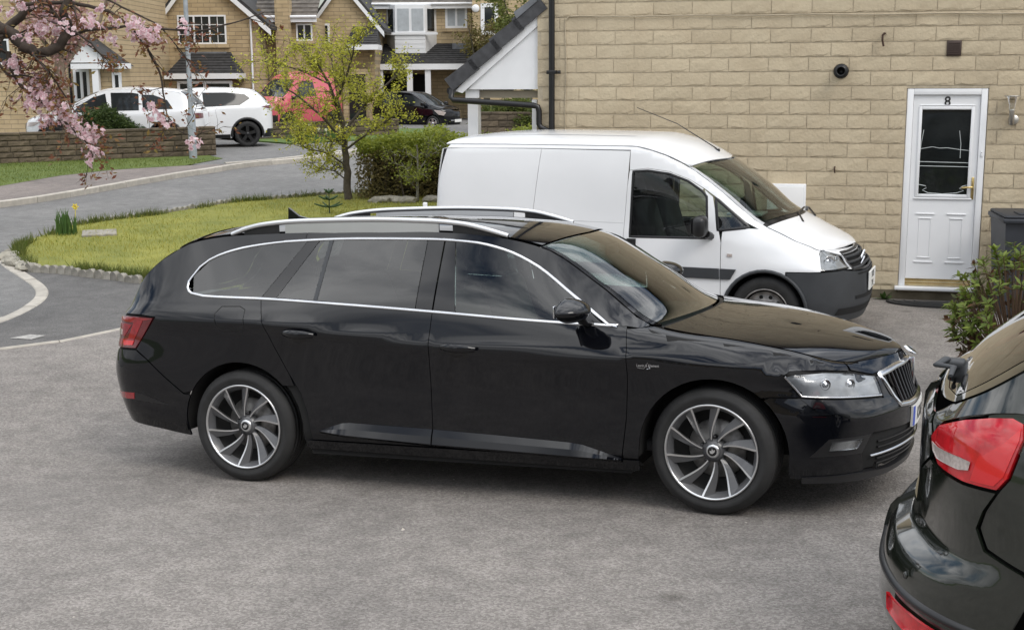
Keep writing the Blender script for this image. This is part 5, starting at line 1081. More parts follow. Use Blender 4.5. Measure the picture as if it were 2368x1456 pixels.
# ---------------------------------------------------------------- dark hatchback at the edge of the frame
def build_hatch():
    S = Shell(HAT_PLAN, HAT_LINES, HAT_CAP, xref=1.0); U0, U1 = S.u0, S.u1
    r = empty('hatchback_car', mat4=Matrix.Translation((2.255, 4.46, .14)) @ Matrix.Rotation(R_(-24), 4, 'Z'))
    tag(r, 'dark green-black hatchback with big red tail lamp and rear wiper', 'car')
    pg = pm('paint_dark_green', (.010, .013, .009), .10, var=0, coat=1)
    top = lambda a, b, n=8, d=.004: [(x, float(S.ztop(x)[0]) - d) for x in np.linspace(a, b, n)]
    RA = (0, .315, .385)
    lamp = [(-.905, .935), (-.835, .99), (-.663, 1.045), (-.54, 1.075), (-.447, 1.09), (-.405, 1.08), (-.395, 1.035), (-.431, .905), (-.463, .862), (-.603, .855), (-.786, .862), (-.873, .90)]
    panel(S, 'rear_bumper', [(-.39, .30), (-.385, .40), (-.345, .50), (-.30, .555), (-.356, .617), (-.49, .658), (-.526, .722), (-.504, .784), (-.46, .855), (-.603, .848), (-.786, .855), (-.87, .86), (-.98, .80), (-1.08, .65), (U0, .64), (U0, .16), (-1.0, .15), (-.6, .17), (-.38, .2)], pg, r, sides='J', step=.03)
    panel(S, 'rear_quarter', [(-.30, .56)] + arch(0, .315, .385, 138, 20, 12) + [(.40, .50), (.46, .80), (.45, .98), (.2, 1.0), (-.2, 1.04), (-.30, 1.10), (-.36, 1.10), (-.397, 1.082), (-.388, 1.035), (-.424, .905), (-.455, .862), (-.50, .786), (-.52, .723), (-.485, .664), (-.356, .624)], pg, r, step=.035)
    panel(S, 'quarter_pillar', [(-.30, 1.105), (-.20, 1.045), (-.15, 1.10), (-.02, 1.38)] + top(.0, -.9, 14) + [(-.98, 1.0), (-.91, .943), (-.838, .998), (-.663, 1.053), (-.54, 1.083), (-.447, 1.098), (-.36, 1.105)], pg, r, step=.035)
    panel(S, 'front_door', [(.47, .25), (2.1, .25), (2.1, .9), (1.6, .94), (.46, .98)], pg, r, step=.08)
    panel(S, 'front_wing', [(2.1, .25), (2.25, .25)] + arch(2.648, .315, .385, 170, 10, 10) + [(3.2, .5), (3.2, .75), (2.6, .9), (2.1, .95)], pg, r, step=.08)
    panel(S, 'front_bumper', [(3.03, .28), (3.2, .5), (3.2, .7), (U1, .68), (U1, .22), (3.03, .22)], pg, r, sides='J', step=.08)
    panel(S, 'tailgate', [(-.985, 1.0), (-.915, .935), (-.88, .89), (-.88, .865), (-.985, .805), (-1.085, .655), (U0, .645), (U0, 1.015), (-1.2, 1.02)], pg, r, sides='J', step=.035)
    panel(S, 'side_window', [(-.16, 1.06), (.3, .99), (1.6, .95), (1.95, 1.1), (1.5, 1.34), (1.1, 1.40), (.4, 1.40), (.05, 1.37)], glass_dark, r, step=.08, depth=.003)
    panel(S, 'cant_rail', [(-.0, 1.385), (.05, 1.375), (.4, 1.405), (1.1, 1.405), (1.5, 1.345), (1.95, 1.105), (2.1, .96)] + top(2.25, .0, 14), pg, r, step=.05)
    panel(S, 'dark_under_shell', [(.4, .25)] + arch(0, .315, .40, 10, 190, 12)[::1] + [(-.42, .22), (U0, .2), (U0, .98), (-.6, .98), (.4, .95), (2.2, .9), (U1, .65), (U1, .25), (3.1, .25)] + arch(2.648, .315, .40, -5, 185, 12) + [(2.2, .25)], cavity, r, lift=-.03, depth=0, gap=0, step=.1)  # added dark shell so no light shows through the gaps
    # bumper parting line and lower skirt
    ribbon(S, 'bumper_skirt', [(-.45, .385), (-.75, .398), (-1.0, .405), (-1.3, .405), (U0, .405)], .03, trim_black, r, lift=.0, th=.012)
    panel(S, 'rear_reflector', [(-.56, .345), (-.75, .362), (-.92, .368), (-.90, .318), (-.78, .296), (-.58, .270)], red_lens, r, lift=.010, depth=.012, gap=0, step=.03)
    b = S.band([-.84], [.46], .001)[0]; nb = S.band([-.84], [.46], .03)[0] - b; M = Matrix.Translation(b) @ Vector(nb).to_track_quat('Z', 'Y').to_matrix().to_4x4()
    mb = MB(); mb.lathe([(0, .002), (.012, .002), (.0125, -.003), (.015, -.003), (.015, .001)], 20, 'Z', M); mb.build('parking_sensor', pg, r)
    # lamp with inner fields
    for o in panel(S, 'tail_lamp', lamp, red_lens, r, lift=.010, depth=.03, gap=.003, step=.03): pass
    panel(S, 'tail_lamp_field', [(-.55, .945), (-.46, 1.01), (-.41, 1.065), (-.408, 1.03), (-.445, .91), (-.475, .875), (-.57, .87)], red_bright, r, lift=.013, depth=.002, gap=0, step=.03)
    panel(S, 'reversing_lamp', [(-.862, .925), (-.80, .922), (-.72, .926), (-.63, .930), (-.578, .928), (-.582, .900), (-.63, .890), (-.70, .888), (-.79, .885), (-.84, .90)], lens_white, r, lift=.014, depth=.003, gap=0, step=.025)
    # hatch glass and roof
    panel(S, 'rear_window', [(-.12, -.84), (-.5, -.87), (-.85, -.88), (-.98, -.70), (-1.02, 0), (-.98, .70), (-.85, .88), (-.5, .87), (-.12, .84), (-.10, 0)], glassmat('glass_rear', (.45, .50, .46)), r, on='cap', step=.04, depth=.004)
    panel(S, 'hatch_frame', [(-.10, -.985), (-.11, -.85), (-.5, -.88), (-.85, -.89), (-.99, -.71), (-1.03, 0), (-.99, .71), (-.85, .89), (-.5, .88), (-.11, .85), (-.10, .985), (-.5, .99), (-.9, .985), (-1.1, .96), (-1.4, .8), (-1.5, 0), (-1.4, -.8), (-1.1, -.96), (-.9, -.985), (-.5, -.99)], pg, r, on='cap', step=.04)
    panel(S, 'roof', [(-.08, -.98), (1.45, -.97), (1.5, 0), (1.45, .97), (-.08, .98), (-.08, 0)], pg, r, on='cap', step=.08)
    panel(S, 'windscreen', [(1.5, -.95), (2.2, -.94), (2.25, 0), (2.2, .94), (1.5, .95), (1.52, 0)], glass_front, r, on='cap', step=.1, depth=.004)
    panel(S, 'bonnet', [(2.25, -.97), (3.0, -.98), (3.6, -.7), (3.65, 0), (3.6, .7), (3.0, .98), (2.25, .97)], pg, r, on='cap', step=.08)
    # rear wiper
    c = S.cap([-1.02], [-.10], .01)[0]; mb = MB(); mb.bbox(c[0] - .045, c[0] + .045, c[1] - .035, c[1] + .035, c[2] - .005, c[2] + .028, .012, seg=3); w = mb.build('wiper_pivot', plastic_grey, r)
    e = S.cap([-.98], [-.62], .03)[0]; mb = MB(); mb.tube([(c[0] - .02, c[1] - .02, c[2] + .03), (c[0] - .045, c[1] - .10, c[2] + .022), (e[0], e[1] + .1, e[2] + .01), tuple(e)], [.017, .016, .013, .009], 8, sq=(1, .6)); mb.build('wiper_arm', plastic_grey, w)
    for x in (0, 2.648):
        for sg in (-1, 1): arch_liner(r, x, sg * .89, sg * .58, .315, .395); wheel(r, x, sg * .79, .315, .215, .21, 'alloy5', sg, 0)
    mb = MB(); mb.box(-.6, 3.1, -.58, .58, .22, .26); mb.build('floor_pan', cavity, r)
    mb = MB(); mb.bbox(.1, .25, -.6, .6, .5, 1.12, .06); mb.bbox(-.55, .1, -.6, .6, .80, .83, .01); rs = mb.build('rear_seat', pm('pale_cloth', (.30, .30, .27), .9), r)
    for y in (-.4, 0, .4): mb = MB(); mb.bbox(.12, .22, y - .12, y + .12, 1.13, 1.28, .04); mb.build('headrest', MATS['pale_cloth'], rs)
    for y in (-.36, .36): seat(r, 1.0, y, .45)
build_hatch()
# ---------------------------------------------------------------- lawn, edging, plants
def leafmat(name, c, c2, c3=None, trans=.35, rough=.55):
    if name in MATS: return MATS[name]
    m = bpy.data.materials.new(name); m.use_nodes = True; t = m.node_tree; b = t.nodes['Principled BSDF']; n = t.nodes.new; l = t.links.new
    b.inputs['Roughness'].default_value = rough; b.inputs['Specular IOR Level'].default_value = .3
    g = n('ShaderNodeNewGeometry'); r = n('ShaderNodeValToRGB'); r.color_ramp.elements[0].color = tuple(c) + (1,); r.color_ramp.elements[1].color = tuple(c2) + (1,)
    if c3: e = r.color_ramp.elements.new(.5); e.color = tuple(c3) + (1,)
    l(g.outputs['Random Per Island'], r.inputs[0]); l(r.outputs[0], b.inputs['Base Color'])
    tr = n('ShaderNodeBsdfTranslucent'); l(r.outputs[0], tr.inputs[0]); mi = n('ShaderNodeMixShader'); mi.inputs[0].default_value = trans
    o = t.nodes['Material Output']; l(b.outputs[0], mi.inputs[1]); l(tr.outputs[0], mi.inputs[2]); l(mi.outputs[0], o.inputs[0])
    MATS[name] = m; return m
def fast_mesh(name, V, F, mats, parent=None, mi=None, loc=None):
    """big quad or triangle soup"""
    V = np.asarray(V, np.float32); F = np.asarray(F, np.int32); me = bpy.data.meshes.new(name); k = F.shape[1]
    me.vertices.add(len(V)); me.vertices.foreach_set('co', V.ravel()); me.loops.add(F.size); me.loops.foreach_set('vertex_index', F.ravel())
    me.polygons.add(len(F)); me.polygons.foreach_set('loop_start', np.arange(0, F.size, k, dtype=np.int32))
    for m in (mats if isinstance(mats, list) else [mats]): me.materials.append(m)
    if mi is not None: me.polygons.foreach_set('material_index', np.asarray(mi, np.int32))
    me.update(calc_edges=True); return link(name, me, parent, loc)
def leaf_quads(P, size, nr, ratio=.5, droop=0., curl=None):
    """diamond leaves at points P with random directions"""
    n = len(P); d = nr.normal(size=(n, 3)); d[:, 2] = d[:, 2] * .6 - droop; d /= np.linalg.norm(d, axis=1)[:, None]
    s = np.cross(d, nr.normal(size=(n, 3))); s /= np.maximum(np.linalg.norm(s, axis=1), 1e-6)[:, None]
    L = (size * nr.uniform(.6, 1.35, n))[:, None]
    V = np.stack([P, P + d * L * .5 + s * L * ratio * .5, P + d * L, P + d * L * .5 - s * L * ratio * .5], 1).reshape(-1, 3)
    return V, np.arange(4 * n).reshape(-1, 4)
m_lawn = pm('lawn_turf', (.29, .285, .055), .95, col2=(.17, .19, .035), scale=1.6, detail=9, bump=.9, bscale=45, bdist=.04)
lawn_poly = lawn_front + [(3.0, 13.8), (3.2, 25.1)] + lawn_back[::-1][1:-1]
lawn_z = lambda x, y: bz(x, y) + .05
# keep the part of the lawn left of the house and behind the drive
lawn_poly = lawn_front + [(-.8, 15.2), (.2, 16.6), (2.0, 17), (2.0, 25.0)] + lawn_back[::-1][1:-1]
lot('lawn', lawn_poly, m_lawn, .05, step=.6, depth=.12)
nr = np.random.default_rng(11)
def scatter(poly, n):
    p = np.array(poly); lo, hi = p.min(0), p.max(0); out = np.zeros((0, 2))
    while len(out) < n:
        q = nr.uniform(lo, hi, (n, 2)); out = np.vstack([out, q[_inside(q, p)]])
    return out[:n]
def blades(q, zf, h, w, lean, mat, name, kind='stuff', parent=None):
    n = len(q); z = zf(q[:, 0], q[:, 1]); a = nr.uniform(0, 2 * np.pi, n); hh = h * nr.uniform(.5, 1.4, n); ww = w * nr.uniform(.6, 1.3, n); ln = lean * nr.uniform(0, 1, n) * hh; b = nr.uniform(0, 2 * np.pi, n)
    base = np.c_[q, z - .01]; sd = np.c_[np.cos(a), np.sin(a), 0 * a] * ww[:, None]; tip = base + np.c_[np.cos(b) * ln, np.sin(b) * ln, hh]
    V = np.stack([base - sd, base + sd, tip], 1).reshape(-1, 3); o = fast_mesh(name, V, np.arange(3 * n).reshape(-1, 3), mat, parent)
    if kind: tag(o, kind=kind)
    return o
q = scatter(lawn_poly, 42000)
pat = np.sin(q[:, 0] * 1.7 + np.sin(q[:, 1] * 2.1)) + np.sin(q[:, 1] * 1.3 + q[:, 0] * .6); keep = nr.uniform(-2, 2.2, len(q)) < pat + 1.0
g_ = blades(q[keep], lawn_z, .050, .006, .9, leafmat('grass_blade', (.31, .315, .055), (.19, .23, .036), (.40, .36, .09)), 'lawn_grass'); tag(g_, 'mossy yellow-green lawn grass', 'grass')
qe = []
for run in (lawn_front, lawn_back):
    P = np.array(run); s = np.r_[0, np.cumsum(np.hypot(*np.diff(P, axis=0).T))]; t = nr.uniform(0, s[-1], 5200); e = np.c_[np.interp(t, s, P[:, 0]), np.interp(t, s, P[:, 1])]
    cen = np.array([-2.5, 19]); d = cen - e; d /= np.linalg.norm(d, axis=1)[:, None]; e = e + d * nr.uniform(.02, .16, len(t))[:, None]
    cl = np.sin(t * 5.3) + np.sin(t * 2.1 + 1) + nr.uniform(-1, 1, len(t)); qe.append(e[cl > .2])
o = blades(np.vstack(qe), lawn_z, .12, .007, .8, leafmat('edge_grass', (.10, .14, .025), (.055, .10, .018), (.15, .16, .04)), 'edge_grass'); tag(o, 'longer green grass tufts along the lawn edging', 'grass')
vq = scatter([(-16, 18), (-11.2, 23.2), (-9.9, 25.2), (-9.45, 27.2), (-8.75, 28.5), (-7.3, 29.6), (-7.0, 31.2), (-10.2, 31.1), (-14, 29.0)], 14000)
tag(blades(vq, lambda x, y: bz(x, y) + .105, .05, .008, .8, leafmat('verge_blade', (.13, .18, .03), (.08, .125, .02), (.17, .20, .045)), 'verge_grass'), 'bright green verge grass below the brown wall', 'grass')
# scalloped concrete edging
m_edge = pm('edging_concrete', (.34, .32, .28), .95, col2=(.20, .19, .16), scale=14, bump=.5, bscale=60, bdist=.008, rnd=.16)
def scallop():
    mb = MB(); n = 9; w, h = .062, .055; prof = [(-w, -.12)] + [(w * math.cos(math.pi - math.pi * i / n), h + w * .85 * math.sin(math.pi * i / n) - .02) for i in range(n + 1)] + [(w, -.12)]
    mb.prism(prof, 'Y', -.032, .032); o = mb.build('edging_stone', m_edge); me = o.data; bpy.data.objects.remove(o); return me
sc_me = scallop()
def edging(run, s0, s1, label, wob):
    P = np.array(run); s = np.r_[0, np.cumsum(np.hypot(*np.diff(P, axis=0).T))]; r = empty('lawn_edging', (float(P[0, 0]), float(P[0, 1]), 0)); tag(r, label, 'edging'); t = s0
    while t < min(s1, s[-1]):
        x, y = np.interp(t, s, P[:, 0]), np.interp(t, s, P[:, 1]); x2, y2 = np.interp(t + .05, s, P[:, 0]), np.interp(t + .05, s, P[:, 1])
        o = link('edging_stone', sc_me, r, (x - P[0, 0], y - P[0, 1], float(bz(x, y)) + .02 + rng.uniform(-.015, .012))); o.rotation_euler = (rng.uniform(-wob, wob), rng.uniform(-wob, wob), math.atan2(y2 - y, x2 - x) + rng.uniform(-.1, .1)); o.scale = (rng.uniform(.92, 1.08), 1, rng.uniform(.9, 1.1)); t += .122 + rng.uniform(-.004, .010)
edging(lawn_front, .55, 3.6, 'weathered scalloped concrete edging along the drive side of the lawn', .10)
edging(lawn_back, 2.4, 8.2, 'grey scalloped concrete edging along the road side of the lawn', .05)
# loose stones at the lawn corner
m_rub = pm('rubble', (.30, .28, .23), .95, var=.3, scale=12, bump=.6, bscale=30, rnd=.15)
rr_ = random.Random(5)
for i, (x, y, s) in enumerate([(-6.58, 16.98, .10), (-6.50, 16.62, .12), (-6.38, 16.33, .11), (-6.22, 16.08, .13), (-6.05, 15.86, .12), (-5.90, 15.72, .10)]):
    bm = bmesh.new(); bmesh.ops.create_icosphere(bm, subdivisions=2, radius=1)
    for v in bm.verts: v.co = v.co * (1 + rr_.uniform(-.16, .16)); v.co.x *= s * 1.5; v.co.y *= s * .9; v.co.z *= s * .6
    me = bpy.data.meshes.new('edge_rock'); bm.to_mesh(me); bm.free(); me.materials.append(m_rub); o = link('edge_rock', me, None, (x, y, float(bz(x, y)) + .04)); o.rotation_euler = (0, 0, rr_.uniform(0, 3))
    tag(o, 'rough pale stone lining the lawn corner beside the curling kerb', 'stone', 'stones at the lawn corner')
p_ = Vector((-5.98, 18.66, float(bz(0, 18.66)) + .055)); mb = MB(); mb.bbox(-.24, .24, -.32, .32, -.02, .02, .01); o = mb.build('cover_plate', pm('cover_stone', (.27, .25, .21), .9, var=.3, scale=12)); o.location = p_; o.rotation_euler = (0, 0, .3); tag(o, 'grey access cover set in the lawn', 'cover')
# daffodil clump
def daffodils(x, y, n, h, flowers, label, spread=.16, zoff=.05, white=False):
    r = empty('daffodils', (x, y, float(bz(x, y)) + zoff)); tag(r, label, 'flowers'); g = random.Random(int(x * 100)); mb = MB()
    for k in range(n):
        a, rd = g.uniform(0, 6.28), g.uniform(0, spread); bx, by = rd * math.cos(a), rd * math.sin(a); hh = h * g.uniform(.5, 1.1); ln = g.uniform(0, .3) * hh; b = g.uniform(0, 6.28); w = .009
        mb.raw([(bx - w, by, -.02), (bx + w, by, -.02), (bx + ln * math.cos(b) * .5 + w * .8, by + ln * math.sin(b) * .5, hh * .65), (bx + ln * math.cos(b) * .5 - w * .8, by + ln * math.sin(b) * .5, hh * .65), (bx + ln * math.cos(b) * 1.2, by + ln * math.sin(b) * 1.2, hh)], [(0, 1, 2, 3), (3, 2, 4)])
    mb.build('leaves', leafmat('daff_leaf', (.06, .12, .03), (.09, .16, .04)), r, recalc=False)
    for k in range(flowers):
        a, rd = g.uniform(0, 6.28), g.uniform(.3, 1) * spread; c = Vector((rd * math.cos(a) + (.10 if flowers == 1 else 0), rd * math.sin(a), h * g.uniform(.75, 1.15))); f = MB()
        for j in range(6):
            t = j * 1.047; f.raw([c, c + Vector((.035 * math.cos(t - .4), -.012, .035 * math.sin(t - .4))), c + Vector((.055 * math.cos(t), -.01, .055 * math.sin(t))), c + Vector((.035 * math.cos(t + .4), -.012, .035 * math.sin(t + .4)))], [(0, 1, 2, 3)])
        f.lathe([(.018, 0), (.02, .02), (.024, .03)], 8, 'Y', Matrix.Translation(c) @ Matrix.Rotation(math.pi, 4, 'Z'))
        f.tube([c, (c.x * .9, c.y, c.z * .5), (c.x * .7, c.y, 0)], .005, 4); f.build('flower', pm('daff_white' if (white and k % 2) else 'daff_yellow', (.80, .80, .62) if (white and k % 2) else (.80, .66, .08), .6, var=.1), r, recalc=False)
daffodils(-6.45, 18.6, 90, .36, 1, 'clump of daffodil leaves with one pale flower on the lawn edge', .17)
daffodils(-6.0, 37.6, 120, .40, 22, 'bed of white and yellow daffodils in the garden beside the red van', .55, .13, True)
daffodils(-5.2, 38.7, 80, .36, 12, 'yellow daffodils further along the garden bed', .4, .13, True)
# small conifer seedling on the lawn (peeping over the black car roof)
def seedling(x, y):
    r = empty('conifer_seedling', (x, y, float(bz(x, y)) + .05)); tag(r, 'tiny spiky conifer seedling standing on the lawn', 'plant'); mb = MB(); mb.tube([(0, 0, 0), (0, 0, .34)], [.012, .006], 6); mb.build('stem', pm('seedling_stem', (.05, .07, .03), .8), r); lf = MB()
    for z, L, n in ((.10, .24, 5), (.22, .17, 5), (.33, .08, 5)):
        for k in range(n):
            a = k * 6.283 / n + z * 9; c = [(0, 0, z), (L * .5 * math.cos(a), L * .5 * math.sin(a), z + .02), (L * math.cos(a), L * math.sin(a), z + .06)]; lf.tube(c, [.014, .017, .009], 6)
    lf.build('fronds', pm('seedling_green', (.035, .075, .025), .7, var=.2), r)
seedling(-2.96, 20.9)
# ---------------------------------------------------------------- trees
def branch_tree(seed, limbs, levels, wood, name_r, twig_len=.35, twigs=5, r_twig=.006, droop=0.):
    """limbs: list of (points, r0, r1). returns wood mesh builder and twig sample points"""
    g = random.Random(seed); mb = MB(); tips = []
    def grow(p, d, L, r, lv):
        pts = [p]; q = p.copy(); k = 4
        for i in range(k):
            d = (d + Vector((g.uniform(-.35, .35), g.uniform(-.35, .35), g.uniform(-.3, .3) - droop))).normalized(); q = q + d * (L / k); pts.append(q.copy())
        mb.tube(pts, [r * (1 - .65 * i / k) for i in range(k + 1)], 5 if lv > 0 else 4, cap=False)
        for i in range(1, k + 1):
            tips.append((pts[i], lv))
            if lv > 0:
                for _ in range(2 if g.random() < .75 else 1):
                    dd = (d + Vector((g.uniform(-1, 1), g.uniform(-1, 1), g.uniform(-.7, .8)))).normalized(); grow(pts[i], dd, L * g.uniform(.45, .75), r * .5, lv - 1)
    for pts, r0, r1, nb in limbs:
        P = [Vector(p) for p in pts]; fine = []
        for i in range(len(P) - 1):
            for k in range(4): t = k / 4; fine.append(P[i].lerp(P[i + 1], t) + Vector((g.uniform(-1, 1), g.uniform(-1, 1), g.uniform(-1, 1))) * r0 * .25)
        fine.append(P[-1]); n = len(fine); mb.tube(fine, [r0 + (r1 - r0) * i / (n - 1) for i in range(n)], 8)
        for k in range(nb):
            i = g.randrange(n // 5, n); dirn = (fine[min(i + 1, n - 1)] - fine[max(i - 1, 0)]).normalized(); dd = (dirn * .6 + Vector((g.uniform(-1, 1), g.uniform(-1, 1), g.uniform(-.4, .9)))).normalized()
            grow(fine[i], dd, twig_len * g.uniform(.7, 1.5), max(r1 * .6, r_twig * 1.6), levels)
    return mb, tips
def T2(px, py, Y, bx, by, dy=0.):
    """photo position -> local coordinates of a tree standing at (bx, by)"""
    p = at(px, py, Y + dy); return (p.x - bx, p.y - by, p.z)
def young_tree():
    bx, by = -2.89, 22.84; zb = float(bz(bx, by)) + .04; r = empty('young_tree', (bx, by, 0)); tag(r, 'young tree with sparse yellow-green spring leaves on the lawn corner', 'tree')
    t = lambda x, y, d=0: T2(x, y, 22.84, bx, by, d)
    limbs = [([t(806, 470), t(803, 400), t(798, 330), t(788, 270), t(775, 225)], .075, .035, 6), ([t(788, 270), t(762, 195, .1), t(735, 150, .2), t(700, 110, .2)], .034, .012, 16), ([t(778, 232), t(800, 180, -.2), t(815, 130, -.3), t(820, 95, -.4)], .028, .010, 14),
             ([t(798, 300), t(850, 235, .3), t(900, 190, .5), t(935, 160, .5)], .026, .010, 16), ([t(800, 330), t(740, 265, -.4), t(680, 215, -.5), t(620, 185, -.6)], .026, .009, 16), ([t(800, 340), t(745, 310, .5), t(690, 300, .7), t(655, 275, .8)], .022, .008, 13),
             ([t(803, 385), t(760, 355, -.3), t(715, 345, -.5), t(680, 335, -.5)], .018, .006, 10), ([t(804, 420), t(775, 395, .2), t(740, 390, .3), t(705, 370, .3)], .014, .005, 8), ([t(800, 345), t(850, 310, -.5), t(895, 280, -.7), t(930, 255, -.7)], .020, .008, 12), ([t(795, 290), t(780, 220, .7), t(770, 160, .9), t(765, 110, 1.)], .022, .008, 13), ([t(762, 195), t(700, 165, .5), t(650, 150, .5), t(605, 140, .6)], .016, .006, 10)]
    mb, tips = branch_tree(3, limbs, 1, None, 0, .36, 5, .005)
    mb.build('trunk', pm('young_bark', (.075, .062, .045), .9, var=.35, scale=18, bump=.5, bscale=60), r, recalc=False)
    P = np.array([tuple(p) for p, lv in tips]); n_ = np.random.default_rng(2); Q = np.repeat(P, 3, 0) + n_.normal(size=(len(P) * 3, 3)) * .03
    V, F = leaf_quads(Q, .045, n_, .6); fast_mesh('crown', V, F, leafmat('young_leaf', (.58, .55, .08), (.32, .34, .04), (.46, .46, .06)), r)
young_tree()
def leafy_volume(r, name, fnpts, n, size, mat, seed, ratio=.55):
    n_ = np.random.default_rng(seed); P = fnpts(n_, n); V, F = leaf_quads(P, size, n_, ratio); return fast_mesh(name, V, F, mat, r)
def hedge():
    x0, x1, y0, y1, z0, z1 = -2.75, 2.6, 23.0, 24.1, .0, 1.03; r = empty('hedge', (0, 0, 0)); tag(r, 'clipped olive-green hedge behind the white van and young tree', 'hedge')
    def pts(n_, n):
        P = n_.uniform(0, 1, (n, 3)); f = n_.integers(0, 3, n)
        P[f == 0, 1] = P[f == 0, 1] ** 2 * .35; P[f == 1, 2] = 1 - (1 - P[f == 1, 2]) ** 2 * .0 - P[f == 1, 2] ** 3 * .22
        x = x0 + (x1 - x0) * P[:, 0]; bulge = .10 * np.sin(x * 2.7) + .06 * np.sin(x * 6.1 + 1); y = y0 + (y1 - y0) * P[:, 1] + bulge; z = bz(x, y) + z0 + (z1 + .06 * np.sin(x * 3.3) + .05 * np.sin(x * 8) - z0) * P[:, 2]
        return np.c_[x, y, z] + n_.normal(size=(n, 3)) * .035
    leafy_volume(r, 'foliage', lambda n_, n: (lambda P: P[P[:, 2] < .95])(pts(n_, n)), 34000, .060, leafmat('hedge_leaf', (.19, .17, .06), (.085, .08, .03), (.26, .205, .09)), 8)
    def tp(n_, n): P = pts(n_, n * 3); P = P[P[:, 2] > .84]; return P + np.c_[0 * P[:, 0], 0 * P[:, 0], n_.uniform(0, .12, len(P))]
    leafy_volume(r, 'fresh_shoots', tp, 14000, .060, leafmat('hedge_shoot', (.36, .39, .06), (.20, .25, .04)), 9)
    mb = MB(); g = random.Random(2)
    for k in range(70):
        x = g.uniform(x0 + .1, x1 - .1); y = g.uniform(y0 + .1, y1 - .2); z = float(bz(x, y)); mb.tube([(x, y, z), (x + g.uniform(-.1, .1), y + g.uniform(-.1, .1), z + .5), (x + g.uniform(-.25, .25), y + g.uniform(-.2, .1), z + .9)], [.016, .012, .006], 5)
    mb.build('stems', pm('hedge_stem', (.09, .075, .055), .9), r, recalc=False)
    mb = MB(); mb.box(x0 + .25, x1, y0 + .45, y1 - .2, -.1, .82); mb.build('inner_shade_box', pm('hedge_core', (.028, .026, .015), 1., var=.5, scale=9), r)  # solid box, its near-black colour paints the shade deep in the hedge
hedge()
def sapling():
    bx, by = -1.64, 22.55; r = empty('sapling', (bx, by, 0)); tag(r, 'thin bare grey sapling in front of the hedge', 'tree'); t = lambda x, y, d=0: T2(x, y, by, bx, by, d)
    limbs = [([t(966, 472), t(965, 420), t(967, 380), t(964, 335)], .030, .012, 4), ([t(966, 425), t(945, 400, -.1), t(925, 372, -.1)], .013, .005, 4), ([t(966, 400), t(985, 370, .1), t(1000, 345, .1)], .012, .005, 4), ([t(966, 440), t(952, 425, -.2), t(940, 415, -.2)], .010, .004, 2)]
    mb, tips = branch_tree(6, limbs, 1, None, 0, .28); mb.build('trunk', pm('sapling_bark', (.20, .19, .15), .9, var=.3, scale=20), r, recalc=False)
    P = np.array([tuple(p) for p, l in tips]); n_ = np.random.default_rng(5); Q = np.repeat(P, 3, 0) + n_.normal(size=(len(P) * 3, 3)) * .04; V, F = leaf_quads(Q, .045, n_); fast_mesh('crown', V, F, leafmat('hedge_shoot', (.26, .29, .045), (.13, .17, .03)), r)
    for k, (px, w) in enumerate(((905, .3), (1000, .2), (880, .2), (940, .22))):
        p = at(px, 470, 22.5); bm = bmesh.new(); bmesh.ops.create_icosphere(bm, subdivisions=2, radius=1)
        for v in bm.verts: v.co = v.co * (1 + rr_.uniform(-.15, .15)); v.co.x *= w; v.co.y *= .12; v.co.z *= .08
        me = bpy.data.meshes.new('bed_rock'); bm.to_mesh(me); bm.free(); me.materials.append(m_rub); o = link('bed_rock', me, None, (p.x, 22.5 - .05 * k, float(bz(0, 22.5)) + .08)); tag(o, 'pale rock edging the soil under the hedge', 'stone', 'rocks under the hedge')
sapling()
# leafy shrub by the bins (pieris-like rosettes)
def rosette_shrub():
    c = at(2352, 690, 9.3); bx, by = c.x, 9.3; zb = float(gz(bx, by)); r = empty('leafy_shrub', (bx, by, zb)); tag(r, 'evergreen shrub with fresh green leaf rosettes before the wheelie bin', 'shrub')
    g = random.Random(9); mb = MB(); n_ = np.random.default_rng(4); Ls, Lf, dead = [], [], []
    for k in range(300):
        a = g.uniform(0, 6.283); e = math.acos(g.uniform(-.85, 1)); rad = g.uniform(.7, 1.0); tip = Vector((.50 * rad * math.sin(e) * math.cos(a), .45 * rad * math.sin(e) * math.sin(a), .10 + 1.06 * (.50 + .50 * rad * math.cos(e)))); mid = Vector((tip.x * .4, tip.y * .4, tip.z * .55))
        mb.tube([(g.uniform(-.06, .06), g.uniform(-.06, .06), 0), mid, tip], [.010, .006, .003], 4, cap=False)
        dirn = (tip - mid).normalized(); fresh = tip.z > .45 and g.random() < .72
        for j in range(13 if fresh else 9):
            t = g.uniform(0, 6.283); o_ = dirn.orthogonal().normalized(); o2 = dirn.cross(o_); out = (o_ * math.cos(t) + o2 * math.sin(t)); d = (out * g.uniform(.6, 1) + dirn * g.uniform(.1, .9)).normalized(); L = g.uniform(.05, .095); s = d.cross(dirn).normalized() * L * .17 if d.cross(dirn).length > 1e-3 else o_ * L * .17; b = tip - dirn * g.uniform(0, .06)
            (Ls if fresh else dead).append([b, b + d * L * .45 + s, b + d * L - dirn * .01, b + d * L * .45 - s])
    for nm, L, m in (('fresh_leaves', Ls, leafmat('pieris_fresh', (.20, .25, .045), (.10, .145, .028), (.15, .20, .035))), ('old_leaves', dead, leafmat('pieris_old', (.13, .065, .025), (.07, .085, .025), (.10, .05, .03)))):
        V = np.array([[tuple(p) for p in q] for q in L]).reshape(-1, 3); fast_mesh(nm, V, np.arange(len(V)).reshape(-1, 4), m, r)
    mb.build('stems', pm('shrub_stem', (.10, .06, .035), .9), r, recalc=False)
rosette_shrub()
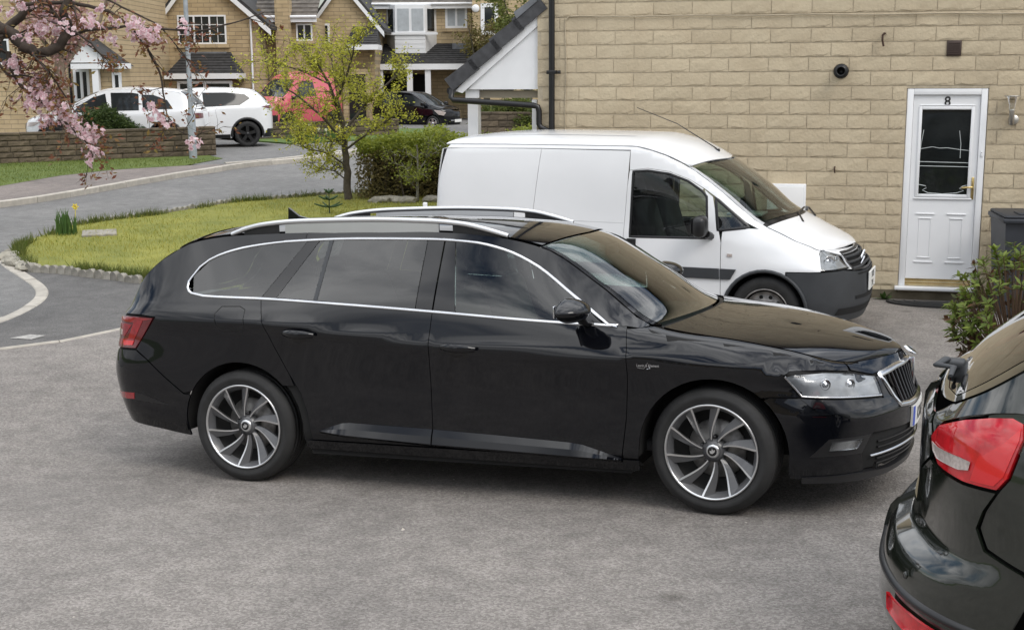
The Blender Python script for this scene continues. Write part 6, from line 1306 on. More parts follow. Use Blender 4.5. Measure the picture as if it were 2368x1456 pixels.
def dome_shrub(name, label, c, rx, ry, rz, n, size, mat, seed, cat='shrub'):
    r = empty(name, c); tag(r, label, cat)
    def pts(n_, n):
        d = n_.normal(size=(n, 3)); d[:, 2] = np.abs(d[:, 2]); d /= np.linalg.norm(d, axis=1)[:, None]; k = n_.uniform(.72, 1.0, n) * (1 + .10 * np.sin(d[:, 0] * 9 + 2) * np.sin(d[:, 1] * 8) + .08 * np.sin(d[:, 2] * 14 + d[:, 0] * 11)); return d * k[:, None] * (rx, ry, rz)
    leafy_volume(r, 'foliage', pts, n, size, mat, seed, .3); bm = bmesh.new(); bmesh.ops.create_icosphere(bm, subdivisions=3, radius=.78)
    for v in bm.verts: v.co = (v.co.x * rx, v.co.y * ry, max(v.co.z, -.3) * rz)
    me = bpy.data.meshes.new('inner'); bm.to_mesh(me); bm.free(); me.materials.append(pm('shrub_core', (.02, .026, .012), 1., var=.4, scale=8)); link('inner_shade_core', me, r)  # solid core coloured near-black as the shade inside the foliage
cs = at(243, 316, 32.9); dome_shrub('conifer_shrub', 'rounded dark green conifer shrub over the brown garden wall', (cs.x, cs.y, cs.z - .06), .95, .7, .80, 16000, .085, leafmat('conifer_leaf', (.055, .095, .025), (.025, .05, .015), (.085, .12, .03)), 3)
# cherry tree: trunk left of the frame, blossoming branches hanging into view
def cherry():
    Y = 11.4; bx, by = -6.1, 11.9; r = empty('cherry_tree', (bx, by, 0)); tag(r, 'cherry tree with dark limbs and drooping pink blossom overhanging from the side', 'tree'); t = lambda x, y, d=0: T2(x, y, Y, bx, by, d)
    limbs = [([(0, 0, -.05), (.05, 0, .8), (.15, -.05, 1.6), t(-150, 60), t(-60, 90)], .17, .085, 3), ([t(-110, 40), t(-30, 45), t(25, 75), t(55, 112), t(95, 124), t(135, 108), t(158, 72), t(150, 30), t(160, -40)], .060, .030, 7), ([t(-90, 60), t(-20, 110, .2), t(20, 60, .3), t(70, 20, .3), t(120, -40, .3)], .05, .03, 4),
             ([t(130, 105), t(165, 82, .1), t(200, 70, .1), t(290, 62, .15), t(380, 68, .2), t(470, 72, .2), t(560, 48, .2), t(612, 28, .2)], .018, .004, 9), ([t(60, 10), t(160, 5), t(250, 25, .2), t(300, 60, .2), t(340, 110, .2), t(368, 165, .2), t(378, 215, .2), t(384, 262, .2), t(415, 305, .2), t(452, 318, .2)], .018, .003, 8),
             ([t(20, 118), t(20, 150), t(50, 200), t(100, 240), t(150, 280), t(200, 330), t(215, 360)], .022, .005, 10), ([t(70, 122), t(110, 160, .1), t(140, 205, .1), t(175, 260, .1)], .012, .004, 7), ([t(170, -30), t(230, -10, .2), t(300, 25, .2), t(370, 60, .2), t(420, 120, .2), t(455, 180, .2)], .012, .003, 6), ([t(-60, 110), t(-10, 140), t(20, 175), t(60, 175), t(120, 190)], .016, .005, 6), ([t(155, 60), t(210, 100, -.1), t(240, 135, -.1), t(235, 160, -.1)], .010, .003, 3)]
    mb, tips = branch_tree(12, limbs, 1, None, 0, .26, 4, .003, droop=.08); mb.build('trunk', pm('cherry_bark', (.045, .033, .024), .85, var=.4, scale=14, bump=.7, bscale=40, bdist=.01), r, recalc=False)
    g = random.Random(21); n_ = np.random.default_rng(21); petals, bud, lv = [], [], []
    cl = []
    def spot(px, py, rx, ry, n, dd=.25):
        for _ in range(max(2, int(n * .55))): cl.append(Vector(t(g.gauss(px, rx), g.gauss(py, ry), g.uniform(-dd, dd))))
    for px, py, rx, ry, n in ((30, 145, 14, 10, 16), (50, 170, 16, 10, 14), (75, 200, 16, 12, 14), (100, 215, 18, 12, 18), (70, 240, 14, 10, 14), (115, 245, 18, 12, 20), (150, 265, 16, 10, 18), (110, 270, 12, 8, 8), (175, 290, 15, 10, 16), (205, 300, 14, 8, 12), (200, 325, 12, 10, 12), (212, 352, 12, 9, 14), (230, 305, 8, 6, 5), (95, 60, 22, 16, 22), (140, 62, 14, 14, 14), (65, 85, 10, 14, 8), (205, 60, 12, 10, 8), (10, 10, 12, 10, 6), (290, 60, 14, 10, 14), (325, 75, 12, 10, 14), (355, 78, 12, 8, 10), (265, 92, 10, 8, 6), (430, 70, 10, 8, 6), (345, 95, 6, 6, 4), (360, 258, 9, 9, 10), (375, 272, 8, 7, 8), (435, 322, 6, 5, 5), (458, 328, 5, 5, 4), (60, 10, 20, 8, 10), (230, 40, 20, 12, 8)): spot(px, py, rx, ry, n)
    for c in cl:
        for k in range(g.randrange(3, 6)):
            o = c + Vector((g.gauss(0, .022), g.gauss(0, .022), g.gauss(-.01, .02))); ax = Vector((g.uniform(-1, 1), g.uniform(-1.2, .4), g.uniform(-1, .5))).normalized(); u = ax.orthogonal().normalized(); w = ax.cross(u)
            for ringi, (nn, rd, cup) in enumerate(((6, .024, .010), (5, .015, .016))):
                for j in range(nn):
                    a = 6.283 * j / nn + ringi * .5 + g.uniform(-.2, .2); d = u * math.cos(a) + w * math.sin(a); s = (w * math.cos(a) - u * math.sin(a)) * rd * .55
                    petals.append([o, o + d * rd * .6 + s + ax * cup * .4, o + d * rd * 1.15 + ax * cup, o + d * rd * .6 - s + ax * cup * .4])
    V = np.array([[tuple(p) for p in q] for q in petals]).reshape(-1, 3); fast_mesh('blossom', V, np.arange(len(V)).reshape(-1, 4), leafmat('cherry_petal', (.90, .76, .78), (.95, .91, .91), (.78, .54, .59), .5), r)
    P = np.array([tuple(p) for p, l in tips]); P = P[n_.uniform(size=len(P)) < .5]
    Q = np.repeat(P, 2, 0) + n_.normal(size=(len(P) * 2, 3)) * .02; C = np.array([tuple(c) for c in cl]); Q = np.vstack([Q, np.repeat(C, 2, 0) + n_.normal(size=(len(C) * 2, 3)) * .05])
    V, F = leaf_quads(Q, .05, n_, .45, droop=.3); fast_mesh('young_leaves', V, F, leafmat('cherry_leaf', (.23, .10, .045), (.26, .20, .05), (.20, .075, .05)), r)
cherry()
def street_tree():
    bx, by = -10.45, 31.3; r = empty('ornamental_tree', (bx, by, 0)); tag(r, 'blossom tree with pale leaning trunk on the verge before the brown wall', 'tree'); t = lambda x, y, d=0: T2(x, y, by, bx, by, d)
    limbs = [([t(187, 380), t(168, 340), t(158, 300), t(150, 250), t(143, 200), t(135, 140), t(128, 90)], .15, .10, 2), ([t(140, 170), t(180, 110, .3), t(230, 50, .5), t(260, -40, .5)], .06, .03, 6), ([t(135, 140), t(90, 80, -.3), t(40, 20, -.5), t(0, -60, -.5)], .06, .03, 6), ([t(130, 100), t(140, 20), t(150, -80)], .07, .03, 5)]
    mb, tips = branch_tree(17, limbs, 1, None, 0, .7); mb.build('trunk', pm('pale_bark', (.24, .185, .14), .9, var=.3, scale=8, bump=.5, bscale=20), r, recalc=False)
    P = np.array([tuple(p) for p, l in tips]); n_ = np.random.default_rng(6); Q = np.repeat(P, 9, 0) + n_.normal(size=(len(P) * 9, 3)) * .10; V, F = leaf_quads(Q, .07, n_, .8); fast_mesh('crown', V, F, leafmat('cherry_petal2', (.55, .33, .36), (.70, .52, .53), (.30, .14, .09), .4), r)
street_tree()
# ---------------------------------------------------------------- vehicles across the road
def auto_shell(xr, xf, w, corner, bottom, belt, top, tumble=.32, crown=.05, n=2.6, bow=.05, rake=0.):
    plan = [(xr, 0), (xr + .01, w * .45), (xr + corner * .35, w * .80), (xr + corner, w * .95), (xr + corner * 2.4, w), ((xr + xf) / 2, w * 1.005), (xf - corner * 2.6, w * .99), (xf - corner * 1.1, w * .90), (xf - corner * .45, w * .66), (xf - .03, w * .35), (xf, 0)]
    us = sorted(set([b[0] for b in belt] + [t[0] for t in top])); fb = Curve([b[0] for b in belt], [b[1] for b in belt]); ft = Curve([t[0] for t in top], [t[1] for t in top]); L = [[], [], [], [], [], []]
    for u in us:
        b, t = float(fb(u)), float(ft(u)); t = max(t, b + .03); m = (bottom + b) / 2
        L[0].append((u, bottom, .05)); L[1].append((u, bottom + .12, .01)); L[2].append((u, m, 0)); L[3].append((u, b - .05, .012)); L[4].append((u, b, .035)); L[5].append((u, t, .045 + tumble * (t - b) + .02))
    cap = [(u, u if abs(u) < 99 else u, float(ft(u)) + crown) for u in us]; xs = [min(max(u, xr + .12), xf - .10) for u in us]
    return Shell(plan, L, [(u, x + bow * (1 if x > (xr + xf) / 2 else -.4), c[2]) for (u, x, c) in zip(us, xs, cap)], xref=(xr + xf) / 2, n=n)
def far_car(name, label, M, paint, xr, xf, w, corner, bottom, belt, top, wb, R, style, windows, screen, rear, lamps, arches=None, cladding=None, extra=None, cat='car', roofc=None, plate=None):
    S = auto_shell(xr, xf, w, corner, bottom, belt, top); r = empty(name, mat4=M); tag(r, label, cat); ft = lambda a, b, n=10, d=.003: [(x, float(S.ztop(x)[0]) - d) for x in np.linspace(a, b, n)]
    fb = Curve([b[0] for b in belt], [b[1] for b in belt]); ar = R + .06; f0, r0 = 0, -wb
    lo = [(x, bottom) for x in (S.u0, xr + .2, r0 - ar)] + arch(r0, R, ar, 180, 0, 12) + [(r0 + ar + .02, bottom), (f0 - ar - .02, bottom)] + arch(f0, R, ar, 180, 0, 12) + [(f0 + ar + .02, bottom), (xf - .1, bottom), (S.u1, bottom)]
    hi = [(u, float(S.ztop(u)[0]) - .01 if u > screen[1] or u < rear[0] else float(fb(u))) for u in np.linspace(S.u1, S.u0, 40)]
    panel(S, 'body', lo + hi, paint, r, sides='J', gap=0, step=.09)
    # upper body between belt and roof edge, with window openings left to the panes lying just outside it
    panel(S, 'pillars', [(x, float(fb(x))) for x in np.linspace(rear[0], screen[1], 16)] + ft(screen[1], rear[0], 20), paint, r, gap=0, step=.07, lift=-.004)
    for k, wdw in enumerate(windows): panel(S, 'side_window', wdw, gloss_win, r, lift=.003, depth=.004, step=.08)
    panel(S, 'roof', [(rear[1], -.98), (screen[0], -.98), (screen[0], .98), (rear[1], .98)], roofc or paint, r, on='cap', gap=0, step=.1)
    panel(S, 'windscreen', [(screen[0], -.93), (screen[1], -.93), (screen[1] + .02, 0), (screen[1], .93), (screen[0], .93), (screen[0] + .02, 0)], gloss_win, r, on='cap', gap=0, step=.1, lift=.002)
    panel(S, 'screen_surround', [(screen[0], -1), (screen[1], -1), (screen[1], 1), (screen[0], 1)], paint, r, on='cap', gap=0, step=.12, lift=-.004)
    panel(S, 'bonnet', [(screen[1], -.985), (xf - .25, -.985), (S.u1 - .1, -.8), (S.u1 - .1, .8), (xf - .25, .985), (screen[1], .985)], paint, r, on='cap', gap=.002, step=.1)
    panel(S, 'tailgate', [(rear[1], -.99), (rear[0], -.99), (S.u0 + .1, -.8), (S.u0 + .1, .8), (rear[0], .99), (rear[1], .99)], paint, r, on='cap', gap=0, step=.1)
    panel(S, 'rear_window', [(rear[1] - .06, -.82), (rear[0] + .05, -.85), (rear[0] + .03, 0), (rear[0] + .05, .85), (rear[1] - .06, .82)], gloss_win, r, on='cap', gap=0, step=.1, lift=.006)
    for nm, pts, m in lamps: panel(S, nm, pts, m, r, lift=.008, depth=.01, gap=0, step=.05)
    if cladding:
        for x in (f0, r0):
            for sg in (-1, 1): mb = MB(); mb.tube([(a[0], sg * (w - .0), a[1]) for a in arch(x, R, ar + .015, -8, 188, 18)], .035, 6, sq=(.6, 1)); mb.build('arch_cladding', cladding, r)
        panel(S, 'sill_cladding', [(r0 + ar + .06, bottom), (f0 - ar - .06, bottom), (f0 - ar - .06, bottom + .10), (r0 + ar + .06, bottom + .10)], cladding, r, lift=.012, depth=.012, gap=0, step=.1)
    for x in (f0, r0):
        for sg in (-1, 1): arch_liner(r, x, sg * (w - .03), sg * (w - .30), R, ar); wheel(r, x, sg * (w - .11), R, R * .66, .21, style, sg)
    for sg in (-1, 1): mb = MB(); mb.bbox(screen[1] - .38, screen[1] - .22, sg * (w + .09) - .09, sg * (w + .09) + .09, float(fb(screen[1] - .3)) + .02, float(fb(screen[1] - .3)) + .17, .04); mb.build('door_mirror', extra or paint, r)
    mb = MB(); mb.box(xr + .3, xf - .3, -w * .6, w * .6, bottom, bottom + .05); mb.build('floor_pan', cavity, r)
    if plate:
        x_, z_, tx = plate; mb = MB(); mb.bbox(x_, x_ + .02, -.26, .26, z_, z_ + .11, .004, seg=1); mb.build('number_plate', plate_white, r)
    # shut lines
    for x in plate_lines.get(name, []): ribbon(S, 'shut_line', [(x, bottom + .1), (x, float(fb(x)))], .010, cavity, r, lift=.001, th=.001)
    return S, r
plate_lines = {'suv_car': [-.55, -1.45, -2.35], 'crossover_car': [-.55, -1.45], 'city_car': [-.45, -1.5], 'red_van': [-.5, -1.5]}
gloss_win = pm('window_reflective', (.02, .024, .025), .04, var=0, spec=.4)
def place(px, py, Y, yaw, dx=0): p = at(px, py, Y); return Matrix.Translation((p.x, p.y, p.z)) @ Matrix.Rotation(yaw, 4, 'Z')
pk = at(0, 0, 33.6)
# white SUV, nose to the left; reference point: rear axle seen at px 405
def build_far_cars():
    g = float(bz(0, 33.6)) + .10; rear = at(402, 340, 33.9); yaw = R_(180 + 3)
    base = Matrix.Translation((rear.x, rear.y, g)) @ Matrix.Rotation(yaw, 4, 'Z') @ Matrix.Translation((2.74, 0, 0))
    far_car('suv_car', 'white SUV with dark windows parked behind the brown garden wall', base, paint_white, -3.62, .92, .92, .34, .24,
        [(-4.6, 1.04), (-3.5, 1.06), (-2.6, 1.04), (-1.0, 1.0), (-.3, .97), (.5, .86), (1.8, .76)], [(-4.6, 1.08), (-3.6, 1.10), (-3.35, 1.32), (-3.1, 1.50), (-2.6, 1.565), (-1.8, 1.60), (-1.3, 1.57), (-.9, 1.46), (-.4, 1.20), (0, 1.03), (.5, .92), (1.8, .80)],
        2.74, .36, 'black5', [[(-2.95, 1.10), (-2.2, 1.08), (-2.15, 1.46), (-2.45, 1.45), (-2.8, 1.32)], [(-2.1, 1.07), (-1.42, 1.06), (-1.38, 1.51), (-1.9, 1.51), (-2.08, 1.48)], [(-1.34, 1.05), (-.45, 1.02), (-.6, 1.20), (-.95, 1.40), (-1.25, 1.49)]], (-1.05, -.02), (-3.55, -3.05),
        [('tail_lamp', [(-3.3, .96), (-3.55, .99), (-3.9, .98), (-3.9, .86), (-3.5, .85)], red_dark), ('headlamp', [(.35, .80), (.75, .79), (1.0, .72), (.9, .68), (.55, .70)], lens_white), ('grille', [(1.05, .76), (1.5, .76), (1.5, .45), (1.1, .45)], trim_black), ('rear_diffuser', [(-3.45, .45), (-4.3, .45), (-4.3, .25), (-3.3, .25)], trim_black)], cladding=trim_black, roofc=paint_white)
    g = float(bz(0, 35.8)) + .10; rear = at(574, 344, 35.6); yaw = R_(180 + 17)
    base = Matrix.Translation((rear.x, rear.y, g)) @ Matrix.Rotation(yaw, 4, 'Z') @ Matrix.Translation((2.53, -.80, 0))
    far_car('crossover_car', 'white compact crossover with black wheels beside the white SUV', base, paint_white, -3.28, .82, .88, .36, .24,
        [(-4.3, 1.10), (-3.1, 1.12), (-2.4, 1.08), (-1.0, 1.02), (-.2, .98), (.5, .88), (1.7, .76)], [(-4.3, 1.12), (-3.25, 1.14), (-3.02, 1.32), (-2.8, 1.47), (-2.3, 1.53), (-1.6, 1.55), (-1.1, 1.52), (-.7, 1.38), (-.2, 1.10), (.1, 1.01), (.5, .94), (1.7, .80)],
        2.53, .345, 'black5', [[(-2.65, 1.30), (-2.35, 1.12), (-1.40, 1.08), (-1.38, 1.46), (-2.0, 1.46), (-2.5, 1.41)], [(-1.33, 1.08), (-.42, 1.03), (-.62, 1.20), (-.95, 1.40), (-1.25, 1.45)]], (-.95, .0), (-3.2, -2.75),
        [('tail_lamp', [(-2.95, 1.08), (-3.15, 1.02), (-3.4, 1.02), (-3.3, 1.12)], red_dark), ('headlamp', [(.2, .90), (.5, .88), (.8, .80), (.6, .78)], lens_white), ('rear_skid', [(-3.1, .48), (-4.0, .46), (-4.0, .25), (-2.95, .25)], trim_black)], cladding=trim_black)
    # small black car behind the hedge, nose to the right
    p = at(1022, 300, 50.5); g = p.z - .02
    base = Matrix.Translation((p.x, p.y + .7, at(1001, 303, 50.5).z)) @ Matrix.Rotation(R_(-27), 4, 'Z')
    far_car('city_car', 'small black city car with bright windscreen parked beyond the hedge', base, paint_black, -2.95, .68, .81, .36, .22,
        [(-4, 1.0), (-2.8, 1.04), (-1.5, .98), (-.3, .92), (.3, .82), (1.5, .70)], [(-4, 1.06), (-2.9, 1.10), (-2.7, 1.33), (-2.3, 1.43), (-1.6, 1.46), (-1.1, 1.42), (-.6, 1.20), (-.1, .97), (.3, .87), (1.5, .74)],
        2.34, .285, 'alloy5', [[(-2.4, 1.08), (-1.5, 1.03), (-1.45, 1.38), (-2.1, 1.38)], [(-1.4, 1.02), (-.35, .96), (-.6, 1.14), (-1.0, 1.34), (-1.35, 1.38)]], (-.95, -.05), (-2.85, -2.5),
        [('headlamp', [(.05, .80), (.3, .78), (.55, .70), (.45, .58), (.25, .62)], lens_white), ('bumper_trim', [(.75, .42), (1.2, .42), (1.2, .37), (.75, .37)], chrome)], plate=(.68, .32, ''))
    # red van, nose to the left and towards the viewer
    p = at(628, 290, 46.0); base = Matrix.Translation((p.x, p.y, float(bz(0, 47)) + .02)) @ Matrix.Rotation(R_(180 + 52), 4, 'Z')
    S, r = far_car('red_van', 'faded red high-roof van behind the young tree', base, paint_red, -2.9, .95, .90, .36, .30,
        [(-4.2, 1.20), (-2.9, 1.20), (-1.0, 1.16), (-.2, 1.10), (.4, 1.0), (1.9, .88)], [(-4.2, 1.95), (-2.8, 2.05), (-1.3, 2.05), (-.85, 1.98), (-.55, 1.75), (-.1, 1.32), (.2, 1.16), (.5, 1.06), (1.9, .92)],
        2.2, .34, 'steel_far', [[(-1.4, 1.24), (-.40, 1.20), (-.72, 1.62), (-.92, 1.78), (-1.4, 1.78)]], (-.6, .10), (-2.85, -2.75), [('headlamp', [(.55, .92), (.85, .88), (1.0, .72), (.75, .68)], lens_white), ('bumper', [(.45, .62), (1.9, .62), (1.9, .32), (.45, .32)], trim_black)], cat='van', extra=trim_black)
_w = wheel
def wheel(parent, x, y, R, rr, w, style, side, steer=0., name='wheel'): return _w(parent, x, y, R, rr, w, 'black5' if style == 'steel_far' else style, side, steer, name)
build_far_cars()
# ---------------------------------------------------------------- brown garden wall, lamp post
def garden_wall(name, label, A, B, h, rows, L, mat, thick=.22, cat='wall'):
    A, B = Vector(A), Vector(B); d = (B - A); ln = Vector((d.x, d.y, 0)).length; ang = math.atan2(d.y, d.x); slope = (B.z - A.z) / ln
    r = empty(name, A, ang); tag(r, label, cat); mb = MB(); mb.raw([(0, .02, -.2), (ln, .02, slope * ln - .2), (ln, thick, slope * ln - .2), (0, thick, -.2), (0, .02, h - .02), (ln, .02, slope * ln + h - .02), (ln, thick, slope * ln + h - .02), (0, thick, h - .02)], [(3, 2, 1, 0), (4, 5, 6, 7), (0, 1, 5, 4), (1, 2, 6, 5), (2, 3, 7, 6), (3, 0, 4, 7)]); mb.build('wall_core', pm('wall_mortar_brown', (.075, .06, .042), .95, var=.3), r)
    ch = h / rows; vs = {}
    for k in range(rows):
        x = -L * .5 * (k % 2)
        while x < ln - .02:
            w = L * rng.uniform(.85, 1.15); a, b = max(x, 0) + .006, min(x + w, ln) - .006; x += w
            if b - a < .06: continue
            key = (round(b - a, 1), rng.randrange(3))
            if key not in vs: V, F = stone_block(key[0], ch - .014, .018, rng.randrange(999), 5, 3); vs[key] = mesh('wall_stone', V, F, mat)
            o = link('wall_stone', vs[key], r, (a, 0, slope * (a + b) / 2 + k * ch)); o.scale = ((b - a) / key[0], 1, 1)
    x = 0
    while x < ln - .05:
        w = min(.6, ln - x); mb = MB(); mb.bbox(x + .004, x + w - .004, -.03, thick + .03, h + slope * x - .012, h + slope * x + .05, .012, seg=1); mb.build('coping_stone', mat, r); x += w
    return r
m_brown = pm('brown_stone', (.135, .105, .07), .95, col2=(.075, .058, .04), scale=5, detail=8, bump=.8, bscale=25, bdist=.015, rnd=.22)
zA, zB = float(bz(0, 30.0)) + .10, float(bz(0, 32.3)) + .10
garden_wall('garden_wall', 'low dark brown stone garden wall behind the verge', (-13.6, 29.35, zA - .02), (-7.36, 32.45, zB), .66, 5, .46, m_brown)
garden_wall('garden_wall', 'brown retaining wall with shrubs seen through the porch', (-1.15, 36.3, .30), (6.5, 34.5, .30), .90, 5, .5, m_brown)
garden_wall('garden_wall', 'short brown wall at the daffodil bed below the red van', (-8.0, 39.0, .36), (-3.6, 41.6, .40), .45, 3, .5, m_brown)
def lamp_post():
    p = Vector((-7.69, 31.42, float(bz(0, 31.42)) + .09)); r = empty('lamp_post', p); tag(r, 'pale grey street lamp column beside the garden wall end', 'lamp post'); m = pm('galvanised', (.36, .39, .42), .5, metal=.35, var=.15, scale=8)
    mb = MB(); mb.lathe([(.095, -.1), (.095, 1.0), (.085, 1.05), (.062, 1.18), (.060, 1.3)], 20); mb.build('base_column', m, r); mb = MB(); mb.lathe([(.060, 1.25), (.052, 4.0), (.046, 6.2)], 18); mb.build('shaft', m, r)
    mb = MB(); mb.tube([(0, 0, 6.15), (.0, -.2, 6.45), (0, -.7, 6.55)], .035, 8); mb.build('bracket', m, r); mb = MB(); mb.bbox(-.13, .13, -1.25, -.65, 6.48, 6.62, .05); mb.build('lantern', m, r)
    mb = MB(); mb.bbox(-.05, .05, -.10, -.09, .35, .85, .004, seg=1); mb.build('access_door', m, r)
lamp_post()
# ---------------------------------------------------------------- houses across the road
def far_stone(name, c1, c2, mc):
    m = bpy.data.materials.new(name); m.use_nodes = True; t = m.node_tree; b = t.nodes['Principled BSDF']; n = t.nodes.new; l = t.links.new; b.inputs['Roughness'].default_value = .95
    co = n('ShaderNodeTexCoord'); mp = n('ShaderNodeMapping'); mp.inputs['Rotation'].default_value = (R_(90), 0, 0); l(co.outputs['Object'], mp.inputs[0])
    br = n('ShaderNodeTexBrick'); br.inputs['Scale'].default_value = 1; br.inputs['Brick Width'].default_value = .46; br.inputs['Row Height'].default_value = .15; br.inputs['Mortar Size'].default_value = .009; br.inputs['Mortar Smooth'].default_value = .2; br.inputs['Bias'].default_value = 0
    br.inputs['Color1'].default_value = tuple(c1) + (1,); br.inputs['Color2'].default_value = tuple(c2) + (1,); br.inputs['Mortar'].default_value = tuple(mc) + (1,); l(mp.outputs[0], br.inputs[0])
    no = n('ShaderNodeTexNoise'); no.inputs['Scale'].default_value = 3; no.inputs['Detail'].default_value = 7; l(co.outputs['Object'], no.inputs[0]); ra = n('ShaderNodeValToRGB'); ra.color_ramp.elements[0].color = (.75, .74, .72, 1); ra.color_ramp.elements[1].color = (1.15, 1.15, 1.15, 1); l(no.outputs[0], ra.inputs[0])
    mi = n('ShaderNodeMix'); mi.data_type = 'RGBA'; mi.blend_type = 'MULTIPLY'; mi.inputs[0].default_value = 1; l(br.outputs[0], mi.inputs[6]); l(ra.outputs[0], mi.inputs[7]); l(mi.outputs[2], b.inputs['Base Color'])
    bu = n('ShaderNodeBump'); bu.inputs['Strength'].default_value = .8; bu.inputs['Distance'].default_value = .03; l(br.outputs['Fac'], bu.inputs['Height']); bu.invert = True; l(bu.outputs[0], b.inputs['Normal']); return m
m_far1 = far_stone('far_stone_a', (.52, .40, .24), (.42, .32, .185), (.30, .24, .155)); m_far2 = far_stone('far_stone_b', (.55, .43, .265), (.46, .355, .21), (.32, .26, .17))
m_rtile = pm('far_roof_tile', (.13, .115, .10), .85, var=.35, scale=5, bump=.4, bscale=20); m_rdark = pm('far_roof_dark', (.035, .034, .034), .8, var=.4, scale=6)
m_curt = pm('curtain', (.42, .45, .47), .9, var=.1)
class House:
    """house with its front wall square to the view at distance Y; positions read off the photograph"""
    def __init__(s, name, label, px, py, Y, yaw=0.):
        p = at(px, py, Y); s.o = Vector((p.x, Y, 0)); s.r = empty(name, s.o, 0); tag(s.r, label, 'house')
    def L(s, px, py, Y=None): p = at(px, py, Y or s.o.y); return (p.x - s.o.x, p.y - s.o.y, p.z)
    def wall(s, px0, px1, ztop, Y, depth, mat, name='wall', zb=-.2, apex=None):
        x0, x1 = s.L(px0, 200, Y)[0], s.L(px1, 200, Y)[0]; y = Y - s.o.y; mb = MB()
        if apex: xa = s.L(apex[0], 0, Y)[0]; poly = [(x0, zb), (x1, zb), (x1, ztop), (xa, apex[1]), (x0, ztop)]
        else: poly = [(x0, zb), (x1, zb), (x1, ztop), (x0, ztop)]
        mb.prism(poly, 'Y', y, y + depth); return mb.build(name, mat, s.r)
    def window(s, px0, py0, px1, py1, Y, cols=2, rows=1, mat=None, sill=True, fr=.06):
        a = s.L(px0, py1, Y); b = s.L(px1, py0, Y); y = Y - s.o.y; x0, x1, z0, z1 = a[0], b[0], a[2], b[2]; mb = MB()
        mb.box(x0, x1, y - .05, y + .02, z0, z0 + fr); mb.box(x0, x1, y - .05, y + .02, z1 - fr, z1); mb.box(x0, x0 + fr, y - .05, y + .02, z0 + fr, z1 - fr); mb.box(x1 - fr, x1, y - .05, y + .02, z0 + fr, z1 - fr)
        w = (x1 - x0 - fr) / cols
        for k in range(1, cols): mb.box(x0 + fr / 2 + w * k - fr / 2, x0 + fr / 2 + w * k + fr / 2, y - .05, y + .02, z0 + fr, z1 - fr)
        f = mb.build('window', m_upvc, s.r)
        for k in range(cols): mb = MB(); mb.box(x0 + fr / 2 + w * k + fr / 2, x0 + fr / 2 + w * (k + 1) - fr / 2, y - .012, y - .008, z0 + fr, z1 - fr); mb.build('pane', mat or gloss_win, f)
        if rows > 1:
            for k in range(cols):
                xa = x0 + fr / 2 + w * k; g = MB(); g.box(xa + w / 2 - .012, xa + w / 2 + .012, y - .03, y - .012, z0 + fr, z1 - fr)
                for j in range(1, rows): zz = z0 + (z1 - z0) * j / rows; g.box(xa + fr / 2, xa + w - fr / 2, y - .031, y - .013, zz - .012, zz + .012)
                g.build('glazing_bar', m_upvc, f)
        if sill: mb = MB(); mb.box(x0 - .12, x1 + .12, y - .10, y, z0 - .14, z0 - .0); mb.build('window_sill', m_far2, f)
        return f
    def canopy(s, px0, px1, pyt, pyb, Y, out, mat, hip=.35, fascia=.18):
        x0, x1 = s.L(px0, pyb, Y - out)[0], s.L(px1, pyb, Y - out)[0]; zb = s.L(px0, pyb, Y - out)[2]; zt = s.L(px0, pyt, Y)[2]; y = Y - s.o.y; mb = MB()
        mb.raw([(x0, y - out, zb), (x1, y - out, zb), (x1 - hip, y, zt), (x0 + hip, y, zt), (x0, y, zb), (x1, y, zb)], [(0, 1, 2, 3), (0, 3, 4), (1, 5, 2), (0, 4, 5, 1)]); o = mb.build('canopy_roof', mat, s.r)
        n = max(3, int((zt - zb) / .09))
        for k in range(1, n):
            t = k / n; g = MB(); g.box(x0 + hip * t, x1 - hip * t, y - out * (1 - t) - .03, y - out * (1 - t) + .02, zb + (zt - zb) * t - .005, zb + (zt - zb) * t + .018); g.build('tile_course', mat, o)
        mb = MB(); mb.box(x0 - .04, x1 + .04, y - out - .04, y - out + .0, zb - fascia, zb + .02); mb.box(x0 - .04, x0, y - out, y, zb - fascia, zb + .02); mb.box(x1, x1 + .04, y - out, y, zb - fascia, zb + .02); mb.build('fascia', m_upvc, o); return o
    def pipe(s, px, py0, py1, Y, mat=None, r=.04):
        a, b = s.L(px, py0, Y), s.L(px, py1, Y); y = Y - s.o.y - .06; mb = MB(); mb.tube([(a[0], y, a[2]), (a[0], y, b[2])], r, 8); mb.build('downpipe', mat or m_upvc, s.r)
    def slope(s, px0, px1, z0, z1, Y0, Y1, mat, name='roof', fascia=True):
        x0, x1 = s.L(px0, 50, Y0)[0], s.L(px1, 50, Y0)[0]; a, b = Y0 - s.o.y - .3, Y1 - s.o.y; mb = MB(); mb.raw([(x0, a, z0), (x1, a, z0), (x1, b, z1), (x0, b, z1), (x0, a, z0 - .1), (x1, a, z0 - .1)], [(0, 1, 2, 3), (4, 5, 1, 0)]); o = mb.build(name, mat, s.r)
        n = int(math.hypot(b - a, z1 - z0) / .32)
        for k in range(1, n): t = k / n; g = MB(); g.box(x0, x1, a + (b - a) * t - .04, a + (b - a) * t, z0 + (z1 - z0) * t - .02, z0 + (z1 - z0) * t + .025); g.build('tile_course', mat, o)
        if fascia: mb = MB(); mb.box(x0, x1, a - .03, a + .0, z0 - .22, z0 - .02); mb.tube([(x0, a - .07, z0 - .02), (x1, a - .07, z0 - .02)], .06, 8); mb.build('gutter', m_upvc, o)
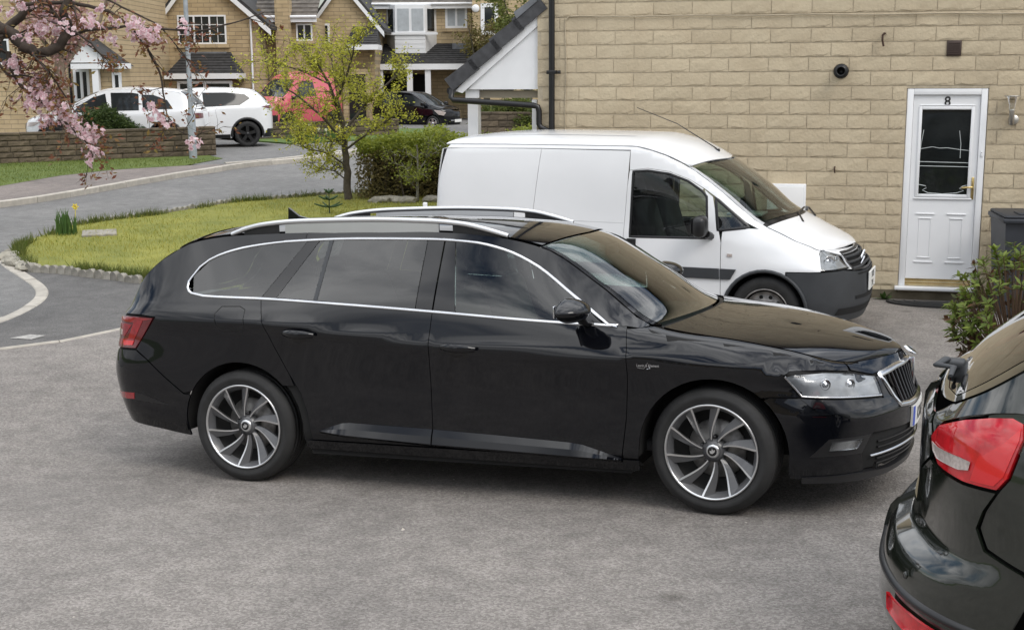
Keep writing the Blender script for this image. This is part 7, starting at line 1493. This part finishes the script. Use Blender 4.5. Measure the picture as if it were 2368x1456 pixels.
    def gable_trim(s, pxl, pxr, ze, apx, za, Y, mat, depth=8):
        xl, xr, xa = s.L(pxl, 0, Y)[0], s.L(pxr, 0, Y)[0], s.L(apx, 0, Y)[0]; y = Y - s.o.y
        for x0, sg in ((xl, 1), (xr, -1)):
            k = (za - ze) / abs(xa - x0); e = x0 - sg * .35; ez = ze - .35 * k
            mb = MB(); mb.raw([(e, y - .25, ez + .12), (xa, y - .25, za + .12), (xa, y + depth, za + .12), (e, y + depth, ez + .12), (e, y - .25, ez - .02), (xa, y - .25, za - .02), (xa, y + depth, za - .02), (e, y + depth, ez - .02)], [(0, 1, 2, 3), (7, 6, 5, 4), (0, 4, 5, 1), (0, 3, 7, 4)]); o = mb.build('roof', mat, s.r)
            mb = MB(); mb.raw([(e, y - .27, ez - .03), (xa, y - .27, za - .03), (xa, y - .27, za - .25), (e, y - .27, ez - .25), (e, y - .24, ez - .03), (xa, y - .24, za - .03), (xa, y - .24, za - .25), (e, y - .24, ez - .25)], [(0, 3, 2, 1), (3, 7, 6, 2), (4, 5, 6, 7), (0, 1, 5, 4)]); mb.build('barge_board', m_upvc, o)
def zpx(py, Y): return at(1184, py, Y).z
def build_far_houses():
    # gabled house behind the white cars
    Y = 50.; h = House('gabled_house', 'stone house with gable, white grid window and dark canopy over the bay', 480, 200, Y)
    h.wall(362, 605, zpx(45, Y), Y, 9, m_far1, apex=(462, zpx(-85, Y))); h.gable_trim(362, 605, zpx(45, Y), 462, zpx(-85, Y), Y, m_rdark, 9)
    h.window(413, 35, 522, 103, Y, 3, 3); h.canopy(382, 550, 122, 172, Y, 1.3, m_rdark, .5)
    mb = MB(); a = h.L(398, 205, Y); b = h.L(535, 186, Y); y = -1.0; mb.box(a[0], b[0], y, .1, -.1, b[2]); mb.build('bay', m_far1, h.r); h.window(412, 187, 537, 232, Y - 1.05, 2, 1, sill=False, fr=.1)
    mb = MB(); b0, b1 = h.L(418, 122, Y), h.L(525, 140, Y); mb.box(b0[0], b1[0], -.06, .0, b1[2] - .05, b0[2] + .02); mb.build('lead_flashing', m_lead, h.r)
    h.pipe(579, 30, 215, Y)
    # recessed garage wing to its left
    h.wall(268, 362, zpx(60, Y + 2), Y + 2, 6, m_far1, 'garage_wall'); h.canopy(262, 372, 128, 176, Y + 2, 2.2, m_rdark, .1); h.window(338, 85, 364, 118, Y + 2, 1, 1)
    mb = MB(); a, b = h.L(285, 260, Y + 1.9), h.L(360, 190, Y + 1.9); mb.box(a[0], b[0], 1.85, 1.95, -.1, b[2]); gd = mb.build('garage_door', m_upvc, h.r)
    for k in range(4): g = MB(); g.box(a[0] + .05, b[0] - .05, 1.83, 1.85, .25 + k * .42, .60 + k * .42); g.build('door_panel', gloss_win if k == 3 else m_upvc, gd)
    # right wing with tiled roof and chimney breast
    h.wall(605, 735, zpx(38, Y + 1.5), Y + 1.5, 7, m_far1, 'side_wing'); h.slope(588, 735, zpx(36, Y + 1.5), zpx(-60, Y + 1.5) + 1, Y + 1.5, Y + 5.5, m_rtile)
    mb = MB(); a, b = h.L(640, 60, Y + 1.4), h.L(672, 0, Y + 1.4); mb.box(a[0], b[0], 1.05, 1.6, -.1, b[2] + 2.5); mb.build('chimney', m_far1, h.r); h.window(686, 55, 722, 95, Y + 1.5, 2, 1)
    # second gabled house
    Y = 54.; h = House('gabled_house', 'stone house with plain side gable and small white windows behind the tree', 790, 200, Y)
    h.wall(722, 868, zpx(46, Y), Y, 9, m_far2, apex=(792, zpx(-48, Y))); h.gable_trim(722, 868, zpx(46, Y), 792, zpx(-48, Y), Y, m_rdark, 9); h.window(736, 55, 762, 102, Y, 2, 1, fr=.08); h.window(690, 60, 705, 100, Y, 1, 1)
    h.canopy(800, 872, 62, 105, Y, 1.6, m_rdark, .1); mb = MB(); a, b = h.L(795, 220, Y - 1), h.L(850, 160, Y - 1); mb.box(a[0], b[0], -1.2, .0, -.1, b[2]); mb.build('garage_wall', m_far2, h.r)
    mb = MB(); a, b = h.L(808, 220, Y - 1.2), h.L(845, 172, Y - 1.2); mb.box(a[0], b[0], -1.26, -1.18, -.1, b[2]); mb.build('garage_door', gloss_win, h.r)
    # house with the white bay window
    Y = 58.; h = House('bay_house', 'stone house with tall white bay window over a tiled canopy', 975, 200, Y)
    h.wall(868, 1092, zpx(12, Y), Y, 9, m_far2); h.slope(862, 1098, zpx(8, Y), zpx(-90, Y) + 1.0, Y, Y + 4.5, m_rtile)
    bx0, bx1 = h.L(890, 100, Y - 1)[0], h.L(1007, 100, Y - 1)[0]; zt, zm, zb = h.L(900, 12, Y - 1)[2], h.L(900, 80, Y - 1)[2], h.L(900, 130, Y - 1)[2]; mb = MB(); f = .45
    mb.prism([(bx0, 0), (bx0 + f, -.9), (bx1 - f, -.9), (bx1, 0)], 'Z', zb + .1, zt); bay = mb.build('bay_window', m_upvc, h.r)
    for k in range(4): g = MB(); z = zb + .12 + k * (zm - zb - .14) / 4; g.box(bx0 + f - .02, bx1 - f + .02, -.93, -.90, z, z + (zm - zb - .14) / 4 - .02); g.build('bay_board', m_upvc, bay)
    mb = MB(); mb.box(bx0 - .1, bx1 + .1, -1.0, -.86, zm - .02, zm + .08); mb.build('bay_sill', m_upvc, bay)
    for k in range(2): x = bx0 + f + .06 + k * ((bx1 - bx0 - 2 * f) / 2 - .02); g = MB(); g.box(x + .04, x + (bx1 - bx0 - 2 * f) / 2 - .10, -.925, -.905, zm + .15, zt - .15); g.build('pane', m_curt if k < 2 else gloss_win, bay)
    for x0, x1, sg in ((bx0, bx0 + f, 1), (bx1 - f, bx1, -1)):
        A_, B_ = ((x0, 0), (x1, -.9)) if sg > 0 else ((x0, -.9), (x1, 0)); nx, ny = (-.894, -.447) if sg > 0 else (.894, -.447)
        q = [(A_[0] + (B_[0] - A_[0]) * t + nx * .012, A_[1] + (B_[1] - A_[1]) * t + ny * .012) for t in (.2, .8)]; g = MB(); g.raw([(q[0][0], q[0][1], zm + .15), (q[1][0], q[1][1], zm + .15), (q[1][0], q[1][1], zt - .15), (q[0][0], q[0][1], zt - .15)], [(0, 1, 2, 3)]); g.build('pane', gloss_win, bay)
    h.window(1030, 14, 1080, 66, Y, 2, 1, mat=m_curt, fr=.1); h.canopy(848, 1092, 102, 150, Y, 1.8, m_rdark, .3, .22); mb = MB(); a, b = h.L(1045, 122, Y - .9), h.L(1085, 100, Y - .9); mb.box(a[0], b[0], -.5, 0, a[2], b[2]); mb.build('lead_flashing', m_lead, h.r)
    for px in (880, 948, 990): mb = MB(); p = h.L(px, 200, Y - 1.7); mb.box(p[0] - .12, p[0] + .12, -1.75, -1.5, -.1, h.L(px, 160, Y - 1.7)[2]); mb.build('porch_post', m_upvc, h.r)
    mb = MB(); a, b = h.L(956, 230, Y - .1), h.L(985, 172, Y - .1); mb.box(a[0], b[0], -.1, -.02, -.1, b[2]); mb.build('garage_door', cavity, h.r); mb = MB(); a, b = h.L(875, 230, Y - .1), h.L(945, 172, Y - .1); mb.box(a[0], b[0], -.1, -.02, -.1, b[2]); mb.build('garage_door', cavity, h.r)
    # gable end with creeper further right
    Y = 55.; h2 = House('creeper_house', 'stone house end with bare creeper round a pale framed window', 1130, 200, Y); h2.wall(1094, 1290, zpx(-60, Y), Y, 8, m_far2); h2.window(1112, 8, 1152, 82, Y, 1, 1, sill=False, fr=.16)
    mb = MB(); p = h2.L(1100, 20, Y); mb.lathe([(0, -.06), (.13, -.06), (.16, -.02), (.16, 0)], 20, 'Y', Matrix.Translation((p[0], -.02, p[2]))); mb.build('alarm_box', m_upvc, h2.r)
    # house on the left with white gabled porch
    Y = 43.; h = House('porch_house', 'stone house with white gabled porch behind the blossom', 150, 200, Y)
    h.wall(-420, 268, zpx(-140, Y), Y, 9, m_far2, zb=-.2); h.slope(-440, 280, zpx(-138, Y), zpx(-138, Y) + 2.2, Y, Y + 4, m_rtile)
    Yp = Y - 1.6; xl, xr_, xa = h.L(158, 145, Yp)[0], h.L(258, 145, Yp)[0], h.L(185, 95, Yp)[0]; zb, za = h.L(200, 145, Yp)[2], h.L(190, 93, Yp)[2]; mb = MB(); mb.prism([(xl, zb), (xr_, zb), (xa, za)], 'Y', -1.6, -1.55); mb.build('porch_gable', m_upvc, h.r)
    mb = MB(); mb.raw([(xr_ + .25, -1.75, zb - .12), (xa, -1.75, za + .10), (xa, 0, za + .10), (xr_ + .25, 0, zb - .12), (xl - .25, -1.75, zb - .12), (xl - .25, 0, zb - .12)], [(0, 1, 2, 3), (1, 4, 5, 2)]); mb.build('porch_roof', m_rdark, h.r)
    a, b = h.L(165, 160, Yp), h.L(303, 147, Yp); mb = MB(); mb.box(a[0], b[0], -1.66, -1.6, a[2], b[2]); mb.build('fascia', m_upvc, h.r)
    for px in (222,): p = h.L(px, 200, Yp); mb = MB(); mb.box(p[0] - .10, p[0] + .10, -1.62, -1.42, -.1, a[2]); mb.build('porch_post', m_upvc, h.r)
    mb = MB(); a, b = h.L(240, 240, Y), h.L(300, 146, Y); mb.box(a[0], b[0], -1.3, 0, -.1, h.L(270, 148, Yp)[2]); mb.build('porch_wall', m_far2, h.r)
    h.window(174, 160, 206, 235, Y, 2, 1, sill=False, fr=.09); h.window(262, 168, 280, 215, Y - 1.35, 1, 1, fr=.08); h.window(-60, 90, 20, 150, Y, 2, 1)
    h.pipe(158, 100, 240, Y, m_gutter)
build_far_houses()
# trees beyond the roofs at the right, seedling shrubs by the porch
def back_tree(px, py0, Y, w, h, seed, label, mat, group):
    p = at(px, py0, Y); z0 = float(bz(0, Y)); r = empty('background_tree', (p.x, Y, z0)); tag(r, label, 'tree', group); g = random.Random(seed); H_ = p.z - z0
    limbs = [([(0, 0, 0), (.1, 0, H_ * .3), (0, .1, H_ * .55)], .16, .09, 3)] + [([(0, 0, H_ * g.uniform(.25, .5)), (w * .25 * math.cos(a), w * .25 * math.sin(a), H_ * .7), (w * .45 * math.cos(a), w * .45 * math.sin(a), H_ * g.uniform(.8, 1.05))], .06, .015, 9) for a in [k * 1.05 + seed for k in range(6)]]
    mb, tips = branch_tree(seed, limbs, 1, None, 0, w * .22); mb.build('trunk', pm('back_bark', (.09, .075, .05), .9, var=.3), r, recalc=False); P = np.array([tuple(q) for q, l in tips]); n_ = np.random.default_rng(seed); k_ = 2 if w < 2 else 5; Q = np.repeat(P, k_, 0) + n_.normal(size=(len(P) * k_, 3)) * w * .05; V, F = leaf_quads(Q, .10, n_, .6); fast_mesh('crown', V, F, mat, r)
lm_ = leafmat('back_leaf', (.20, .22, .045), (.10, .13, .025), (.14, .16, .04))
back_tree(1215, -25, 44, 2.2, 6, 31, 'bushy spring tree rising behind the tiled porch roof', lm_, None)
back_tree(1118, 70, 46, 1.3, 4, 33, 'half bare climbing tree on the house end beyond the hedge', leafmat('bare_leaf', (.18, .13, .05), (.10, .08, .03), (.22, .2, .06)), None)
for i, (px, py, Y, s) in enumerate(((1145, 262, 37.6, .55), (1195, 250, 36.6, .6), (1235, 262, 36.2, .5))):
    p = at(px, py, Y); dome_shrub('wall_shrub', 'low mixed shrub growing over the retaining wall by the porch', (p.x, p.y, p.z - .3), s * 1.3, s * .8, s, 5000, .10, leafmat('wall_shrub_leaf', (.20, .22, .05), (.06, .09, .02), (.10, .13, .03)), 40 + i); bpy.data.objects[-1] if False else None
for o in bpy.data.objects:
    if o.name.startswith('wall_shrub') and o.parent is None: o['group'] = 'shrubs along the retaining wall'
